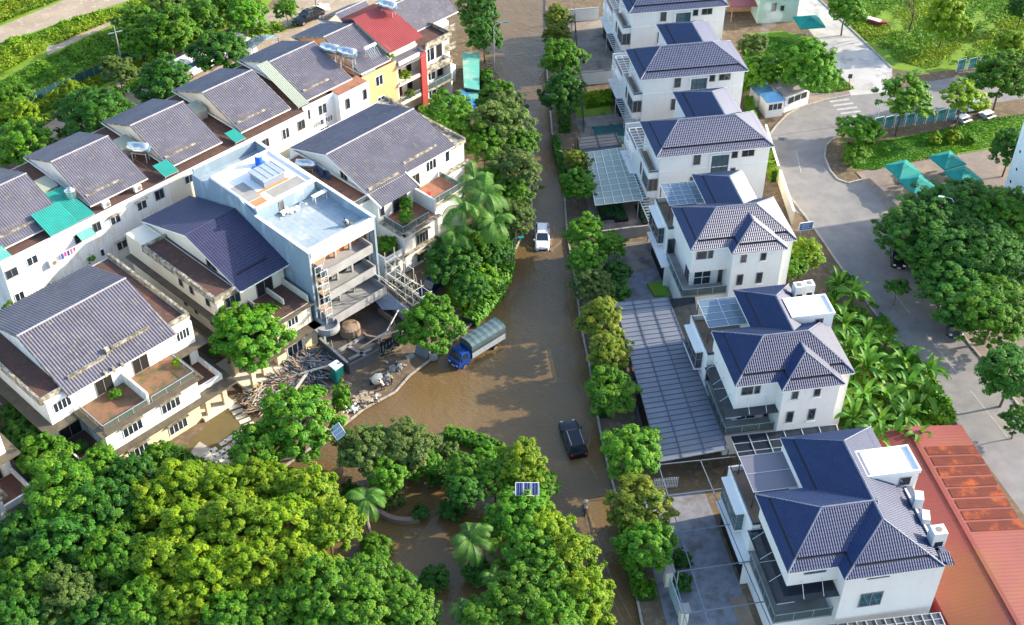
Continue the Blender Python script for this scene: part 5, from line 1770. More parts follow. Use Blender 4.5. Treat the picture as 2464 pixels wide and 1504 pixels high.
# picture boards along the side road
M['poster'] = mat('landscape_poster', (0.03, 0.22, 0.13), (0.05, 0.20, 0.42), 0.5, 1.1, detail=3, lo=0.42, hi=0.58, col3=(0.42, 0.44, 0.48), scale3=1.7)
BG = 'picture boards along the side road'
pr = thing('picture_board', 'teal and blue picture board, leftmost of the near row', 'sign board', (0, 0, 0), 0, BG)
MB().box(-0.68, 0.68, -0.03, 0.03, 0.25, 2.0).build('panel', 'poster', pr)
f = MB()
for x in (-0.72, 0.68):
    f.box(x, x + 0.05, -0.05, 0.05, 0, 2.05)
f.box(-0.67, 0.68, -0.05, 0.05, 2.0, 2.05)
f.build('frame', 'steel_white', pr)
g = MB()
g.box(-0.6, 0.6, -0.045, -0.03, 1.35, 1.92)
g.build('picture', mat('poster_green', (0.01, 0.16, 0.10), (0.01, 0.22, 0.16), 0.5, 2.0), pr)
a, b = at(*rd([(1165, 1135)])[0], 0.2), at(*rd([(1800, 1055)])[0], 0.2)
names = ['second', 'third', 'fourth', 'fifth', 'sixth', 'seventh', 'eighth']
for i in range(8):
    p_ = a.lerp(b, i / 7)
    if i == 0:
        pr.location = (p_.x, p_.y, 0.2)
        pr.rotation_euler = (0, 0, facing(a, b) + 0.15)
    else:
        dup(pr, (p_.x, p_.y, 0.2), facing(a, b) + 0.15, names[i - 1] + ' teal and blue picture board from the left in the near row')
a, b = at(*rd([(1885, 625)])[0], 0.2), at(*rd([(2080, 600)])[0], 0.2)
for i, n_ in enumerate(('left', 'middle', 'right')):
    p_ = a.lerp(b, i / 2)
    dup(pr, (p_.x, p_.y, 0.2), facing(a, b) + 0.15, n_ + ' one of three picture boards at the meadow edge')


# parasols
def parasol(label, loc, rz, s=2.3):
    t = thing('parasol', label, 'parasol', loc, rz, 'square teal parasols')
    m = MB()
    h = s
    m.add([(-h, -h, 2.3), (h, -h, 2.3), (h, h, 2.3), (-h, h, 2.3), (0, 0, 3.1), (-h, -h, 2.12), (h, -h, 2.12), (h, h, 2.12), (-h, h, 2.12)],
          [(0, 1, 4), (1, 2, 4), (2, 3, 4), (3, 0, 4), (5, 6, 1, 0), (6, 7, 2, 1), (7, 8, 3, 2), (8, 5, 0, 3)])
    m.build('canopy', 'parasol', t)
    k = s * 0.33
    m = MB()
    m.add([(-k, -k, 2.92), (k, -k, 2.92), (k, k, 2.92), (-k, k, 2.92), (0, 0, 3.3)], [(0, 1, 4), (1, 2, 4), (2, 3, 4), (3, 0, 4)])
    m.build('vent_cap', 'parasol', t)
    MB().bar((0, 0, 0), (0, 0, 3.2), 0.05).build('pole', 'steel', t)
    MB().box(-0.4, 0.4, -0.4, 0.4, 0, 0.08).build('base', 'conc_dark', t)
    return t


for (x, y), z, lb, sz in ((rm([(1155, 455)])[0], 2.6, 'upper one of the left pair of teal parasols on the plaza', 1.75), (rm([(1290, 590)])[0], 2.6, 'lower one of the left pair of teal parasols, by the lamp head', 1.75),
                      (rm([(1575, 370)])[0], 2.6, 'upper one of the right pair of teal parasols, nearest the lawn', 1.75), (rm([(1720, 515)])[0], 2.6, 'lower one of the right pair of teal parasols, touching the big tree', 1.75),
                      (rd([(570, 185)])[0], 2.6, 'lone teal parasol standing at the far concrete road', 2.0)):
    p_ = at(x, y, z)
    parasol(lb, (p_.x, p_.y, 0.2), math.radians(23) if sz < 2 else math.radians(8), sz)


# guard booths, cabin, sheds at the road mouth
def booth(label, loc, rz, s, h, roof_m, roof_h, wall_m='white_plain', flat=False):
    t = thing('guard_booth', label, 'booth', loc, rz, 'small booths at the road mouth')
    w_ = MB().box(-s[0], s[0], -s[1], s[1], 0, h)
    w_.build('wall', wall_m, t)
    r = MB()
    e = 0.22
    if flat:
        r.box(-s[0] - 0.15, s[0] + 0.15, -s[1] - 0.15, s[1] + 0.15, h, h + 0.3)
    else:
        r.add([(-s[0] - e, -s[1] - e, h), (s[0] + e, -s[1] - e, h), (s[0] + e, s[1] + e, h), (-s[0] - e, s[1] + e, h), (0, 0, h + roof_h)], [(0, 1, 4), (1, 2, 4), (2, 3, 4), (3, 0, 4), (3, 2, 1, 0)])
    r.build('roof', roof_m, t)
    window(t, 'f', -s[1], -s[0] * 0.8, s[0] * 0.8, h * 0.45, h * 0.85, 3, 1, fm='frame_w')
    window(t, 'r', s[0], -s[1] * 0.7, s[1] * 0.7, h * 0.45, h * 0.85, 2, 1, fm='frame_w')
    return t


M['roof_blue'] = mat('pale_blue_roof', (0.10, 0.30, 0.55), (0.14, 0.34, 0.55), 0.5, 1.5)
p_ = at(*rd([(235, 1000)])[0], 0.3)
booth('white guard booth with pale blue pyramid roof', (p_.x, p_.y + 0.6, 0.2), math.radians(15), (1.3, 1.2), 2.6, 'roof_blue', 0.9)
p_ = at(*rd([(385, 920)])[0], 0.3)
booth('grey flat-roofed cabin behind the guard booth', (p_.x, p_.y + 0.8, 0.2), math.radians(33), (2.3, 1.8), 2.7, 'conc', 0.3, flat=True)
p_ = at(*rd([(165, 850)])[0], 1.0)
booth('second booth with faded blue roof and red awning, beside the hedge', (p_.x, p_.y, 0.2), math.radians(15), (1.5, 1.3), 2.2, 'roof_blue', 0.7)
p_ = at(*rd([(260, 90)])[0], 1.2)
t = thing('house', 'small pale green house with blue roof at the top of the road', 'house', (p_.x, p_.y, 0.2), math.radians(6))
MB().box(-3.2, 3.2, -2.2, 3.2, 0, 4.4).build('wall', mat('pale_green_paint', (0.45, 0.62, 0.55), (0.38, 0.54, 0.48), 0.8, 0.5), t)
r = MB()
slope(r, (-3.6, -2.7, 4.4), Vector((1, 0, 0)), Vector((0, 3.2, 1.1)).normalized(), [(0, 0), (7.2, 0), (7.2, 3.4), (0, 3.4)], 0.3, 0.03, 9, 0)
slope(r, (3.6, 3.7, 4.4), Vector((-1, 0, 0)), Vector((0, -3.2, 1.1)).normalized(), [(0, 0), (7.2, 0), (7.2, 3.4), (0, 3.4)], 0.3, 0.03, 9, 0)
r.build('roof', 'roof_blue', t)
window(t, 'f', -2.2, -1.2, -0.4, 2.0, 3.4, 1, 1)
window(t, 'f', -2.2, 0.3, 0.9, 2.0, 2.9, 1, 1)
p_ = at(*rd([(60, 70)])[0], 2.0)
t = thing('shed', 'open shed with red tin roof at the top frame edge', 'shed', (p_.x, p_.y, 0.2), math.radians(3))
MB().box(-3.4, 3.4, -1.2, 2.6, 2.6, 2.7).build('roof', 'sheet_red', t)
for x in (-3.2, 3.2):
    for y in (-1.0, 2.4):
        MB().beam((x, y, 0), (x, y, 2.6), 0.12, 0.12).build('post', 'wood', t)
MB().box(-3.2, 3.2, 2.3, 2.4, 0, 2.4).build('rear_wall', 'wood', t)
# white building cut by the right frame edge
p0 = at(2414, 452, 2.0)
t = thing('building', 'pale blue-white building wall cut off by the right frame edge', 'building', (p0.x, p0.y, 0.15), math.radians(8))
MB().box(0, 16, -14, 0, 0, 13.5).build('wall', mat('ice_white_paint', (0.62, 0.74, 0.77), (0.55, 0.66, 0.69), 0.8, 0.5), t)
for u, z in ((0.9, 3.4), (1.4, 5.6), (1.0, 8.0)):
    MB().box(-0.02, 0.02, -u - 0.35, -u, z, z + 0.35).build('vent', 'dark_in', t)
MB().box(-0.2, 16.2, -14.2, 0.2, 13.5, 14.1).build('parapet', 'white_plain', t)

# white tables with benches
for (x, y), lb in ((rd([(1920, 1030)])[0], 'left white folding table with benches beside the parked white car'), (rd([(2130, 995)])[0], 'right white folding table with benches beside the parked white car')):
    p_ = at(x, y, 0.7)
    t = thing('picnic_table', lb, 'table', (p_.x, p_.y, 0.2), math.radians(30), 'white tables under the trees')
    MB().box(-0.8, 0.8, -0.45, 0.45, 0.70, 0.75).build('tabletop', 'white_plain', t)
    for s in (-1, 1):
        MB().box(-0.8, 0.8, s * 0.85 - 0.15, s * 0.85 + 0.15, 0.40, 0.44).build('bench', 'white_plain', t)
        MB().box(s * 0.6 - 0.03, s * 0.6 + 0.03, -0.9, 0.9, 0, 0.40).build('leg', 'steel', t)
        MB().box(s * 0.6 - 0.03, s * 0.6 + 0.03, -0.2, 0.2, 0.4, 0.70).build('leg', 'steel', t)
p_ = at(*rd([(1155, 200)])[0], 0.3)
t = thing('boat', 'small red and white boat lying on the meadow', 'boat', (p_.x, p_.y, 0.2), math.radians(-35))
b = MB()
loft(b, [(-1.7, [(-0.55, 0.6), (-0.45, 0.1), (0.45, 0.1), (0.55, 0.6)]), (0.6, [(-0.6, 0.6), (-0.45, 0.05), (0.45, 0.05), (0.6, 0.6)]), (1.8, [(-0.12, 0.75), (-0.05, 0.45), (0.05, 0.45), (0.12, 0.75)])])
b.build('hull', 'sheet_red', t)
MB().box(-1.5, 0.7, -0.42, 0.42, 0.61, 0.64).build('deck', 'white_plain', t)
p_ = at(*rd([(905, 790)])[0], 0.2)
t = thing('road_sign', 'small dark square sign on a striped post at the kerb corner', 'sign', (p_.x, p_.y, 0.2), 0)
MB().bar((0, 0, 0), (0, 0, 2.6), 0.05).build('post', 'red_plastic', t)
MB().box(-0.3, 0.3, -0.05, -0.02, 2.0, 2.7).build('panel', 'steel_dark', t)
p_ = at(*rd([(590, 800)])[0], 0.2)

# ------------------------------------------------------------------ roof-top things
TKG = 'steel water tanks on the roofs'


def flat_tank(label, loc, rz, L=2.5, r=0.7, stand=1.2, solar=False):
    t = thing('water_tank', label, 'water tank', loc, rz, TKG)
    m = MB()
    n = 16
    prof = [(-L / 2 - 0.12, r * 0.5), (-L / 2, r), (-L / 6, r), (-L / 6 + 0.04, r * 1.03), (-L / 6 + 0.1, r), (L / 6, r), (L / 6 + 0.04, r * 1.03), (L / 6 + 0.1, r), (L / 2, r), (L / 2 + 0.12, r * 0.5)]
    loft(m, [(x, [(q * math.cos(2 * math.pi * i / n), stand + r + q * math.sin(2 * math.pi * i / n)) for i in range(n)]) for x, q in prof])
    m.build('tank', 'inox', t, smooth=True)
    n2 = 12
    MB().bar((L / 2 + 0.10, 0, stand + r), (L / 2 + 0.16, 0, stand + r), r * 0.42, n2).build('end_cap', mat('blue_cap', (0.05, 0.22, 0.5), rough=0.4), t)
    for x in (-L * 0.36, L * 0.36):
        for y in (-0.4, 0.4):
            MB().beam((x, y, 0), (x, y * 0.8, stand + 0.15), 0.08, 0.08).build('leg', 'steel', t)
    MB().beam((-L * 0.4, -0.34, stand), (L * 0.4, -0.34, stand), 0.07, 0.07).beam((-L * 0.4, 0.34, stand), (L * 0.4, 0.34, stand), 0.07, 0.07).build('cradle', 'steel', t)
    return t


def on_row(u, v, z=9.52):
    return tuple(local(R0, LA, u, v, z))


RZ = math.radians(LA)
t = thing('water_tank', 'upright ribbed steel tank on the gap between the two leftmost roofs', 'water tank', on_row(12.0, 4.6), RZ, TKG)
pf = [(0.62, 0.2)]
for k in range(6):
    z = 0.25 + k * 0.26
    pf += [(0.66, z), (0.62, z + 0.10), (0.66, z + 0.2)]
pf += [(0.62, 1.85), (0.30, 2.05), (0.28, 2.12)]
MB().lathe(pf, 18).build('tank', 'inox', t, smooth=True)
MB().box(-0.6, 0.6, -0.6, 0.6, 0, 0.2).build('stand', 'steel', t)
flat_tank('steel tank on a rusty stand beside the third roof of the row', on_row(22.6, 6.2), RZ - 1.0)
flat_tank('left one of two steel tanks on tall legs near the orange house', on_row(53.5, 6.6), RZ - 1.2, stand=2.2)
flat_tank('right one of two steel tanks on tall legs near the orange house', on_row(54.3, 4.0), RZ - 1.2, stand=2.3)
flat_tank('steel tank standing on the red metal roof', on_row(65.4, 8.0, 12.3), RZ - 1.25, stand=0.9)
flat_tank('steel tank beside dark coils on the side terrace behind the blue building', tuple(local((-15.5, 123.1), LA, -1.2, 12.2, 8.88)), RZ - 0.9, L=2.3, r=0.6, stand=0.3)
t = thing('solar_heater', 'white solar water heater frame on the orange house roof', 'solar heater', on_row(57.9, 3.0, 10.7), RZ, None)
MB().bar((-1.0, 0.5, 1.5), (1.0, 0.5, 1.5), 0.22, 10).build('tank', 'frame_w', t)
m = MB()
for k in range(6):
    m.bar((-0.8 + k * 0.32, 0.4, 1.35), (-0.8 + k * 0.32, -0.8, 0.25), 0.035)
m.build('tube_panel', 'steel', t)
for x in (-0.8, 0.8):
    MB().beam((x, 0.6, -0.2), (x, 0.5, 1.4), 0.06, 0.06).build('leg', 'steel', t)
# dark coils
t = thing('hose_coils', 'dark blue coiled pipe bundles on the side terrace', 'pipe coils', tuple(local((-15.5, 123.1), LA, -1.0, 9.9, 8.88)), RZ)
for k in range(2):
    m = MB()
    for j in range(5):
        r_ = 0.62 - 0.04 * j
        pts = [(k * 0.2 + 0.06 * j, -k * 1.1 + r_ * math.cos(a), 0.7 + r_ * math.sin(a)) for a in [2 * math.pi * i / 14 for i in range(15)]]
        m.path(pts, [0.06] * 15, 5)
    m.build('coil', mat('coil', (0.02, 0.06, 0.14), rough=0.5), t)
# blue barrel and lid on the white roof
p_ = local(BO, BA, 5.9, 16.6, 13.5)
t = thing('barrel', 'bright blue plastic barrel on the white upper roof', 'barrel', tuple(p_), 0)
MB().lathe([(0.42, 0), (0.46, 0.1), (0.46, 0.5), (0.48, 0.55), (0.46, 0.6), (0.46, 1.1), (0.40, 1.25)], 18).build('body', 'bluebarrel', t, smooth=True)
MB().lathe([(0.40, 1.25), (0.38, 1.30)], 18).build('top', 'white_plain', t)
p_ = local(BO, BA, 5.0, 16.4, 13.5)
tag(MB().lathe([(0.32, 0), (0.30, 0.07)], 16).build('plastic_disc', 'bluebarrel', None, loc=p_), 'small round blue lid lying beside the blue barrel', 'lid')
# debris heaps and trestle on the terrace
p_ = local(BO, BA, 4.4, 8.9, 11.52)
m = MB()
for _ in range(60):
    m.blob((random.gauss(0, .9), random.gauss(0, .35), 0.1 + random.random() * .25), (random.uniform(.08, .25), random.uniform(.08, .2), random.uniform(.05, .16)), 6, 0.25)
stuff(m.build('cement_bags', 'white_plain', None, loc=p_, rz=math.radians(BA)), 'heap of white bags and rubble against the upper block', 'rubble')
p_ = local(BO, BA, 8.0, 8.2, 11.52)
t = thing('trestle', 'white trestle with bucket on the blue terrace', 'trestle', tuple(p_), math.radians(BA))
for x in (-0.8, 0.8):
    for y in (-0.3, 0.3):
        MB().beam((x, y, 0), (x, y * 0.6, 1.0), 0.06, 0.06).build('leg', 'frame_w', t)
MB().box(-1.0, 1.0, -0.3, 0.3, 1.0, 1.06).build('top', 'frame_w', t)
p_ = local(BO, BA, 7.6, 2.0, 11.52)
tag(MB().lathe([(0.12, 0), (0.17, 0.3)], 12).build('bucket', mat('yellow_plastic', (0.75, 0.6, 0.02), rough=0.5), None, loc=p_), 'small yellow bucket next to the crouching roof worker', 'bucket')


# lean-to sheets on the row
def sheet(label, u0, u1, v0, v1, z0, z1, m, name='lean_to_roof', cat='roof sheet', legs=True, along='u', group='tin lean-tos on the row'):
    t = thing(name, label, cat, on_row(0, 0, 0), RZ, group)
    s = MB()
    L = math.hypot(v1 - v0, z1 - z0)
    slope(s, (u0, v0, z0), Vector((1, 0, 0)), Vector((0, v1 - v0, z1 - z0)).normalized(), [(0, 0), (u1 - u0, 0), (u1 - u0, L), (0, L)], 0.26, 0.02, 9, 0)
    s.build('sheet', m, t)
    f = MB()
    f.beam((u0, v0, z0 - 0.06), (u1, v0, z0 - 0.06), 0.06, 0.08)
    f.beam((u0, v1, z1 - 0.06), (u1, v1, z1 - 0.06), 0.06, 0.08)
    f.build('beam', 'steel', t)
    if legs:
        for u in (u0 + 0.1, u1 - 0.1):
            MB().beam((u, v0 + 0.1, min(z0, 9.5)), (u, v0 + 0.1, z0), 0.06, 0.06).build('leg', 'steel', t)
    return t


sheet('large bright teal tin sheet over the leftmost roof corner', 6.3, 9.9, -0.1, 3.6, 10.1, 11.2, 'sheet_teal')
sheet('narrow teal tin sheet between the two leftmost roofs', 9.6, 12.3, 0.3, 7.0, 9.9, 10.6, 'sheet_teal')
sheet('small green tin hood over a window low on the row wall', 9.3, 11.2, -1.1, 0.1, 8.3, 8.8, 'sheet_green')
sheet('deep teal tin corner sheet on the cream parapet beside the third roof', 22.0, 24.0, 0.2, 2.6, 10.2, 10.7, 'sheet_teal')
sheet('yellowed clear sheet sloping between two grey roofs', 43.4, 45.2, 1.4, 9.5, 9.9, 12.9, 'canopy_green')
sheet('teal sheet corner under the two leggy tanks', 54.6, 57.0, 1.6, 3.6, 9.8, 10.2, 'sheet_green')
sheet('teal skylight sheet at the blue building edge of the row', 32.6, 34.2, 0.4, 2.6, 10.0, 10.4, 'sheet_teal')
sheet('blue-green tin sheet at the far left end of the row roof', 0.0, 1.6, 0.2, 3.0, 9.9, 10.3, 'sheet_green')
for k, (u, v, lb) in enumerate(((10.8, 8.5, 'leftmost grey-green skylight hutch between row roofs'), (22.4, 9.3, 'grey-green skylight hutch above the rusty tank stand'), (33.2, 9.6, 'grey-green skylight hutch right of the fourth roof'))):
    t = thing('skylight_hutch', lb, 'skylight', on_row(u, v), RZ, 'skylight hutches on the row')
    MB().box(-1.1, 1.1, -1.1, 1.1, 0, 1.1).build('wall', 'conc', t)
    MB().hexa([(-1.2, -1.2, 1.1), (1.2, -1.2, 1.1), (1.2, 1.2, 1.1), (-1.2, 1.2, 1.1), (-1.2, -1.2, 1.2), (1.2, -1.2, 1.2), (1.2, 1.2, 1.5), (-1.2, 1.2, 1.5)]).build('roof', 'canopy_green', t)
for u, v, lb in ((14.2, 0.9, 'white air conditioner on the parapet behind the steel tank'), (18.6, 1.0, 'white air conditioner on the parapet before the third roof')):
    ac_unit(lb, on_row(u, v, 9.52), RZ)
ac_unit('white air conditioner on the open balcony of the end house', on_row(66.6, 1.9, 2.9), RZ)
ac_unit('white air conditioner hanging below an orange-wall window', on_row(58.0, 1.0, 3.2), RZ)
ac_unit('white air conditioner low on the leftmost wall under washing', on_row(5.6, -0.3, 6.4), RZ)
p_ = at(1665, 770, 3.5)


# washing
def washing(label, loc, rz, cols):
    t = thing('washing_line', label, 'washing', loc, rz, 'washing hung on walls')
    MB().bar((-0.9, 0, 0), (0.9, 0, 0), 0.02).build('rail', 'steel', t)
    for k, c in enumerate(cols):
        x = -0.8 + 1.6 * k / (len(cols) - 1)
        h = random.uniform(0.45, 0.8)
        MB().hexa([(x - .13, -.02, -h), (x + .13, .02, -h), (x + .13, .06, -h), (x - .13, .02, -h), (x - .12, -.02, 0), (x + .12, -.02, 0), (x + .12, .02, 0), (x - .12, .02, 0)]).build('garment', mat('garment', c, rough=0.9), t)
    return t


washing('dark blue and white washing under a window of the bright white house', on_row(47.0, 0.4, 7.2), RZ, [(.02, .02, .05), (.5, .5, .55), (.01, .02, .12), (.03, .03, .10), (.02, .02, .05)])
washing('pink and blue washing under the green tin hood', on_row(7.6, -0.6, 7.6), RZ, [(.05, .08, .4), (.5, .05, .25), (.03, .03, .25), (.55, .1, .2), (.3, .05, .3)])
washing('dark red washing beside the blue building', on_row(24.5, -0.5, 6.0), RZ, [(.12, .03, .02), (.05, .03, .03), (.2, .06, .03), (.1, .02, .02)])

# ------------------------------------------------------------------ yards of the villas
M['batten_grey'] = mat('batten_grey', (0.085, 0.10, 0.125), rough=0.5)
OFu = lambda o, ang, u, v, z: tuple(local(o, ang, u, v, z))


def carport(label, o, ang, pts, z, m, nb, posts=True, bars='steel', nl=2, dz=0.0, group='roofs over the villa yards', name='carport'):
    """pts: four (u, v): front-left, front-right, back-right, back-left"""
    t = thing(name, label, 'carport', (o[0], o[1], 0), math.radians(ang), group)
    a, b, c, d = [Vector((u, v, z)) for u, v in pts]
    s = MB().hexa([a, b, c, d] + [p + Vector((0, 0, 0.04)) for p in (a, b, c, d)])
    s.build('roof_sheet', m, t)
    f = MB()
    for i in range(nb + 1):
        p, q = a.lerp(d, i / nb), b.lerp(c, i / nb)
        f.beam(p + Vector((0, 0, 0.07)), q + Vector((0, 0, 0.07)), 0.06, 0.06)
    f.build('batten', bars, t)
    f = MB()
    for k in range(nl + 1):
        p, q = a.lerp(b, k / nl), d.lerp(c, k / nl)
        f.beam(p + Vector((0, 0, 0.13)), q + Vector((0, 0, 0.13)), 0.08, 0.07)
    f.build('purlin', bars, t)
    if posts:
        for p in (a, d, a.lerp(d, 0.5), b, c):
            MB().beam((p.x, p.y, 0.2), (p.x, p.y, z), 0.1, 0.1).build('post', 'steel_dark', t)
    return t


carport('long grey ribbed carport roof beside the villa with the penthouse', OE, 9.5, [(-8.1, -3.2), (-0.85, -2.7), (-0.75, 21.6), (-6.9, 21.6)], 3.5, 'sheet_grey', 33, bars='batten_grey', nl=3)
carport('pale green glazed carport roof below the bend of the street', OD, 9.5, [(-6.6, 18.7), (-0.4, 18.9), (0.0, 31.0), (-5.3, 30.6)], 3.3, 'canopy_green', 9, bars='steel_white', nl=5)
carport('dark flat sheet over the yard next to the bare tree', OC, 9.8, [(-6.8, 11.6), (-0.9, 11.9), (-0.9, 16.3), (-6.2, 16.3)], 2.9, 'sheet_dark', 6, bars='sheet_dark', nl=2)
carport('glazed side canopy with steel bars below the penthouse villa', OE, 9.5, [(-0.2, -4.4), (10.6, -4.6), (11.0, -1.2), (-0.2, -1.0)], 3.6, 'canopy_dark', 3, nl=6, posts=False, name='side_canopy')
carport('ribbed grey canopy along the front of the largest villa', OF, 9.5, [(4.0, -5.0), (14.0, -5.2), (14.2, -2.0), (4.0, -1.6)], 3.5, 'sheet_dark', 5, nl=12, posts=False, name='side_canopy')
t = thing('shade_net', 'dark teal shade net stretched over a villa vegetable yard', 'shade net', (OB[0], OB[1], 0), math.radians(9.8))
m = MB()
g = 8
for i in range(g + 1):
    for k in range(g + 1):
        m.v.append((-6.0 + 4.4 * i / g, -2.7 + 4.4 * k / g, 1.9 + random.uniform(-.12, .12)))
m.f = [(i * 9 + k, i * 9 + 9 + k, i * 9 + 10 + k, i * 9 + k + 1) for i in range(g) for k in range(g)]
m.build('net', 'net_teal', t)
for u, v in ((-6, -2.7), (-1.6, -2.7), (-6, 1.7), (-1.6, 1.7)):
    MB().beam((u, v, .2), (u, v, 1.95), .06, .06).build('post', 'wood', t)
t = thing('shade_net', 'black netting roof between the long carport and the villa wall', 'shade net', (OE[0], OE[1], 0), math.radians(9.5))
MB().hexa([(-0.65, 14.8, 3.2), (1.2, 14.8, 3.3), (2.4, 21.2, 3.4), (-0.55, 21.6, 3.2), (-0.65, 14.8, 3.24), (1.2, 14.8, 3.34), (2.4, 21.2, 3.44), (-0.55, 21.6, 3.24)]).build('net', 'net_black', t)
for u, v in ((-0.5, 15), (1.1, 15), (2.2, 21)):
    MB().beam((u, v, .2), (u, v, 3.25), .06, .06).build('post', 'steel_dark', t)

# open steel frame over the near courtyard
t = thing('steel_frame', 'open blue-grey steel grid over the courtyard of the largest villa', 'steel frame', (0, 0, 0), 0)
m = MB()
z = 3.4
cx = lambda x, y: ((1500 + x / 2.932) * .9621, (1050 + y / 2.932) * .9621)
for a, b in (((430, 335), (800, 1504)), ((735, 295), (1130, 1230)), ((1130, 1230), (1250, 1504)), ((330, 340), (640, 1504)), ((470, 562), (895, 505)), ((530, 830), (970, 765)), ((575, 1112), (1110, 1035)), ((620, 1420), (1220, 1330)), ((380, 335), (1030, 265))):
    m.beam(at(*cx(*a), z), at(*cx(*b), z), 0.07, 0.09)
m.build('beam', mat('blue_grey_steel', (0.16, 0.20, 0.25), rough=0.5), t)
for q in ((470, 562), (530, 830), (575, 1112), (620, 1420)):
    p_ = at(*cx(*q), z)
    MB().beam((p_.x, p_.y, 0.2), (p_.x, p_.y, z), 0.1, 0.1).build('post', 'steel', t)

# boundary walls, fences, gates
WG = 'walls between the villa yards'


def wall_thing(label, a, b, z0, h, th, m, name='garden_wall', cat='wall', cap=None, group=WG):
    o = MB().beam(Vector((*a, z0 + h / 2)), Vector((*b, z0 + h / 2)), th, h).build(name, m)
    tag(o, label, cat, group)
    if cap:
        MB().beam(Vector((*a, z0 + h + 0.03)), Vector((*b, z0 + h + 0.03)), th + 0.1, 0.07).build('coping', cap, o)
    return o


wall_thing('white yard wall at the far end below the top villa', OFu(OA, 9.8, -6.4, 16.5, 0)[:2], OFu(OA, 9.8, -0.4, 16.5, 0)[:2], 0.2, 2.1, 0.2, 'white', cap='conc')
wall_thing('white yard wall between the two farthest villas', OFu(OA, 9.8, -7.4, -3.0, 0)[:2], OFu(OA, 9.8, -0.4, -3.0, 0)[:2], 0.2, 2.1, 0.2, 'white', cap='conc_dark')
wall_thing('low grey wall between the dark sheet and the green glazed carport', OFu(OC, 9.8, -8.0, -3.4, 0)[:2], OFu(OC, 9.8, -0.4, -3.2, 0)[:2], 0.2, 1.6, 0.2, 'conc')
wall_thing('wall behind the villas along the grey road, topped with pale coping', tuple(at(1872, 440, 0.2)[:2]), tuple(at(1905, 540, 0.2)[:2]), 0.2, 2.0, 0.2, 'cream', cap='white')
wall_thing('climber-clad wall behind the middle villas', tuple(at(1838, 330, 0.2)[:2]), tuple(at(1868, 430, 0.2)[:2]), 0.2, 2.0, 0.2, 'cream_yellow', cap='white')
FG = 'street fences of the villa yards'


def fence(label, pts, h, posts, z0=0.2, m='steel_dark', solid=None):
    a0 = at(*pts[0], z0)
    t = thing('fence', label, 'fence', (0, 0, 0), 0, FG)
    P = [at(x, y, z0) for x, y in pts]
    r = MB()
    for a, b in zip(P[:-1], P[1:]):
        n = max(1, int((b - a).length / posts))
        for i in range(n + 1):
            p = a.lerp(b, i / n)
            MB().beam(p, p + Vector((0, 0, h)), 0.12, 0.12).build('fence_post', m, t)
        if solid:
            r.beam(a + Vector((0, 0, h * 0.5)), b + Vector((0, 0, h * 0.5)), 0.05, h * 0.85)
        else:
            for z in (0.25, h - 0.1):
                r.beam(a + Vector((0, 0, z)), b + Vector((0, 0, z)), 0.05, 0.06)
            n = int((b - a).length / 0.16)
            for i in range(n):
                p = a.lerp(b, (i + 0.5) / n)
                r.beam(p + Vector((0, 0, 0.2)), p + Vector((0, 0, h)), 0.03, 0.03)
    r.build('rails', m if not solid else solid, t)
    return t


fence('dark railing beside the farthest concrete yard', [(1381, 40), (1390, 175)], 1.7, 2.5)
fence('dark railing in front of the shade net yard', [(1396, 205), (1404, 318)], 1.7, 2.5)
fence('dark fence in front of the green glazed carport', [(1418, 400), (1440, 560)], 1.7, 2.5)
fence('dark panel fence beside the grey slab patio', [(1485, 610), (1497, 725)], 1.8, 2.5, solid='steel_dark')
fence('dark panel fence along the long grey carport', [(1500, 800), (1530, 1000), (1552, 1090)], 1.8, 2.5, solid='steel_dark')
t = thing('picket_gate', 'pale picket gate standing open in the near courtyard', 'gate', (0, 0, 0), 0)
a, b = at(1572, 1176, 0.3), at(1628, 1172, 0.3)
m = MB()
for i in range(15):
    p = a.lerp(b, i / 14)
    m.beam(p, p + Vector((0, 0, 1.5)), 0.07, 0.04)
m.build('pickets', 'steel_white', t)
MB().beam(a + Vector((0, 0, .3)), b + Vector((0, 0, .3)), 0.04, 0.07).beam(a + Vector((0, 0, 1.25)), b + Vector((0, 0, 1.25)), 0.04, 0.07).build('rails', 'steel_white', t)
PG = 'stone gate pillars of the largest villa'
for (x, y), lb in (((1605, 1405), 'stone gate pillar between the two dark ball shrubs'), ((1642, 1500), 'stone gate pillar nearest the bottom frame edge')):
    p_ = at(x, y, 0.2)
    t = thing('gate_pillar', lb, 'pillar', (p_.x, p_.y, 0.2), math.radians(9.5), PG)
    MB().box(-0.35, 0.35, -0.35, 0.35, 0, 2.2).build('shaft', 'cream', t)
    MB().box(-0.48, 0.48, -0.48, 0.48, 2.2, 2.4).build('cap_stone', 'conc', t)
o = MB()
a, b = at(1608, 1420, 0.2), at(1638, 1502, 0.2)
o.beam(a + Vector((0, 0, 1.0)), b + Vector((0, 0, 1.0)), 0.08, 1.9)
tag(o.build('glass_gate', mat('pale_glass_panel', (0.42, 0.55, 0.58), rough=0.2), None), 'pale glass gate panel between the stone pillars', 'gate')
# tall netting fence by the back lane
a, b = rl([(250, 935)])[0], rl([(1900, 240)])[0]
P0, P1 = at(*a, 0.15), at(*b, 0.15)
t = thing('net_fence', 'long dark teal net fence between the lane and the field', 'fence', (0, 0, 0), 0)
m = MB().beam(P0 + Vector((0, 0, 0.95)), P1 + Vector((0, 0, 0.95)), 0.04, 1.9)
m.build('net', 'net_teal', t)
for i in range(22):
    p = P0.lerp(P1, i / 21)
    m = MB().beam(p, p + Vector((0, 0, 2.0)), 0.07, 0.07)
    m.build('fence_post', 'wood', t)
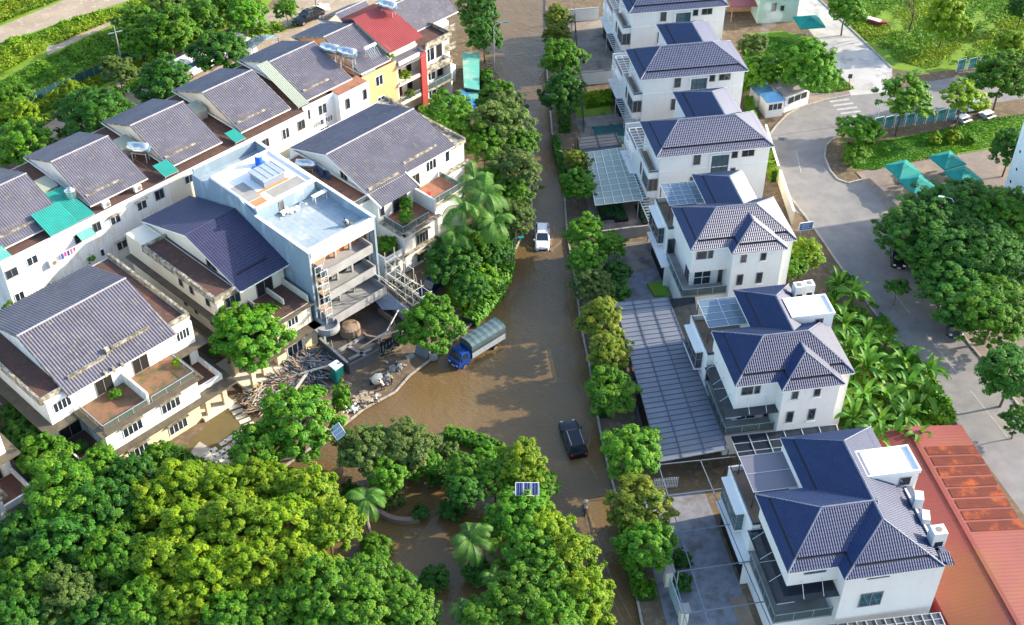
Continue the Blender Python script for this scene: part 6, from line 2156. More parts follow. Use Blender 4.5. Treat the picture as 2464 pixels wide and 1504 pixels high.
# raised vegetable frames
for k, (x, y, lb) in enumerate(((1455, 505, 'left dark crate bed of seedlings under the glazed carport edge'), (1487, 510, 'middle crate bed of seedlings with leafy rows'), (1552, 515, 'right crate bed of seedlings beside the villa wall'))):
    p_ = at(x, y, 0.4)
    t = thing('crate_bed', lb, 'planter', (p_.x, p_.y, 0.21), math.radians(10), 'crate beds of seedlings')
    m = MB()
    for i in range(2):
        for j in range(5):
            m.box(-0.85 + i * 0.88, -0.03 + i * 0.88, -2.0 + j * 0.82, -1.25 + j * 0.82, 0, 0.35)
    m.build('crates', 'black', t)
    m = MB()
    for _ in range(120):
        x_, y_ = random.uniform(-.8, .8), random.uniform(-1.9, 1.9)
        m.quad((x_, y_, .34), (x_ + .16, y_ + .04, .44), (x_ + .12, y_ + .2, .46), (x_ - .05, y_ + .15, .38))
    m.build('seedlings', mat('seedling', (0.03, 0.13, 0.03), rough=0.8), t)

# ------------------------------------------------------------------ red metal hall
t = thing('metal_hall', 'low hall with red metal roof, rusted panels along the road side', 'hall', (OF[0], OF[1], 0), math.radians(9.5))
M['hall_red'] = mat('sun_faded_red_sheet', (0.215, 0.050, 0.036), (0.165, 0.040, 0.030), 0.5, 0.12, spec=0.4, lo=0.4, hi=0.7, col3=(0.20, 0.068, 0.024), scale3=0.09)
M['rust'] = mat('rusted_sheet', (0.12, 0.018, 0.008), (0.075, 0.014, 0.008), 0.85, 0.9, lo=0.35, hi=0.7, col3=(0.28, 0.055, 0.008), scale3=0.55)
ul, uc, ur_, va, vb = 14.9, 20.5, 26.6, -14.0, 20.3
MB().box(ul + 0.3, ur_ - 0.4, va, vb - 0.3, 0.2, 2.6).build('wall', 'sheet_red', t)
r = MB()
for (u0, u1, s) in ((ul, uc, 1), (ur_, uc, -1)):
    L = math.hypot(u1 - u0, 0.8)
    e = Vector((0, -1, 0)) if s > 0 else Vector((0, 1, 0))
    P = (u0, vb if s > 0 else va, 2.8)
    slope(r, P, e, Vector((u1 - u0, 0, 0.8)).normalized(), [(0, 0), (vb - va, 0), (vb - va, L), (0, L)], 0.42, 0.008, 99, 0)
ro = r.build('roof', 'hall_red', t)
MB().beam((uc, va, 3.66), (uc, vb, 3.66), 0.4, 0.08).build('ridge_cap', 'hall_red', ro)
sx = Vector((ur_ - uc, 0, -0.8)).normalized()
for k in range(8):
    v0 = 17.3 - k * 1.42
    m = MB()
    slope(m, (ur_ + 0.02, v0 - 1.14, 2.80), Vector((0, 1, 0)), -sx, [(0, 0), (1.14, 0), (1.14, 5.6), (0, 5.6)], 0.22, 0.02, 99, 0, off=0.05)
    m.build('rusted_panel', 'rust', ro)

# ------------------------------------------------------------------ teal tin shed and tarpaulins (far bank)
p = [at(1112, 128, 2.6), at(1153, 128, 2.6), at(1153, 218, 2.6), at(1116, 212, 2.6)]
t = thing('tin_shed', 'teal tin-roofed shed below the end house of the row', 'shed', (p[0].x, p[0].y, 0.1), 0)
q = [v - Vector((p[0].x, p[0].y, 0)) for v in p]
MB().hexa([v + Vector((0, 0, -.12)) for v in (q[3], q[2], q[1], q[0])] + [v for v in (q[3], q[2], q[1], q[0])]).build('roof', 'sheet_green', t)
MB().hexa([Vector((v.x * .9 + .2, v.y, 0.05)) for v in (q[3], q[2], q[1], q[0])] + [Vector((v.x * .9 + .2, v.y, 2.45)) for v in (q[3], q[2], q[1], q[0])]).build('wall', 'net_teal', t)
p = [at(1075, 245, 1.8), at(1118, 222, 2.2), at(1152, 222, 2.2), at(1146, 262, 1.9), at(1100, 268, 1.7)]
o = MB()
o.add(p + [v - Vector((0, 0, .06)) for v in p], [(0, 1, 2, 3, 4)[::-1], (5, 6, 7, 8, 9)] + [(i, (i + 1) % 5, 5 + (i + 1) % 5, 5 + i) for i in range(5)])
tag(o.build('tin_roof', 'sheet_green', None), 'weathered green tin roof patched with blue tarpaulins', 'roof sheet')
TG2 = 'blue tarpaulins on the green tin roof'
for pts, lb in (([(1096, 218), (1118, 232), (1132, 240), (1128, 228), (1112, 214)], 'upper blue tarpaulin on the green tin roof'), ([(1118, 240), (1138, 236), (1150, 252), (1140, 262)], 'right blue tarpaulin on the green tin roof'), ([(1106, 252), (1126, 252), (1132, 272), (1116, 282), (1104, 266)], 'lower blue tarpaulin reaching into the round tree')):
    o = MB()
    v = [at(x, y, 2.35) for x, y in pts]
    n = len(v)
    o.add(v + [k - Vector((0, 0, .05)) for k in v], [tuple(range(n)), tuple(range(2 * n - 1, n - 1, -1))] + [(i, n + i, n + (i + 1) % n, (i + 1) % n) for i in range(n)])
    tag(o.build('tarpaulin', 'tarp_blue', None), lb, 'tarpaulin', TG2)
p = [at(1030, 350, 2.4), at(1098, 310, 2.4), at(1118, 350, 2.4), at(1060, 405, 2.4)]
o = MB().hexa([v - Vector((0, 0, .1)) for v in (p[0], p[3], p[2], p[1])] + [v for v in (p[0], p[3], p[2], p[1])])
tag(o.build('tin_roof', 'sheet_green', None), 'green tin roof in the passage beside the round tree', 'roof sheet')
p = [at(350, 650, 2.4), at(395, 622, 2.4), at(402, 648, 2.4), at(362, 676, 2.4)]
o = MB().hexa([v - Vector((0, 0, .1)) for v in (p[0], p[3], p[2], p[1])] + [v for v in (p[0], p[3], p[2], p[1])])
tag(o.build('tin_roof', 'sheet_teal', None), 'dark teal tin roof deep in the alley behind the beige house', 'roof sheet')
# glazed porch roof beside the van
p_ = at(640, 105, 3.0)
t = thing('porch_canopy', 'pale arched glass canopy behind the townhouse near the van', 'canopy', (p_.x, p_.y, 0.15), RZ)
m = MB()
n = 8
for i in range(n):
    a0, a1 = math.pi * i / n, math.pi * (i + 1) / n
    m.add([(2.6 * math.cos(a0), 3.0 * math.sin(a0), 2.9), (2.6 * math.cos(a1), 3.0 * math.sin(a1), 2.9), (0, 0, 3.4)], [(0, 1, 2)])
m.build('glass', 'canopy_glass', t)
m = MB()
for i in range(n + 1):
    a0 = math.pi * i / n
    m.beam((2.6 * math.cos(a0), 3.0 * math.sin(a0), 2.93), (0, 0, 3.43), 0.05, 0.05)
m.build('ribs', 'steel', t)
for x in (-2.4, 2.4):
    MB().beam((x, 0.2, 0), (x, 0.2, 2.9), .08, .08).build('post', 'steel_dark', t)

# ------------------------------------------------------------------ building site
# lot walls and gate
LG = 'walls of the building site'
wall_thing('grey cement wall along the left side of the building site', OFu(BO, BA, -0.7, -1.2, 0)[:2], OFu(BO, BA, -1.1, -6.6, 0)[:2], 0.14, 1.6, 0.22, 'conc_dark', 'site_wall', group=LG, cap='conc')
wall_thing('grey cement wall across the front of the building site', OFu(BO, BA, -1.1, -6.7, 0)[:2], OFu(BO, BA, 3.0, -7.0, 0)[:2], 0.14, 1.3, 0.22, 'conc_dark', 'site_wall', group=LG)
wall_thing('half-rendered pale wall on the right of the building site', OFu(BO, BA, 9.6, 0.0, 0)[:2], OFu(BO, BA, 9.0, -6.6, 0)[:2], 0.14, 2.2, 0.2, 'conc_new', 'site_wall', group=LG)
o = MB()
o.prism([tuple(local(BO, BA, u, v)[:2]) for u, v in ((-0.6, 0.0), (-1.0, -6.6), (9.0, -6.6), (9.2, 0.0))], 0.1, 0.18)
struct(o.build('site_ground', mat('wet_site_ground', (0.10, 0.085, 0.07), (0.06, 0.052, 0.046), 0.6, 0.6, detail=8)))
t = thing('foundation', 'low curved brick foundation walls inside the building site', 'foundation', (BO[0], BO[1], 0.15), math.radians(BA))
m = MB()
pts = [(8.0, -1.0), (8.0, -3.6), (7.4, -4.6), (6.2, -5.0), (4.6, -4.8), (4.0, -3.8), (4.0, -3.0)]
for a, b in zip(pts[:-1], pts[1:]):
    m.beam((*a, 0.35), (*b, 0.35), 0.25, 0.7)
m.build('curved_wall', mat('old_brick', (0.26, 0.17, 0.12), (0.17, 0.13, 0.11), 0.9, 2.0), t)
m = MB()
for a, b in (((0.0, -3.0), (4.0, -3.2)), ((0.2, -5.0), (3.2, -5.4)), ((1.6, -3.1), (2.0, -6.2))):
    m.beam((*a, 0.12), (*b, 0.12), 0.4, 0.24)
m.build('footing', 'conc', t)
t = thing('cement_heap', 'round heap of sand beside a curved wall stub under the balcony', 'heap', tuple(local(BO, BA, 3.4, -1.4, 0.15)), 0)
m = MB().lathe([(1.25, 0), (1.2, 1.0), (0.9, 1.2), (0.2, 1.35)], 16)
m.build('heap', 'terr_brown', t)
# scaffold poles
SG = 'scaffolds round the blue building'
t = thing('scaffold', 'pale tube scaffold tower in front of the blue wall end', 'scaffold', (BO[0], BO[1], 0), math.radians(BA), SG)
m = MB()
for u in (0.35, 1.25):
    for v in (-1.4, -0.4):
        m.bar((u, v, 3.1), (u, v, 10.8), 0.035, 5)
for k in range(9):
    z = 3.5 + k * 0.9
    m.bar((0.35, -1.4, z), (1.25, -1.4, z), 0.03, 5)
    m.bar((0.35, -0.4, z), (1.25, -0.4, z), 0.03, 5)
    if k % 2 == 0:
        m.bar((0.35, -1.4, z), (1.25, -1.4, z + 1.8), 0.028, 5)
m.build('tubes', 'steel_white', t)
for z in (5.0, 7.4, 9.2):
    MB().box(0.3, 1.3, -1.4, -0.4, z, z + 0.06).build('board', 'wood', t)
t = thing('scaffold', 'skeletal lattice of thin pale poles right of the building site', 'scaffold', (0, 0, 0), 0, SG)
m = MB()
cx6 = lambda x, y: ((860 + x / 6.835) * .9621, (680 + y / 6.835) * .9621)
Q = lambda x, y, z: at(*cx6(x, y), z)
top = [Q(600, 30, 6.2), Q(800, 90, 6.0), Q(1000, 60, 6.0), Q(1240, 200, 5.4)]
legs_ = [(1220, 50, 6.4, 1310, 560, 0.2), (960, 20, 6.4, 960, 260, 2.6), (820, 80, 6.2, 830, 330, 2.2), (700, 60, 6.4, 720, 260, 3.0), (1210, 190, 5.2, 1010, 540, 0.2), (1250, 380, 3.4, 1170, 560, 0.4), (1010, 420, 3.0, 960, 560, 0.4), (1100, 200, 5.0, 1110, 520, 0.4)]
for a in legs_:
    m.bar(Q(*a[:3]), Q(*a[3:]), 0.05, 5)
for a in ((500, 0, 7.0, 1230, 640, 1.2), (600, 60, 6.0, 1300, 560, 1.6), (900, 0, 7.0, 1260, 215, 5.0), (740, 20, 6.6, 1280, 380, 3.6), (880, 290, 3.6, 1120, 150, 5.4), (900, 400, 2.6, 1220, 200, 4.6), (590, 90, 5.6, 900, 330, 3.2), (1100, 400, 3.0, 1310, 560, 1.8)):
    m.bar(Q(*a[:3]), Q(*a[3:]), 0.05, 5)
m.build('poles', 'bamboo', t)
t = thing('scaffold', 'open scaffold of pale tubes running out from the right corner of the blue building', 'scaffold', (BO[0], BO[1], 0.15), math.radians(BA), SG)
m = MB()
for k in range(6):
    v = -0.6 - k * 1.5
    h = 7.6 - k * 0.75
    for u in (10.0, 11.4):
        m.bar((u, v, 0), (u + 0.12 * (k % 3 - 1), v, h), 0.045, 5)
    for z in (2.4, 4.4, 6.2):
        if z < h:
            m.bar((9.8, v, z), (11.6, v, z), 0.04, 5)
for u in (10.0, 11.4):
    for z in (2.4, 4.4, 6.2):
        m.bar((u, -0.2, z), (u, -0.9 - 1.5 * min(5, (7.6 - z) / 0.75), z - 0.1), 0.04, 5)
m.bar((10.0, -0.6, 0.2), (10.0, -5.4, 4.6), 0.04, 5).bar((11.4, -6.0, 0.2), (11.4, -1.0, 5.6), 0.04, 5)
m.build('tubes', 'bamboo', t)
PG2 = 'long pale poles lying across the site front'
for k, (a, lb) in enumerate(((((280, 1300, 1.4), (720, 1030, 2.6)), 'longest pale pole resting on the site front'), (((510, 1160, 1.6), (980, 980, 2.2)), 'pale pole crossing the site front halfway'), (((700, 1070, 1.8), (930, 650, 3.0)), 'steep pale pole leaning on the scaffold'), (((710, 1200, 1.0), (1080, 960, 1.8)), 'grey pole over the black netting'), (((750, 1030, 1.8), (800, 900, 3.2)), 'short pale pole leaning near the scaffold'), (((1080, 740, 1.6), (1480, 440, 2.0)), 'pole reaching toward the navy car'))):
    o = MB().bar(Q(*a[0]), Q(*a[1]), 0.09, 6).build('pole', 'bamboo', None)
    tag(o, lb, 'pole', PG2)
p_ = Q(970, 600, 1.6)
o = MB()
v = [Q(590, 240, 3.3), Q(900, 480, 2.6), Q(1110, 590, 2.2), Q(1080, 740, 1.6), Q(860, 640, 1.6), Q(650, 640, 1.2), Q(480, 420, 2.2)]
n = len(v)
o.add(v + [k - Vector((0, 0, .08)) for k in v], [tuple(range(n - 1, -1, -1)), tuple(range(n, 2 * n))] + [(i, (i + 1) % n, n + (i + 1) % n, n + i) for i in range(n)])
tag(o.build('tarpaulin', mat('pale_tarp', (0.33, 0.36, 0.44), (0.24, 0.27, 0.36), 0.7, 0.9, col3=(0.62, 0.58, 0.52), scale3=0.5, bump=0.06, bscale=1.5), None), 'crumpled pale tarpaulin draped on the right site wall', 'tarpaulin')
# black netting curtain
o = MB()
a, b = local(BO, BA, 3.2, -7.0), local(BO, BA, 6.6, -7.0)
n = 24
for i in range(n + 1):
    p = a.lerp(b, i / n)
    d = Vector((-0.7, 0.7, 0)) * (0.12 * math.sin(i * 1.9))
    o.v += [tuple(p + d + Vector((0, 0, .15))), tuple(p + d * .4 + Vector((0, 0, 2.1 + .1 * math.sin(i))))]
o.f = [(2 * i, 2 * i + 2, 2 * i + 3, 2 * i + 1) for i in range(n)]
tag(o.build('net_curtain', 'net_black', None), 'black netting curtain hung across the building site front', 'netting')


def heap(name, label, px, py, sx, sy, rz, n, mats, L=(1.0, 3.0), z0=0.15, h=0.8, rad=(0.03, 0.07)):
    """a tangle of sticks and boards: one mass"""
    p_ = at(px, py, 0.3)
    for k, m_ in enumerate(mats):
        m = MB()
        for _ in range(n // len(mats)):
            x, y = random.gauss(0, sx * .45), random.gauss(0, sy * .45)
            hz = h * math.exp(-(x / sx) ** 2 - (y / sy) ** 2) * random.uniform(.3, 1)
            a = random.gauss(rz, .55)
            l = random.uniform(*L) / 2
            dz = random.uniform(-.25, .25)
            d = Vector((math.cos(a) * l, math.sin(a) * l, dz))
            c = Vector((x, y, z0 + hz + .25))
            m.beam(c - d, c + d, random.uniform(*rad) * 2, random.uniform(.03, .07))
        yield m, m_, p_


def heap_thing(label, *a, **k):
    root = None
    for m, m_, p_ in heap('heap', label, *a, **k):
        o = m.build('debris_heap' if root is None else 'timber', m_, root, loc=None if root else (p_.x, p_.y, 0))
        if root is None:
            root = stuff(o, label, 'debris')
    return root


heap_thing('tangle of grey battens and scrap heaped in front of the beige house', 745, 885, 2.8, 3.0, -0.6, 520, ('conc', 'conc', 'steel_dark', 'sheet_grey', 'conc_dark', 'wood', 'steel'), (0.7, 2.6))
heap_thing('broken brown timber piled along the wall left of the bushy tree', 632, 962, 1.8, 2.2, 0.9, 200, ('wood', 'bark', 'bamboo'), (0.8, 2.6))
heap_thing('broken timber scattered before the beige house porch', 690, 925, 2.4, 1.8, 0.1, 320, ('bark', 'wood', 'conc', 'conc_dark', 'conc'), (0.6, 2.2))
heap_thing('planks and bent rods dumped inside the building site', 935, 835, 1.2, 1.4, 0.5, 70, ('steel_dark', 'wood', 'conc_dark'), (0.6, 2.0), h=0.4)
heap_thing('rubble and boards on the beige house terrace', 690, 738, 1.4, 1.0, 0.4, 90, ('conc', 'terr_brown', 'steel_dark'), (0.4, 1.4), z0=5.9, h=0.3)
for (px, py, lb, m_, sx) in ((925, 915, 'lumps of mixed mortar beside the cement mixer', 'conc_new', 0.9), (875, 960, 'pale sand heap at the water edge', 'dirt_light', 1.3), (955, 885, 'cement bags dumped at the site corner', 'conc', 0.8), (845, 985, 'white and red rubbish bags by the thin climber', 'white_plain', 0.7), (775, 20, 'rubbish and flower heap behind the pickup truck', 'white_old', 1.2), (165, 275, 'white scrap pile at the end of the net fence', 'white_old', 1.3), (745, 985, 'crumpled grey sheeting on the debris heap', 'steel', 1.1)):
    p_ = at(px, py, 0.2)
    m = MB()
    for _ in range(34):
        m.blob((random.gauss(0, sx * .5), random.gauss(0, sx * .4), 0.08 + random.random() * .25), (random.uniform(.12, .34) * sx, random.uniform(.12, .3) * sx, random.uniform(.08, .26)), 6, .3)
    stuff(m.build('rubble_heap', m_, None, loc=(p_.x, p_.y, 0.14)), lb, 'rubble')
o = MB()
for _ in range(26):
    x, y = random.gauss(0, 1.0), random.gauss(0, .3)
    o.box(x - .12, x + .12, y - .08, y + .08, .3 + random.random() * .3, .5 + random.random() * .3)
p_ = at(800, 893, 0.5)
stuff(o.build('red_scrap', 'red_plastic', None, loc=(p_.x, p_.y, 0.14), rz=-0.7), 'bright red scrap pieces beside the portable toilet', 'scrap')
PLG = 'pale planks on the debris'
for a, b, lb in (((640, 1040), (738, 898), 'longest pale plank leaning across the broken timber'), ((655, 985), (700, 935), 'short pale plank on the timber before the porch'), ((700, 905), (790, 880), 'wide grey board on top of the batten heap')):
    o = MB().beam(at(*a, 0.9), at(*b, 1.5), 0.30, 0.06).build('plank', 'bamboo', None)
    tag(o, lb, 'plank', PLG)
# portable toilet
p_ = at(812, 912, 0.2)
t = thing('portable_toilet', 'teal portable toilet with white roof beside the site wall', 'portable toilet', (p_.x, p_.y, 0.14), math.radians(BA))
MB().box(-0.55, 0.55, -0.55, 0.55, 0, 2.1).build('cabin', 'teal_plastic', t, bevel=0.03)
MB().box(-0.6, 0.6, -0.6, 0.6, 2.1, 2.22).add([(-0.6, -0.6, 2.22), (0.6, -0.6, 2.22), (0.6, 0.6, 2.22), (-0.6, 0.6, 2.22), (0, 0, 2.36)], [(0, 1, 4), (1, 2, 4), (2, 3, 4), (3, 0, 4)]).build('roof', 'white_plain', t)
MB().box(-0.38, 0.38, -0.575, -0.55, 0.1, 1.95).build('door', 'sheet_teal', t)
MB().box(0.12, 0.5, -0.2, -0.12, 2.36, 2.38).build('vent_pipe', 'black', t)
# cement mixer
p_ = at(908, 925, 0.2)
t = thing('cement_mixer', 'pale drum cement mixer among the workers', 'cement mixer', (p_.x, p_.y, 0.14), math.radians(40))
m = MB()
n = 14
loft(m, [(x, [(q * math.cos(2 * math.pi * i / n), 0.95 + x * .25 + q * math.sin(2 * math.pi * i / n)) for i in range(n)]) for x, q in ((-.55, .3), (-.4, .52), (.1, .56), (.55, .30), (.62, .28))])
m.build('drum', 'cream', t, smooth=True)
MB().beam((-.5, -.35, 0), (0, -.35, .9), .07, .07).beam((.5, -.35, 0), (0, -.35, .9), .07, .07).beam((-.5, .35, 0), (0, .35, .9), .07, .07).beam((.5, .35, 0), (0, .35, .9), .07, .07).build('frame', 'steel_dark', t)
for y in (-.42, .42):
    MB().bar((-.5, y - .04, .2), (-.5, y + .04, .2), .2, 12).build('wheel', 'tyre', t)
# concrete pipe bin and leaning sheets by the round tree
p_ = at(1043, 862, 0.1)
o = MB()
n = 16
ro_, ri = [(0.5 * math.cos(2 * math.pi * i / n), 0.5 * math.sin(2 * math.pi * i / n)) for i in range(n)], [(0.4 * math.cos(2 * math.pi * i / n), 0.4 * math.sin(2 * math.pi * i / n)) for i in range(n)]
for i in range(n):
    j = (i + 1) % n
    o.hexa([(*ro_[i], 0), (*ro_[j], 0), (*ri[j], 0), (*ri[i], 0), (*ro_[i], 1.0), (*ro_[j], 1.0), (*ri[j], 1.0), (*ri[i], 1.0)])
o.prism(ri, 0.3, 0.35)
tag(o.build('concrete_pipe', 'conc_new', None, loc=(p_.x, p_.y, 0.14)), 'upright grey concrete pipe section beside the lorry', 'concrete pipe')
p_ = at(1018, 840, 0.8)
o = MB().hexa([(-0.9, -0.5, 0), (0.9, -0.5, 0), (0.9, -0.46, 0), (-0.9, -0.46, 0), (-0.9, 0.2, 1.7), (0.8, 0.2, 1.4), (0.8, 0.24, 1.4), (-0.9, 0.24, 1.7)])
tag(o.build('metal_sheet', 'sheet_grey', None, loc=(p_.x, p_.y, 0.14), rz=math.radians(-35)), 'grey metal sheet leaning under the round tree', 'metal sheet')
p_ = at(987, 858, 0.15)
tag(MB().box(-0.5, 0.5, -0.35, 0.35, 0, 0.06).build('paving_slab', 'conc_new', None, loc=(p_.x, p_.y, 0.15), rz=0.5), 'pale square slab lying on the site apron', 'slab')
# terracotta paved entry, stepping stones, flagstone apron
struct(MB().quad(*[(*at(x, y, .155)[:2], .155) for x, y in ((800, 1000), (830, 985), (845, 1010), (805, 1050), (780, 1040))]).build('paved_entry', mat('salmon_paving', (0.58, 0.33, 0.22), (0.48, 0.27, 0.19), 0.85, 0.8)))
o = MB()
for k in range(9):
    x, y = 556 + k * 8.4, 968 + k * 11 - (k > 6) * 2
    o.beam(at(x - 14, y + 5, .165), at(x + 13, y - 5, .165), .55, .05)
for k in range(9):
    for j in range(3):
        x, y = 612 - k * 11.5 - j * 9, 1050 + k * 8 - j * 12
        if (k * 3 + j) % 7 != 6:
            o.beam(at(x - 8, y + 4, .165), at(x + 8, y - 4, .165), .5, .05)
tag(o.build('stepping_stones', 'cream', None), 'pale stepping stones curving across the front garden', 'stepping stones')
struct(MB().quad(*[(*at(x, y, .16)[:2], .16) for x, y in ((430, 1120), (480, 1062), (556, 1110), (575, 1150), (470, 1165))]).build('apron', mat('flagstones', (0.50, 0.44, 0.35), (0.38, 0.33, 0.27), 0.85, 1.2)))
struct(MB().quad(*[(*at(x, y, .15)[:2], .15) for x, y in ((440, 1080), (560, 960), (650, 1040), (600, 1120), (520, 1170))]).build('garden', mat('bare_lawn', (0.13, 0.105, 0.035), (0.17, 0.125, 0.055), 0.95, 0.5)))
# island: bench, brick seat
p_ = at(990, 1258, 0.2)
t = thing('park_seat', 'curved low masonry seat in the flooded island garden', 'bench', (p_.x, p_.y, -0.2), math.radians(8))
m = MB()
for i in range(8):
    a0, a1 = -1.0 + i * .15, -1.0 + (i + 1) * .15
    m.hexa([(4 * math.sin(a0), -4 * math.cos(a0) + 4, 0), (4 * math.sin(a1), -4 * math.cos(a1) + 4, 0), (3.5 * math.sin(a1), -3.5 * math.cos(a1) + 4, 0), (3.5 * math.sin(a0), -3.5 * math.cos(a0) + 4, 0),
            (4 * math.sin(a0), -4 * math.cos(a0) + 4, .75), (4 * math.sin(a1), -4 * math.cos(a1) + 4, .75), (3.5 * math.sin(a1), -3.5 * math.cos(a1) + 4, .75), (3.5 * math.sin(a0), -3.5 * math.cos(a0) + 4, .75)])
m.build('seat', mat('pink_stone', (0.22, 0.16, 0.13), rough=0.8), t)
# pots on the terrace
for (u, v, lb) in ((2.2, -1.9, 'left potted bush on the red-tiled terrace'), (3.9, 0.0, 'right potted bush against the terrace partition')):
    p_ = local((-15.5, 123.1), LA, u, v, 5.98)
    t = thing('potted_bush', lb, 'potted plant', tuple(p_), random.random(), 'potted bushes on terraces')
    MB().lathe([(0.28, 0), (0.4, 0.5)], 14).build('pot', 'terr_red', t)
    t['crown_r'] = 0.95
p_ = at(985, 500, 6.0)
p_ = local((-15.5, 123.1), LA, 8.2, 0.6, 5.98)
tag(MB().lathe([(0.2, 0), (0.28, 0.35)], 12).build('basin', 'red_plastic', None, loc=p_), 'small bright red basin on the right-hand terrace', 'basin')

# ------------------------------------------------------------------ foliage
def leaf_mat(name, dark, light, third, transl=0.36, rnd=0.18, rough=0.55):
    """leaf colours vary from clump to clump (attribute) and from plant to plant"""
    m = bpy.data.materials.new(name)
    m.use_nodes = True
    t = m.node_tree
    b = t.nodes['Principled BSDF']
    b.inputs['Roughness'].default_value = rough
    b.inputs['Specular IOR Level'].default_value = 0.35
    a = N(t, 'ShaderNodeAttribute', attribute_name='tint')
    sp = N(t, 'ShaderNodeSeparateColor')
    t.links.new(a.outputs['Color'], sp.inputs[0])
    m1 = N(t, 'ShaderNodeMix', data_type='RGBA')
    m1.inputs['A'].default_value = (*dark, 1)
    m1.inputs['B'].default_value = (*light, 1)
    t.links.new(sp.outputs[0], m1.inputs['Factor'])
    m2 = N(t, 'ShaderNodeMix', data_type='RGBA')
    m2.inputs['B'].default_value = (*third, 1)
    t.links.new(sp.outputs[1], m2.inputs['Factor'])
    t.links.new(m1.outputs['Result'], m2.inputs['A'])
    oi = N(t, 'ShaderNodeObjectInfo')
    hs = N(t, 'ShaderNodeHueSaturation')
    r = N(t, 'ShaderNodeMapRange')
    r.inputs['To Min'].default_value = 1 - rnd
    r.inputs['To Max'].default_value = 1 + rnd
    t.links.new(oi.outputs['Random'], r.inputs['Value'])
    t.links.new(r.outputs[0], hs.inputs['Value'])
    t.links.new(m2.outputs['Result'], hs.inputs['Color'])
    t.links.new(hs.outputs[0], b.inputs['Base Color'])
    tr = N(t, 'ShaderNodeBsdfTranslucent')
    t.links.new(hs.outputs[0], tr.inputs['Color'])
    ms = N(t, 'ShaderNodeMixShader')
    ms.inputs[0].default_value = transl
    t.links.new(b.outputs[0], ms.inputs[1])
    t.links.new(tr.outputs[0], ms.inputs[2])
    t.links.new(ms.outputs[0], t.nodes['Material Output'].inputs[0])
    return m


M['lf_dark'] = leaf_mat('dark_leaves', (0.018, 0.100, 0.012), (0.052, 0.200, 0.014), (0.13, 0.28, 0.015))
M['lf_mid'] = leaf_mat('green_leaves', (0.036, 0.160, 0.010), (0.115, 0.305, 0.012), (0.23, 0.37, 0.015))
M['lf_bright'] = leaf_mat('bright_leaves', (0.040, 0.19, 0.010), (0.115, 0.33, 0.012), (0.22, 0.38, 0.015))
M['lf_lime'] = leaf_mat('lime_leaves', (0.085, 0.215, 0.006), (0.225, 0.385, 0.006), (0.38, 0.43, 0.010))
M['lf_yellow'] = leaf_mat('yellowing_leaves', (0.075, 0.165, 0.012), (0.20, 0.27, 0.018), (0.36, 0.31, 0.03))
M['lf_olive'] = leaf_mat('olive_leaves', (0.055, 0.135, 0.022), (0.135, 0.225, 0.040), (0.22, 0.26, 0.05))
M['lf_meadow'] = leaf_mat('meadow_blades', (0.080, 0.235, 0.012), (0.17, 0.35, 0.012), (0.36, 0.40, 0.014))
M['lf_palm'] = leaf_mat('palm_leaves', (0.020, 0.100, 0.012), (0.070, 0.200, 0.016), (0.17, 0.29, 0.02), 0.15)
M['lf_banana'] = leaf_mat('banana_leaves', (0.036, 0.160, 0.014), (0.100, 0.280, 0.018), (0.21, 0.36, 0.03), 0.35)


def mesh_np(name, verts, faces, tint, m):
    """quads with a per-face tint"""
    me = bpy.data.meshes.new(name)
    nv, nf = len(verts), len(faces)
    me.vertices.add(nv)
    me.vertices.foreach_set('co', np.asarray(verts, dtype=np.float32).ravel())
    me.loops.add(nf * 4)
    me.loops.foreach_set('vertex_index', np.asarray(faces, dtype=np.int32).ravel())
    me.polygons.add(nf)
    me.polygons.foreach_set('loop_start', np.arange(0, nf * 4, 4, dtype=np.int32))
    me.polygons.foreach_set('loop_total', np.full(nf, 4, dtype=np.int32))
    me.update()
    at_ = me.color_attributes.new('tint', 'FLOAT_COLOR', 'CORNER')
    col = np.ones((nf, 4, 4), dtype=np.float32)
    col[:, :, :3] = np.asarray(tint, dtype=np.float32)[:, None, :]
    at_.data.foreach_set('color', col.ravel())
    me.materials.append(M[m] if isinstance(m, str) else m)
    return me


def leaf_quads(c, nrm, size, aspect=1.7, rng=RNG):
    """diamond-shaped leaves at centres c with normals nrm"""
    n = len(c)
    r = rng.normal(size=(n, 3))
    u = np.cross(nrm, r)
    u /= np.linalg.norm(u, axis=1, keepdims=True) + 1e-9
    v = np.cross(nrm, u)
    s = size * rng.uniform(0.65, 1.35, n)[:, None]
    a = u * s * aspect * 0.5
    b = v * s * 0.5
    vs = np.stack([c - a, c - b + nrm * s * 0.12, c + a, c + b + nrm * s * 0.12], 1).reshape(-1, 3)
    fs = np.arange(n * 4).reshape(-1, 4)
    return vs, fs


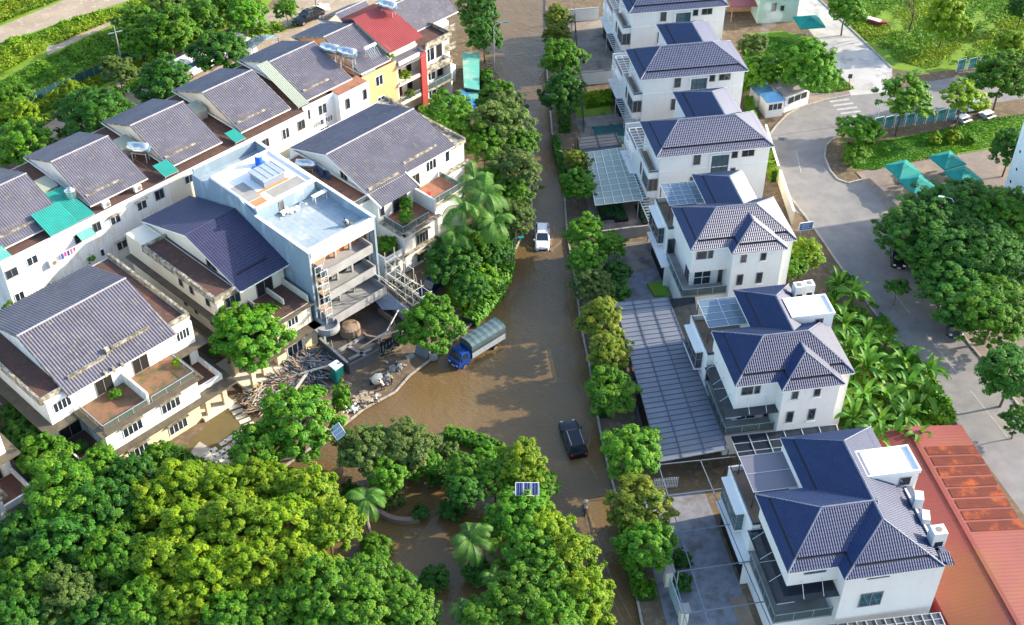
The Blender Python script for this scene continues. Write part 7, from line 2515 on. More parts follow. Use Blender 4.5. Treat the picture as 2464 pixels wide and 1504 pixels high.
def crown_mesh(name, m, nclump, per, leaf, flat=1.0, spread=0.16, inner=0.3, seed=1, top=0.15, open_=0.0):
    """unit-radius crown: leaf clumps over an uneven shell plus some inside; bottom cut off"""
    rng = np.random.default_rng(seed)
    pts = []
    k = 0
    while len(pts) < nclump:
        d = rng.normal(size=3)
        d /= np.linalg.norm(d)
        if d[2] < -0.45:
            continue
        lobe = 0.80 + 0.16 * math.sin(3.4 * d[0] + seed) * math.cos(3.1 * d[1] - seed) + 0.12 * math.sin(6 * d[2] + 4 * d[0] - 3 * d[1] + 2 * seed)
        r = (lobe + rng.uniform(-0.14, 0.10)) if rng.random() > inner else rng.uniform(0.3, 0.75)
        if open_ and math.sin(4.3 * d[0] + seed * 1.7) * math.sin(4.1 * d[1] + seed) > 1 - open_:
            continue
        pts.append(d * r)
    pts = np.array(pts)
    C_, T_, Nn = [], [], []
    for p in pts:
        g = rng.uniform(0.65, 1.3)
        off = rng.normal(size=(per, 3))
        off /= np.linalg.norm(off, axis=1, keepdims=True)
        rad = rng.uniform(0.25, 1, per)[:, None] ** 0.5
        q = p + off * rad * spread * g * np.array([1, 1, 0.75])
        nr = off * 0.7 + p / (np.linalg.norm(p) + 1e-6) * 0.55 + np.array([0, 0, 0.75]) + rng.normal(size=(per, 3)) * 0.35
        nr /= np.linalg.norm(nr, axis=1, keepdims=True)
        base = rng.uniform(0.15, 0.85)
        yl = max(0.0, rng.normal(0.10, 0.22))
        t = np.stack([np.clip(base + rng.normal(0, 0.2, per), 0, 1), np.clip(yl + rng.normal(0, 0.15, per), 0, 1), np.zeros(per)], 1)
        C_.append(q)
        T_.append(t)
        Nn.append(nr)
    c, t, nr = np.concatenate(C_), np.concatenate(T_), np.concatenate(Nn)
    vs, fs = leaf_quads(c, nr, leaf, rng=rng)
    vs = vs * np.array([1, 1, flat])
    return mesh_np(name, vs, fs, t, m)


def trunk_mesh(seed, h=1.0):
    """unit-height trunk with forking limbs, radius scaled with the object"""
    r = random.Random(seed)
    m = MB()
    pts = [Vector((0, 0, 0)), Vector((r.uniform(-.03, .03), r.uniform(-.03, .03), 0.35)), Vector((r.uniform(-.05, .05), r.uniform(-.05, .05), 0.62))]
    m.path(pts, [0.045, 0.036, 0.03], 7)
    for k in range(5):
        a = k * 1.26 + r.uniform(-.4, .4)
        b = pts[2] + Vector((math.cos(a) * .16, math.sin(a) * .16, .22))
        e = b + Vector((math.cos(a) * .20, math.sin(a) * .20, r.uniform(.10, .24)))
        m.path([pts[2], b, e], [0.024, 0.016, 0.007], 5)
        f = b + Vector((math.cos(a + .9) * .14, math.sin(a + .9) * .14, .2))
        m.path([b, f], [0.012, 0.005], 5)
    me = bpy.data.meshes.new('trunk')
    me.from_pydata(m.v, [], m.f)
    me.materials.append(M['bark'])
    return me


TR = [trunk_mesh(k) for k in range(3)]
CROWNS = {}


def crown_of(kind, size):
    """crown meshes are shared: kind of leaf, size class (s, m, l), three variants each"""
    k = random.randrange(3)
    key = (kind, size, k)
    if key not in CROWNS:
        prm = {'s': (90, 64, 0.085, 0.17), 'm': (260, 78, 0.044, 0.115), 'l': (620, 80, 0.027, 0.078), 'o': (110, 40, 0.070, 0.13)}[size]
        CROWNS[key] = crown_mesh('crown', 'lf_' + kind, prm[0], prm[1], prm[2], spread=prm[3], seed=10 + k * 7 + hash(size) % 1 + len(CROWNS), open_=0.55 if size == 'o' else 0.12, inner=0.3 if size != 'o' else 0.45)
    return CROWNS[key]


def plant_obj(name, me, parent, loc=(0, 0, 0), scale=(1, 1, 1), rz=0.0):
    o = bpy.data.objects.new(name, me)
    C.objects.link(o)
    o.parent = parent
    o.location = loc
    o.scale = scale
    o.rotation_euler = (0, 0, rz)
    return o


TREEG = {'dark': 'dark green trees', 'mid': 'green trees', 'bright': 'bright green trees', 'lime': 'lime green trees', 'yellow': 'yellowing trees', 'olive': 'olive green trees'}


def tree(px, py, rpx, kind, label, flat=0.9, low=None, size=None, base=0.1, name='tree', ry=None):
    """broad-leaved tree: crown centre at survey pixel, radius in survey pixels"""
    s0 = mpp(px, py, 3.0)
    r = rpx * s0
    zc = (r * 1.25 + 1.0) if low is None else low
    p = at(px, py, zc)
    r = rpx * mpp(px, py, zc)
    gr = 1.12 if rpx < 56 else 1.25
    t = thing(name, label, 'tree' if name == 'tree' else name.replace('_', ' '), (p.x, p.y, base), random.uniform(0, 6.28), TREEG[kind] if name == 'tree' else None)
    sz = size or ('s' if r < 1.7 else 'm' if r < 4.2 else 'l')
    plant_obj('crown', crown_of(kind, sz), t, (0, 0, zc - base), (r * gr, (ry or r) * gr, r * flat * (gr - .1)), 0)
    th = zc - base + r * 0.35
    plant_obj('trunk', TR[random.randrange(3)], t, (0, 0, -0.1), (max(1.2, r * 1.1), max(1.2, r * 1.1), th), 0)
    return t


def bush(px, py, rpx, kind, label, flat=0.8, base=0.12, name='shrub', zc=None):
    r = rpx * mpp(px, py, 0.8)
    z = base + r * 0.55 if zc is None else zc
    p = at(px, py, z)
    t = thing(name, label, 'shrub', (p.x, p.y, base), random.uniform(0, 6.28), 'shrubs and ball bushes')
    plant_obj('foliage', crown_of(kind, 's' if r < 1.6 else 'm'), t, (0, 0, z - base), (r, r, r * flat))
    m = MB()
    for k in range(4):
        a = k * 1.6
        m.bar((0, 0, -0.1), (math.cos(a) * r * .3, math.sin(a) * r * .3, (z - base) + r * .3), 0.05, 5, 0.02)
    m.build('stem', 'bark', t)
    return t


T = tree
# --- row between the street and the villas
T(1340, 45, 34, 'yellow', 'yellow-green street tree at the top frame edge, left of the farthest villa')
T(1338, 84, 32, 'yellow', 'yellow-green street tree just below the topmost one on the villa side')
T(1352, 142, 50, 'mid', 'rounded green street tree before the second villa yard', 1.0)
T(1354, 228, 55, 'dark', 'dense ball-shaped dark street tree beside the garden patch', 1.0)
T(1387, 388, 33, 'yellow', 'small yellow-tipped street tree left of the glazed carport')
T(1391, 445, 45, 'bright', 'bright green street tree under the yellow-tipped one, by the carport')
T(1408, 560, 46, 'mid', 'green street tree right of the white SUV')
T(1466, 590, 40, 'mid', 'green tree inside the yard behind the street row, by the seedling beds')
T(1410, 628, 46, 'bright', 'bright round street tree below the white SUV on the villa side')
T(1482, 655, 36, 'dark', 'dark tree at the corner of the slab patio')
T(1428, 690, 48, 'olive', 'brownish olive street tree left of the patio')
T(1480, 702, 34, 'dark', 'dark low tree left of the patio grass bed')
T(1443, 770, 55, 'yellow', 'yellow-olive street tree at the upper end of the long carport')
T(1466, 852, 52, 'yellow', 'yellow-brown street tree halfway along the long carport')
T(1468, 945, 56, 'mid', 'dense green street tree between carport and black SUV')
T(1520, 1090, 66, 'mid', 'broad green tree at the near end of the long carport')
T(1540, 1218, 66, 'yellow', 'yellow-leaved street tree beside the picket gate')
T(1556, 1318, 60, 'bright', 'vivid lime-green street tree opposite the ball shrubs', 1.05)
# --- left bank
T(1150, 30, 50, 'dark', 'tall dark bank tree at the top frame edge', 1.1)
T(1165, 90, 44, 'dark', 'dark bank tree beside the far teal-headed lamp', 1.1)
T(1198, 235, 46, 'mid', 'upper tree of the dense bank clump, beside the pale car')
T(1205, 300, 62, 'olive', 'olive tree in the upper part of the bank clump')
T(1250, 345, 44, 'mid', 'street-side tree in the middle of the bank clump')
T(1165, 345, 52, 'mid', 'house-side tree in the upper bank clump, over the passage')
T(1235, 420, 62, 'olive', 'light-leaved tree hanging over the water above the white SUV')
T(1240, 522, 46, 'olive', 'olive tree leaning over the white SUV')
T(1185, 445, 50, 'mid', 'green tree behind the tall palms')
T(1075, 288, 62, 'mid', 'round green tree beside the long-roofed twin house corner', 1.0)
T(1085, 625, 58, 'dark', 'dark tree over the navy car', 0.9)
T(1182, 600, 46, 'dark', 'dark tree under the palms at the waterside')
T(1130, 690, 46, 'dark', 'dark low tree at the foot of the palms')
T(1168, 668, 34, 'mid', 'green waterside tree above the kerb bend')
T(1037, 782, 62, 'bright', 'bright ball-crowned tree next to the lorry', 1.0)
T(597, 806, 80, 'bright', 'wide bright green tree covering the beige house porch', 0.75)
T(557, 830, 45, 'mid', 'left half of the greenery over the beige house porch')
T(715, 1015, 82, 'bright', 'bushy green tree in front of the debris heap', 0.95)
bush(640, 1035, 34, 'bright', 'leafy shrub at the end of the broken timber')
T(822, 960, 22, 'bright', 'slim climber-covered tree between toilet and water', 2.4, low=2.2)
T(620, 1085, 64, 'mid', 'green tree right of the flagstone apron')
T(1215, 265, 48, 'olive', 'slim olive tree behind the pale car in the bank clump', 1.1)
T(1225, 470, 50, 'mid', 'green tree in the lower bank clump, right of the tall palms')
T(1180, 545, 46, 'dark', 'dark tree between tall palms and water')
T(1140, 600, 50, 'mid', 'green tree around the palm trunks')
# --- lower left park
for x, y, r, k, lb in ((70, 1040, 52, 'dark', 'dark tree squeezed between the two left twin houses'), (115, 1110, 62, 'mid', 'green tree at the lower left corner of the ribbed-roof house'), (40, 1000, 40, 'dark', 'dark narrow tree beside the cut-off house'),
                     (150, 1200, 82, 'mid', 'large-leaved green tree left of the lime canopy'), (240, 1125, 55, 'mid', 'green tree below the ribbed-roof house front'), (315, 1150, 58, 'dark', 'dark tree below the front terraces'), (385, 1098, 40, 'mid', 'small green tree against the cream ground storey'),
                     (255, 1225, 70, 'dark', 'dark-leaved tree between green and lime canopies'), (150, 1310, 76, 'dark', 'dark tree in the lower left corner group'), (50, 1290, 62, 'dark', 'dark tree at the left frame edge below the cut-off house'), (60, 1400, 70, 'mid', 'green tree low on the left frame edge'),
                     (170, 1430, 66, 'olive', 'olive tree in the lower left corner'), (275, 1345, 72, 'mid', 'green tree behind the lower left corner group'), (50, 1495, 60, 'dark', 'dark tree in the very bottom left corner'), (330, 1465, 64, 'mid', 'green tree on the bottom frame edge, left part'),
                     (360, 1215, 62, 'lime', 'leftmost lime tree of the big lime canopy'), (440, 1175, 66, 'lime', 'lime tree below the flagstone apron'), (545, 1175, 62, 'lime', 'lime tree right of the flagstone apron'), (640, 1165, 58, 'lime', 'lime tree in the upper middle of the lime canopy'),
                     (735, 1185, 66, 'lime', 'yellow-lime tree at the upper right of the lime canopy'), (790, 1275, 72, 'lime', 'yellow-lime tree at the right edge of the lime canopy, beside the palm'), (690, 1270, 76, 'lime', 'lime tree in the centre right of the lime canopy'), (575, 1270, 82, 'lime', 'largest lime tree in the centre of the canopy'),
                     (460, 1285, 76, 'lime', 'lime tree in the centre left of the canopy'), (395, 1350, 76, 'lime', 'lower left lime tree of the canopy'), (500, 1385, 74, 'lime', 'lower lime tree of the canopy'), (615, 1365, 74, 'lime', 'lower right lime tree of the canopy'),
                     (720, 1370, 70, 'lime', 'lime tree meeting the dark green bottom trees'), (440, 1450, 60, 'lime', 'lime tree near the bottom frame edge, left of centre'), (550, 1480, 62, 'bright', 'bright green tree on the bottom frame edge'), (650, 1475, 60, 'mid', 'green tree on the bottom frame edge below the lime canopy'),
                     (770, 1430, 78, 'mid', 'large green tree at the bottom, left of the flooded pool'), (872, 1398, 62, 'mid', 'green tree at the lower rim of the flooded pool'), (955, 1405, 46, 'mid', 'green tree right of the pool edge, left of the palm'), (870, 1470, 72, 'mid', 'green tree on the bottom frame edge under the pool'),
                     (985, 1475, 60, 'mid', 'green tree on the bottom frame edge, near the small palm'), (230, 1500, 60, 'dark', 'dark tree at the bottom left edge'), (760, 1515, 56, 'bright', 'bright tree cut by the bottom frame edge')):
    T(x, y, r, k, lb, base=0.0)
# --- island
for x, y, r, k, lb in ((880, 1085, 62, 'olive', 'olive feathery tree next to the pale solar lamp'), (975, 1075, 62, 'olive', 'olive feathery tree at the upper island rim'), (935, 1140, 52, 'mid', 'green tree in the left island grove'), (1030, 1108, 34, 'bright', 'bright small tree by the island seat person'),
                     (1122, 1135, 48, 'mid', 'green tree at the top of the right island grove'), (1120, 1180, 48, 'dark', 'dark tree in the right island grove above the palm'), (1190, 1150, 50, 'mid', 'green tree left of the blue solar panel'), (1255, 1122, 60, 'lime', 'lime tree above the blue solar panel'),
                     (1300, 1165, 42, 'mid', 'dark-green round tree right of the blue solar panel'), (1250, 1240, 62, 'bright', 'bright tree below the blue solar panel'), (1310, 1280, 58, 'lime', 'lime tree opposite the motorbike rider'), (1265, 1325, 62, 'bright', 'bright tree right of the large palm'),
                     (1370, 1350, 66, 'lime', 'lime tree reaching over the street at the bottom'), (1300, 1400, 66, 'mid', 'green tree in the lower island grove'), (1400, 1430, 64, 'lime', 'lime tree nearest the street at the bottom edge'), (1240, 1440, 68, 'mid', 'green tree on the bottom edge right of the small palm'),
                     (1345, 1490, 64, 'mid', 'green tree cut by the bottom edge near the street'), (1170, 1490, 56, 'mid', 'green tree cut by the bottom edge in the island centre'), (1430, 1500, 46, 'lime', 'lime tree in the bottom corner by the street')):
    T(x, y, r, k, lb, base=-0.2)
for x, y, r, k, lb in ((1062, 1140, 38, 'dark', 'dark shrub at the back of the island pool'), (1090, 1225, 36, 'dark', 'dark shrub left of the largest palm crown'), (935, 1195, 40, 'olive', 'olive shrub behind the left palm'), (850, 1190, 36, 'dark', 'dark shrub below the pale solar lamp'), (1190, 1265, 40, 'mid', 'green shrub right of the largest palm crown'),
                     (1150, 1375, 42, 'dark', 'dark shrub at the foot of the largest palm'), (1000, 1130, 34, 'bright', 'bright shrub above the ball bush'), (1170, 1100, 34, 'bright', 'bright shrub under the island hedge'), (905, 1318, 42, 'mid', 'green shrub at the left rim of the pool'), (1048, 1392, 40, 'dark', 'dark shrub at the near end of the pool'), (1080, 1085, 28, 'olive', 'olive shrub beside the sitting person')):
    bush(x, y, r, k, lb, base=-0.1)
# --- right side
T(1945, 160, 62, 'bright', 'round yellow-green tree on the lawn behind the guard booths', 1.0)
T(1825, 175, 46, 'mid', 'green tree beside the second villa corner')
T(1812, 112, 34, 'olive', 'light tree behind the farthest villa roofs')
T(1772, 205, 28, 'mid', 'green tree between villa roof and guard booth')
T(2035, 22, 46, 'mid', 'leafy tree at the top end of the pale road')
T(2175, 232, 62, 'mid', 'open-crowned tree behind the white curved lamp', 0.75, size='o', low=6.5)
T(2318, 232, 54, 'lime', 'airy yellow-green tree over the parked white car', 0.75, size='o', low=6.0)
T(2412, 185, 62, 'mid', 'large tree beside the meadow picture boards')
T(2440, 110, 46, 'lime', 'sunlit yellow-green tree near the right frame edge on the meadow')
T(2066, 312, 50, 'bright', 'spreading small tree at the rounded kerb corner', 0.65, low=3.2)
T(2275, 48, 50, 'lime', 'upright sunlit tree in the middle of the meadow', 1.35, low=5.0)
T(2460, 20, 34, 'dark', 'dark slender tree in the top right corner')
T(2430, 360, 50, 'dark', 'dark tree beside the cut-off white building', 1.1)
T(1930, 612, 46, 'lime', 'yellow-green tree under the blue notice board')
T(1900, 640, 40, 'mid', 'green tree against the villa by the blue notice board')
for x, y, r, lb in ((2215, 560, 92, 'left dome of the great dark plaza tree'), (2300, 510, 96, 'upper dome of the great dark plaza tree, below the parasols'), (2400, 520, 84, 'right dome of the great dark plaza trees at the frame edge'), (2300, 625, 96, 'central dome of the great dark plaza trees'),
                    (2395, 640, 96, 'frame-edge dome in the middle of the dark plaza trees'), (2320, 722, 80, 'lower left dome of the dark plaza trees, over the grey car'), (2390, 750, 92, 'lower right dome of the dark plaza trees'), (2340, 590, 90, 'rear central dome of the great dark plaza trees'), (2275, 672, 62, 'street-side dome of the dark plaza trees, above the grey car'), (2432, 900, 74, 'dark roadside tree low on the right frame edge'),
                    (2450, 1010, 40, 'small dark roadside tree below the right frame-edge tree'), (2160, 690, 26, 'hanging dark bough over the black shaded car')):
    T(x, y, r, 'dark' if 'right dome' not in lb else 'mid', lb, 0.72, low=5.0 if r > 60 else 3.0)
# --- far left
for x, y, r, k, lb in ((395, 205, 62, 'dark', 'dense dark lane tree just left of the coach'), (535, 128, 60, 'dark', 'dense dark lane tree hiding the coach front'), (235, 288, 84, 'dark', 'widest dark lane tree behind the second roof'), (62, 350, 66, 'mid', 'round green lane tree behind the leftmost roof'),
                     (45, 280, 50, 'lime', 'sunlit lime tree at the left frame edge'), (15, 330, 40, 'mid', 'green tree cut by the left frame edge'), (285, 172, 42, 'olive', 'light tree around the tall crossarm pole'), (170, 222, 34, 'lime', 'small yellow-green tree at the net fence end'),
                     (345, 108, 46, 'mid', 'green field tree left of the crossarm pole group'), (405, 75, 62, 'mid', 'tall green field tree above the coach'), (475, 45, 55, 'mid', 'green field tree near the top edge'), (330, 50, 46, 'mid', 'green field tree behind the pole'),
                     (590, 40, 48, 'bright', 'light green lane tree at the top edge above the van'), (688, 22, 30, 'mid', 'slim green lane tree left of the pickup'), (545, 15, 40, 'mid', 'field tree at the top edge near the lane'), (400, 10, 50, 'olive', 'field tree cut by the top frame edge'), (30, 235, 44, 'mid', 'shrubby tree at the left edge of the field')):
    T(x, y, r, k, lb)
for x, y, r, k, lb in ((2250, 335, 19, 'lime', 'left small ball bush on the lawn strip'), (2293, 330, 22, 'lime', 'middle small ball bush on the lawn strip'), (2335, 335, 18, 'mid', 'right small ball bush on the lawn strip'), (2058, 370, 38, 'mid', 'low leafy bush on the rounded corner bed'),
                       (2085, 335, 20, 'mid', 'low shrub beside the spreading corner tree'), (1012, 1232, 22, 'dark', 'dark ball bush standing in the flooded pool'), (215, 620, 16, 'bright', 'small tree-like plant on the row wall top'), (110, 690, 26, 'lime', 'yellow-green plants behind the ribbed roof'), (25, 745, 24, 'lime', 'plants behind the left end of the ribbed roof')):
    bush(x, y, r, k, lb, zc=(4.5 if y in (620,) else 3.5 if y in (690, 745) else None))
for x, y, lb in ((1638, 1345, 'upper dark ball shrub by the gate pillars'), (1640, 1402, 'lower dark ball shrub by the gate pillars')):
    bush(x, y, 27, 'dark', lb, 0.95, base=0.2)
# plants growing on terraces
for o in [o for o in bpy.data.objects if o.get('crown_r')]:
    plant_obj('foliage', crown_of('bright', 's'), o, (0, 0, 1.2), (o['crown_r'], o['crown_r'], 0.9))
    del o['crown_r']
for (o_, ang, u, v, z, r, k, lb) in (((-15.5, 123.1), LA, -0.6, -1.2, 3.2, 1.5, 'bright', 'leafy plants filling the low balcony beside the blue building'), (R0, LA, 62.0, 1.3, 6.4, 0.95, 'lime', 'yellow-green plants on the upper balcony of the red-pillared house'), (R0, LA, 62.6, 1.2, 3.3, 0.8, 'olive', 'plants on the lower balcony of the red-pillared house'),
                                (R0, LA, 60.6, 2.6, 9.7, 0.6, 'bright', 'small plant at the red roof corner'), ((-43.0, 87.1), LA, 6.6, 2.6, 6.3, 0.7, 'mid', 'weeds in the back corner of the left front terrace'), ((-43.0, 87.1), LA, 1.2, 1.6, 3.4, 0.8, 'dark', 'weeds on the low left balcony of the ribbed-roof house'), ((-43.0, 87.1), LA, 13.6, 2.0, 6.3, 0.6, 'lime', 'weeds at the right front terrace corner')):
    p_ = local(o_, ang, u, v, z)
    t = thing('balcony_plant', lb, 'plant', tuple(p_), 0, 'plants on balconies and terraces')
    plant_obj('foliage', crown_of(k, 's'), t, (0, 0, r * 0.5), (r, r, r * 0.75))

# bare twiggy trees
def bare_tree(px, py, h, label, tuft=None):
    p = at(px, py, 0.2)
    t = thing('bare_tree', label, 'tree', (p.x, p.y, 0.2), 0, 'bare trees')
    m = MB()
    rr = random.Random(int(px))

    def grow(a, d, l, r, n):
        b = a + d * l
        m.bar(a, b, r, 5, r * .65)
        if n:
            for _ in range(3):
                dd = (d + Vector((rr.uniform(-.75, .75), rr.uniform(-.75, .75), rr.uniform(-.1, .45)))).normalized()
                grow(b, dd, l * rr.uniform(.6, .8), r * .6, n - 1)
    grow(Vector((0, 0, 0)), Vector((0.05, 0, 1)), h * .36, h * .022, 4)
    m.build('trunk', 'bark', t)
    if tuft:
        plant_obj('crown', crown_of(tuft, 'o'), t, (0, 0, h * .75), (h * .3, h * .3, h * .3))
    return t


bare_tree(1385, 385, 4.2, 'leafless twiggy tree at the waterside by the dark sheet roof')
bare_tree(2186, 78, 7.0, 'nearly leafless dark tree on the meadow', None)

# --- hedges: clipped rows, each one thing
def hedge(label, px, w_, h, kind, z0=0.1, base='lf_mid', n=900):
    P = [at(x, y, z0 + h / 2) for x, y in px]
    rng = np.random.default_rng(int(px[0][0]))
    seg = [(a, b, (b - a).length) for a, b in zip(P[:-1], P[1:])]
    tot = sum(s[2] for s in seg)
    nn = int(n * tot / 8 * max(1, h))
    cs, ns = [], []
    for _ in range(nn):
        d = rng.uniform(0, tot)
        for a, b, l in seg:
            if d <= l:
                break
            d -= l
        c = a.lerp(b, min(1, d / l))
        dr = (b - a).normalized()
        sd = Vector((-dr.y, dr.x, 0))
        th = rng.uniform(0, math.pi)
        r1 = rng.uniform(0.7, 1.08)
        x = max(-1, min(1, 1.35 * math.cos(th))) * w_ / 2 * r1
        z = max(0, min(1, 1.35 * math.sin(th))) * h * r1 - h / 2
        cs.append(tuple(c + sd * x + Vector((0, 0, z))))
        ns.append(tuple((sd * x + Vector((0, 0, z + h * .6)) + Vector(rng.normal(size=3)) * .3).normalized()))
    vs, fs = leaf_quads(np.array(cs), np.array(ns), 0.27, rng=rng)
    tt = np.stack([rng.uniform(0, 1, nn), np.clip(rng.normal(.1, .2, nn), 0, 1), np.zeros(nn)], 1)
    o = bpy.data.objects.new('hedge', mesh_np('hedge', vs, fs, tt, 'lf_' + kind))
    C.objects.link(o)
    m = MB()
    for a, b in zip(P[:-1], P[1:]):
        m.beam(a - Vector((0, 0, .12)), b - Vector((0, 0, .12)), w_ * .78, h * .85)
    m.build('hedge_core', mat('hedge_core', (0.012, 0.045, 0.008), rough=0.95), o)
    return tag(o, label, 'hedge', 'clipped hedges')


hedge('clipped hedge curving round the top of the island', [(1072, 1040), (1120, 1052), (1170, 1070), (1208, 1090)], 1.5, 1.2, 'mid', 0)
hedge('narrow hedge strip on the left bank below the far lamp', [(1170, 172), (1176, 240)], 1.6, 1.2, 'mid')
hedge('hedge following the kerb bend above the lorry', [(1216, 630), (1208, 665), (1188, 708), (1128, 772)], 2.2, 1.0, 'bright')
hedge('hedge between the street and the near courtyard', [(1500, 1250), (1520, 1340), (1542, 1430)], 1.3, 0.9, 'mid', 0.2)
hedge('low hedge strip between street and long carport', [(1432, 880), (1452, 1000)], 1.0, 0.8, 'dark', 0.2)
hedge('climbing hedge on the wall right of the third villa', [(1838, 345), (1862, 425)], 0.9, 1.9, 'lime', 0.2)
hedge('tall hedge beside the guard booths', [(1800, 245), (1818, 330)], 1.0, 1.8, 'mid', 0.2)
hedge('boxed planting bed by the near courtyard wall', [(1548, 1400), (1556, 1440)], 1.8, 0.8, 'mid', 0.2)
hedge('strip of shrubs at the villa edge of the street, upper part', [(1335, 330), (1368, 470)], 0.9, 0.7, 'dark', 0.2)


# --- palms
def palm_crown(seed, n=20, L=1.0, droop=1.5):
    rng = np.random.default_rng(seed)
    Cs, Ns, Vs, Fs, Ts = [], [], [], [], []
    off = 0
    for k in range(n):
        az = k * 2.399 + rng.uniform(-.2, .2)
        el = math.radians(rng.uniform(20, 75)) if k < n * .6 else math.radians(rng.uniform(-15, 25))
        l = L * rng.uniform(.85, 1.1)
        pos = np.array([0, 0, 0.0])
        d = np.array([math.cos(az) * math.cos(el), math.sin(az) * math.cos(el), math.sin(el)])
        side = np.array([-math.sin(az), math.cos(az), 0])
        steps = 22
        base = rng.uniform(.2, .9)
        for i in range(steps):
            f = i / steps
            d = d + np.array([0, 0, -droop * .10 * (0.4 + f)])
            d = d / np.linalg.norm(d)
            nx = pos + d * l / steps
            up = np.cross(side, d)
            wl = 0.22 * l * math.sin(math.pi * min(1, f * .9 + .1)) ** .7
            for s in (-1, 1):
                tip = pos + side * s * wl + d * wl * .55 - np.array([0, 0, wl * .42]) + up * .02
                wd = d * l / steps * .75
                Vs += [pos - wd * .5, pos + wd * .6, tip + wd * .1, tip - wd * .1]
                Fs.append([off, off + 1, off + 2, off + 3])
                Ts.append([np.clip(base + rng.normal(0, .15), 0, 1), np.clip(rng.normal(.1, .12), 0, 1), 0])
                off += 4
            pos = nx
    return mesh_np('fronds', np.array(Vs), np.array(Fs), np.array(Ts), 'lf_palm')


PALMS = [palm_crown(k, 19) for k in (3, 4)]


def palm(px, py, z, rpx, label, k=0, base=0.0, r0=0.2):
    p = at(px, py, z)
    r = rpx * mpp(px, py, z)
    t = thing('palm_tree', label, 'palm', (p.x, p.y, base), random.uniform(0, 6), 'palms')
    plant_obj('crown', PALMS[k], t, (0, 0, z - base), (r, r, r))
    m = MB()
    pts = [(0.12 * math.sin(i), 0.1 * math.cos(i * 1.3), (z - base) * i / 5 - .1) for i in range(5)] + [(0, 0, z - base + .1)]
    m.path(pts, [r0 * 1.3, r0, r0 * .95, r0 * .9, r0 * .8, r0 * .7], 8)
    m.build('trunk', 'bark_pale', t)
    return t


palm(1115, 500, 9.4, 78, 'left one of the tall palms above the navy car', 0, 0.1)
palm(1165, 470, 10.2, 80, 'right one of the tall palms above the navy car', 1, 0.1)
palm(1142, 430, 10.4, 66, 'rear one of the tall palms, against the bank clump', 0, 0.1)
palm(1190, 535, 8.4, 66, 'lower right one of the tall palms, toward the water', 1, 0.1)
palm(1095, 560, 7.6, 56, 'lower left one of the tall palms, by the twin house balcony', 0, 0.1)
palm(880, 1200, 5.2, 72, 'palm with one upright pale frond, left of the flooded pool', 0, -0.2)
palm(1132, 1300, 5.4, 76, 'largest palm, right of the flooded pool', 1, -0.2)
palm(1185, 1385, 4.0, 48, 'small palm under the largest palm', 0, -0.2)
palm(1108, 1462, 4.0, 42, 'little palm at the bottom edge of the island', 1, -0.2)


# --- banana plants
def banana_mesh(seed, n=12):
    rng = np.random.default_rng(seed)
    Vs, Fs, Ts = [], [], []
    off = 0
    for k in range(n):
        az = k * 2.4 + rng.uniform(-.4, .4)
        el = math.radians(rng.uniform(35, 85))
        l = rng.uniform(.8, 1.15)
        d = np.array([math.cos(az) * math.cos(el), math.sin(az) * math.cos(el), math.sin(el)])
        side = np.array([-math.sin(az), math.cos(az), 0])
        pos = np.array([0, 0, 0.75])
        prev = None
        base, yl = rng.uniform(.1, .9), max(0, rng.normal(.15, .25))
        for i in range(11):
            f = i / 10
            w_ = 0.145 * l * (math.sin(math.pi * min(1, .06 + f * .94)) ** .55) * .72 * (1 if f < .98 else .1)
            if f < 0.12:
                w_ *= .25
            row = [pos - side * w_ + np.array([0, 0, w_ * .35]), pos, pos + side * w_ + np.array([0, 0, w_ * .35])]
            if prev is not None:
                for j in range(2):
                    if rng.random() > .07:
                        Vs += [prev[j], prev[j + 1], row[j + 1], row[j]]
                        Fs.append([off, off + 1, off + 2, off + 3])
                        Ts.append([np.clip(base + rng.normal(0, .12) + (.15 if j else -.1), 0, 1), np.clip(yl + rng.normal(0, .1), 0, 1), 0])
                        off += 4
            prev = row
            d = d + np.array([0, 0, -.17 - .17 * f])
            d /= np.linalg.norm(d)
            pos = pos + d * l * .1
    return mesh_np('leaves', np.array(Vs), np.array(Fs), np.array(Ts), 'lf_banana')


BAN = [banana_mesh(k) for k in (1, 2, 3)]
bst = MB()
for k in range(3):
    a = k * 2.1
    bst.path([(math.cos(a) * .06, math.sin(a) * .06, 0), (math.cos(a) * .03, math.sin(a) * .03, .45), (0, 0, .8)], [.06, .05, .03], 6)
BST = bpy.data.meshes.new('stem')
BST.from_pydata(bst.v, [], bst.f)
BST.materials.append(M['lf_banana'])
BL = [('at the top of the banana grove by the tall air conditioners', 2015, 690), ('right of the tall air conditioners', 2050, 720), ('beside the flat penthouse roof corner', 2030, 790), ('near the road above the banana grove', 2085, 800), ('upper middle of the banana grove', 2075, 845), ('left upper part of the banana grove at the villa wall', 2040, 850),
      ('roadside upper part of the banana grove', 2130, 830), ('at the villa corner under the roof edge', 2080, 900), ('middle of the banana grove, roadside', 2170, 880), ('centre of the banana grove', 2120, 905), ('roadside, sticking out over the kerb', 2230, 905), ('roadside, below the one over the kerb', 2225, 955),
      ('right centre of the banana grove', 2180, 940), ('left centre, against the white wall', 2075, 965), ('lower centre of the banana grove', 2130, 975), ('lower left, beside the side canopy', 2050, 1015), ('lower middle of the banana grove', 2110, 1030), ('lower right, near the red hall', 2180, 1010), ('hanging over the red hall corner', 2150, 1060), ('largest one in front of the red hall roof', 2205, 1060), ('lowest, by the rear roof of the largest villa', 2100, 1065)]
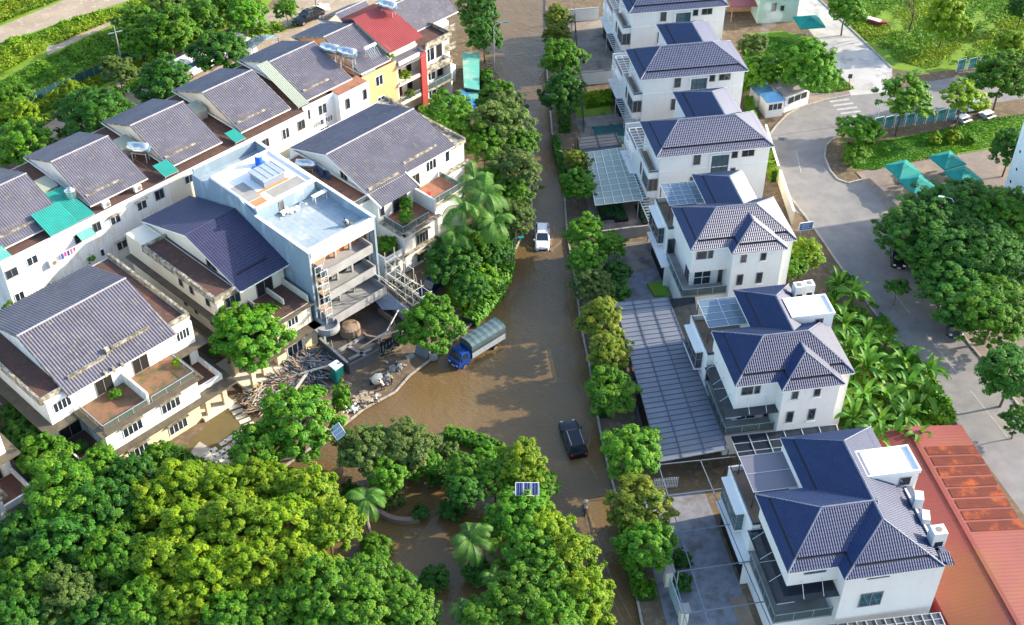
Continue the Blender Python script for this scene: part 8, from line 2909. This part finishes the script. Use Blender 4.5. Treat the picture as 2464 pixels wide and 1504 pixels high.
for i, (lb, x, y) in enumerate(BL):
    z = 2.2
    p = at(x, y, z)
    s = random.uniform(2.5, 3.3)
    t = thing('banana_plant', 'banana plant ' + lb, 'banana plant', (p.x, p.y, 0.2), random.uniform(0, 6.28), 'banana plants of the roadside grove')
    plant_obj('leaves', BAN[i % 3], t, (0, 0, 0), (s, s, s))
    plant_obj('stem', BST, t, (0, 0, 0), (s, s, s))
for x, y, r, k, lb in ((2090, 925, 34, 'lime', 'yellow-green bush in the banana grove'), (2040, 960, 30, 'lime', 'yellow-green bush at the white wall in the banana grove'), (2150, 1000, 30, 'mid', 'green undergrowth bush in the lower banana grove'), (2060, 760, 30, 'mid', 'undergrowth bush in the upper banana grove'), (2120, 860, 30, 'mid', 'undergrowth bush in the middle banana grove'), (2090, 1000, 30, 'dark', 'dark undergrowth bush below the lime bushes')):
    bush(x, y, r, k, lb, base=0.2)


# --- grass and weeds: masses nobody could count
def weeds(label, outline, z, n, leaf, kind, hmax=1.2, patch=0.5, name='weeds', seed=3):
    rng = np.random.default_rng(seed)
    P = np.array(outline, dtype=float)
    lo, hi = P.min(0), P.max(0)
    pts = []
    while len(pts) < n:
        q = rng.uniform(lo, hi, (n * 2, 2))
        ins = np.zeros(len(q), bool)
        j = len(P) - 1
        for i in range(len(P)):
            c = ((P[i, 1] > q[:, 1]) != (P[j, 1] > q[:, 1])) & (q[:, 0] < (P[j, 0] - P[i, 0]) * (q[:, 1] - P[i, 1]) / (P[j, 1] - P[i, 1] + 1e-12) + P[i, 0])
            ins ^= c
            j = i
        f = np.sin(q[:, 0] * .031 + 1.3 * np.sin(q[:, 1] * .043 + seed)) * np.sin(q[:, 1] * .037 + seed) + .55 * np.sin(q[:, 0] * .11 + seed) * np.sin(q[:, 1] * .13)
        keep = ins & (f + rng.normal(0, .25, len(q)) > -patch)
        for (x, y), ff in zip(q[keep], f[keep]):
            pts.append((x, y, ff))
            if len(pts) >= n:
                break
    cs, tt = [], []
    for x, y, ff in pts:
        p = at(x, y, z)
        h = hmax * max(.12, .5 + .5 * ff) * rng.uniform(.15, 1)
        cs.append((p.x, p.y, z + h))
        tt.append((np.clip(.35 + .4 * ff + rng.normal(0, .25), 0, 1), np.clip(.15 + .35 * math.sin(x * .02 + y * .05) + rng.normal(0, .2), 0, 1), 0))
    nr = rng.normal(size=(n, 3)) * .55 + np.array([0, 0, 1.0])
    nr /= np.linalg.norm(nr, axis=1, keepdims=True)
    vs, fs = leaf_quads(np.array(cs), nr, leaf, 2.2, rng=rng)
    o = bpy.data.objects.new(name, mesh_np(name, vs, fs, np.array(tt), 'lf_' + kind))
    C.objects.link(o)
    return stuff(o, label, 'weeds' if name == 'weeds' else 'grass')


weeds('lush green and yellow weeds covering the field left of the lane', [(-60, 330), (-60, 232), (0, 202), (115, 140), (250, 78), (350, 40), (500, -15), (640, 10), (560, 60), (440, 110), (330, 165), (200, 225), (100, 275), (30, 330)], 0.14, 40000, 0.28, 'meadow', 0.8, 0.9)
weeds('green scrub between the gravel track and the dirt path', [(-60, 140), (0, 112), (170, 52), (290, 15), (420, -40), (520, -40), (360, 15), (240, 62), (110, 118), (0, 180), (-60, 205)], 0.14, 20000, 0.28, 'meadow', 0.9, 0.85, seed=4)
weeds('weeds in the top left corner beyond the gravel track', [(-60, 60), (-60, 20), (20, 8), (70, -30), (200, -40), (150, -3), (80, 24), (0, 56)], 0.14, 8000, 0.28, 'meadow', 0.8, 0.9, seed=5)
weeds('tall meadow grass right of the pale road', [(2085, 100), (1995, 0), (1960, -40), (2560, -40), (2560, 150), (2330, 150), (2230, 165), (2170, 150)], 0.2, 30000, 0.20, 'meadow', 0.22, 0.6, 'meadow_grass', 6)
weeds('grass of the lawn strip above the plaza', [(2052, 405), (2085, 345), (2180, 330), (2380, 285), (2520, 268), (2520, 330), (2240, 380), (2100, 410)], 0.2, 14000, 0.15, 'bright', 0.12, 1.5, 'lawn_grass', 7)
weeds('rough grass round the tree behind the guard booths', [(1790, 130), (1830, 90), (1900, 90), (1960, 130), (2005, 170), (2055, 215), (1990, 225), (1900, 220), (1830, 230), (1790, 210)], 0.2, 9000, 0.2, 'bright', 0.35, 0.8, 'rough_grass', 8)
weeds('weeds along the roadside edge of the banana grove', [(1990, 640), (2040, 660), (2160, 800), (2260, 930), (2300, 1010), (2240, 1070), (2050, 1060), (2000, 1000), (2040, 900), (2000, 760)], 0.2, 9000, 0.34, 'mid', 0.7, 0.2, 'undergrowth', 9)
weeds('sparse weeds on the dirt lane verge', [(-20, 340), (120, 290), (250, 240), (400, 190), (600, 110), (720, 60), (760, 20), (700, 20), (560, 85), (380, 160), (200, 235), (0, 310)], 0.14, 2600, 0.4, 'lime', 0.5, 0.0, 'undergrowth', 10)
weeds('yellow-green grass in the villa garden patch', [(1405, 232), (1478, 215), (1482, 250), (1412, 262)], 0.2, 2500, 0.3, 'lime', 0.5, 0.6, 'rough_grass', 11)
weeds('ground plants under the bank trees left of the street', [(1110, 560), (1240, 560), (1235, 640), (1180, 740), (1130, 775), (1080, 720), (1060, 640)], 0.14, 9000, 0.32, 'mid', 0.9, 0.5, 'undergrowth', 12)
weeds('undergrowth beneath the lower left park trees', [(-40, 1090), (60, 1000), (200, 1110), (430, 1080), (600, 1160), (700, 1150), (620, 1330), (420, 1380), (-40, 1560)], 0.14, 16000, 0.40, 'dark', 1.3, 0.8, 'undergrowth', 13)
weeds('green lane-side plants beneath the street row trees', [(1330, 60), (1362, 60), (1372, 320), (1345, 320)], 0.2, 2500, 0.3, 'mid', 0.6, 0.6, 'undergrowth', 14)

# ------------------------------------------------------------------ wakes in the flood water
M['foam'] = mat('churned_water', (0.21, 0.145, 0.08), (0.155, 0.105, 0.05), 0.25, 1.6, detail=8, lo=0.4, hi=0.6, bump=0.03, bscale=5)


def wake(label, lines, w_, h, n=40):
    """low ridges of churned water along the given lines"""
    m = MB()
    rr = random.Random(len(lines))
    for pts in lines:
        P = [at(x, y, 0) for x, y in pts]
        k = 18
        row = []
        for i in range(k + 1):
            f = i / k * (len(P) - 1)
            j = min(int(f), len(P) - 2)
            p = P[j].lerp(P[j + 1], f - j)
            d = (P[j + 1] - P[j]).normalized()
            s = Vector((-d.y, d.x, 0))
            ww = w_ * (1 - .75 * i / k) * rr.uniform(.6, 1.3)
            hh = h * (1 - .8 * i / k) * rr.uniform(.6, 1.2)
            row.append((p - s * ww + Vector((0, 0, .004)), p - s * ww * .3 + Vector((0, 0, hh)), p + s * ww * .3 + Vector((0, 0, hh)), p + s * ww + Vector((0, 0, .004))))
        b = len(m.v)
        for q in row:
            m.v += [tuple(v) for v in q]
        for i in range(k):
            for c in range(3):
                m.f.append((b + i * 4 + c, b + i * 4 + c + 1, b + i * 4 + 5 + c, b + i * 4 + 4 + c))
    o = m.build('wake', 'foam', None, smooth=True)
    return stuff(o, label, 'wake')


wake('bow wave and trailing wake of the white SUV', [[(1290, 604), (1306, 609), (1322, 603)], [(1322, 604), (1345, 585), (1372, 545)], [(1290, 604), (1272, 596), (1258, 585)], [(1320, 592), (1332, 560), (1330, 520)], [(1288, 590), (1284, 560), (1290, 530)]], 0.32, 0.10)
wake('wake ripples behind the black SUV', [[(1392, 1096), (1412, 1080), (1420, 1050)], [(1388, 1098), (1372, 1092), (1360, 1070)], [(1398, 1100), (1420, 1120), (1436, 1150)]], 0.22, 0.06)
wake('twin trail left by the motorbike in the flooded street', [[(1408, 1240), (1420, 1290), (1448, 1380), (1500, 1500)], [(1412, 1238), (1436, 1290), (1470, 1390), (1520, 1490)]], 0.22, 0.05)

# ------------------------------------------------------------------ thin smoke from a garden fire
m = bpy.data.materials.new('thin_smoke')
m.use_nodes = True
n_ = m.node_tree
n_.nodes.remove(n_.nodes['Principled BSDF'])
pv = N(n_, 'ShaderNodeVolumePrincipled')
pv.inputs['Color'].default_value = (0.9, 0.92, 0.95, 1)
pv.inputs['Density'].default_value = 0.13
n_.links.new(pv.outputs[0], n_.nodes['Material Output'].inputs['Volume'])
M['smoke'] = m
p_ = at(1838, 85, 0.3)
s_ = MB()
for q_ in ((0, 0, .8, .9, .8), (.5, .3, 2.0, 1.2, .9), (1.3, .2, 3.4, 1.5, 1.0), (.4, .9, 4.4, 1.1, .8)):
    s_.blob(q_[:3], (q_[3], q_[3], q_[4]), 10, .15)
stuff(s_.build('smoke', 'smoke', None, smooth=True, loc=(p_.x, p_.y, 0.25)), 'thin white smoke rising from a garden fire before the green house', 'smoke')
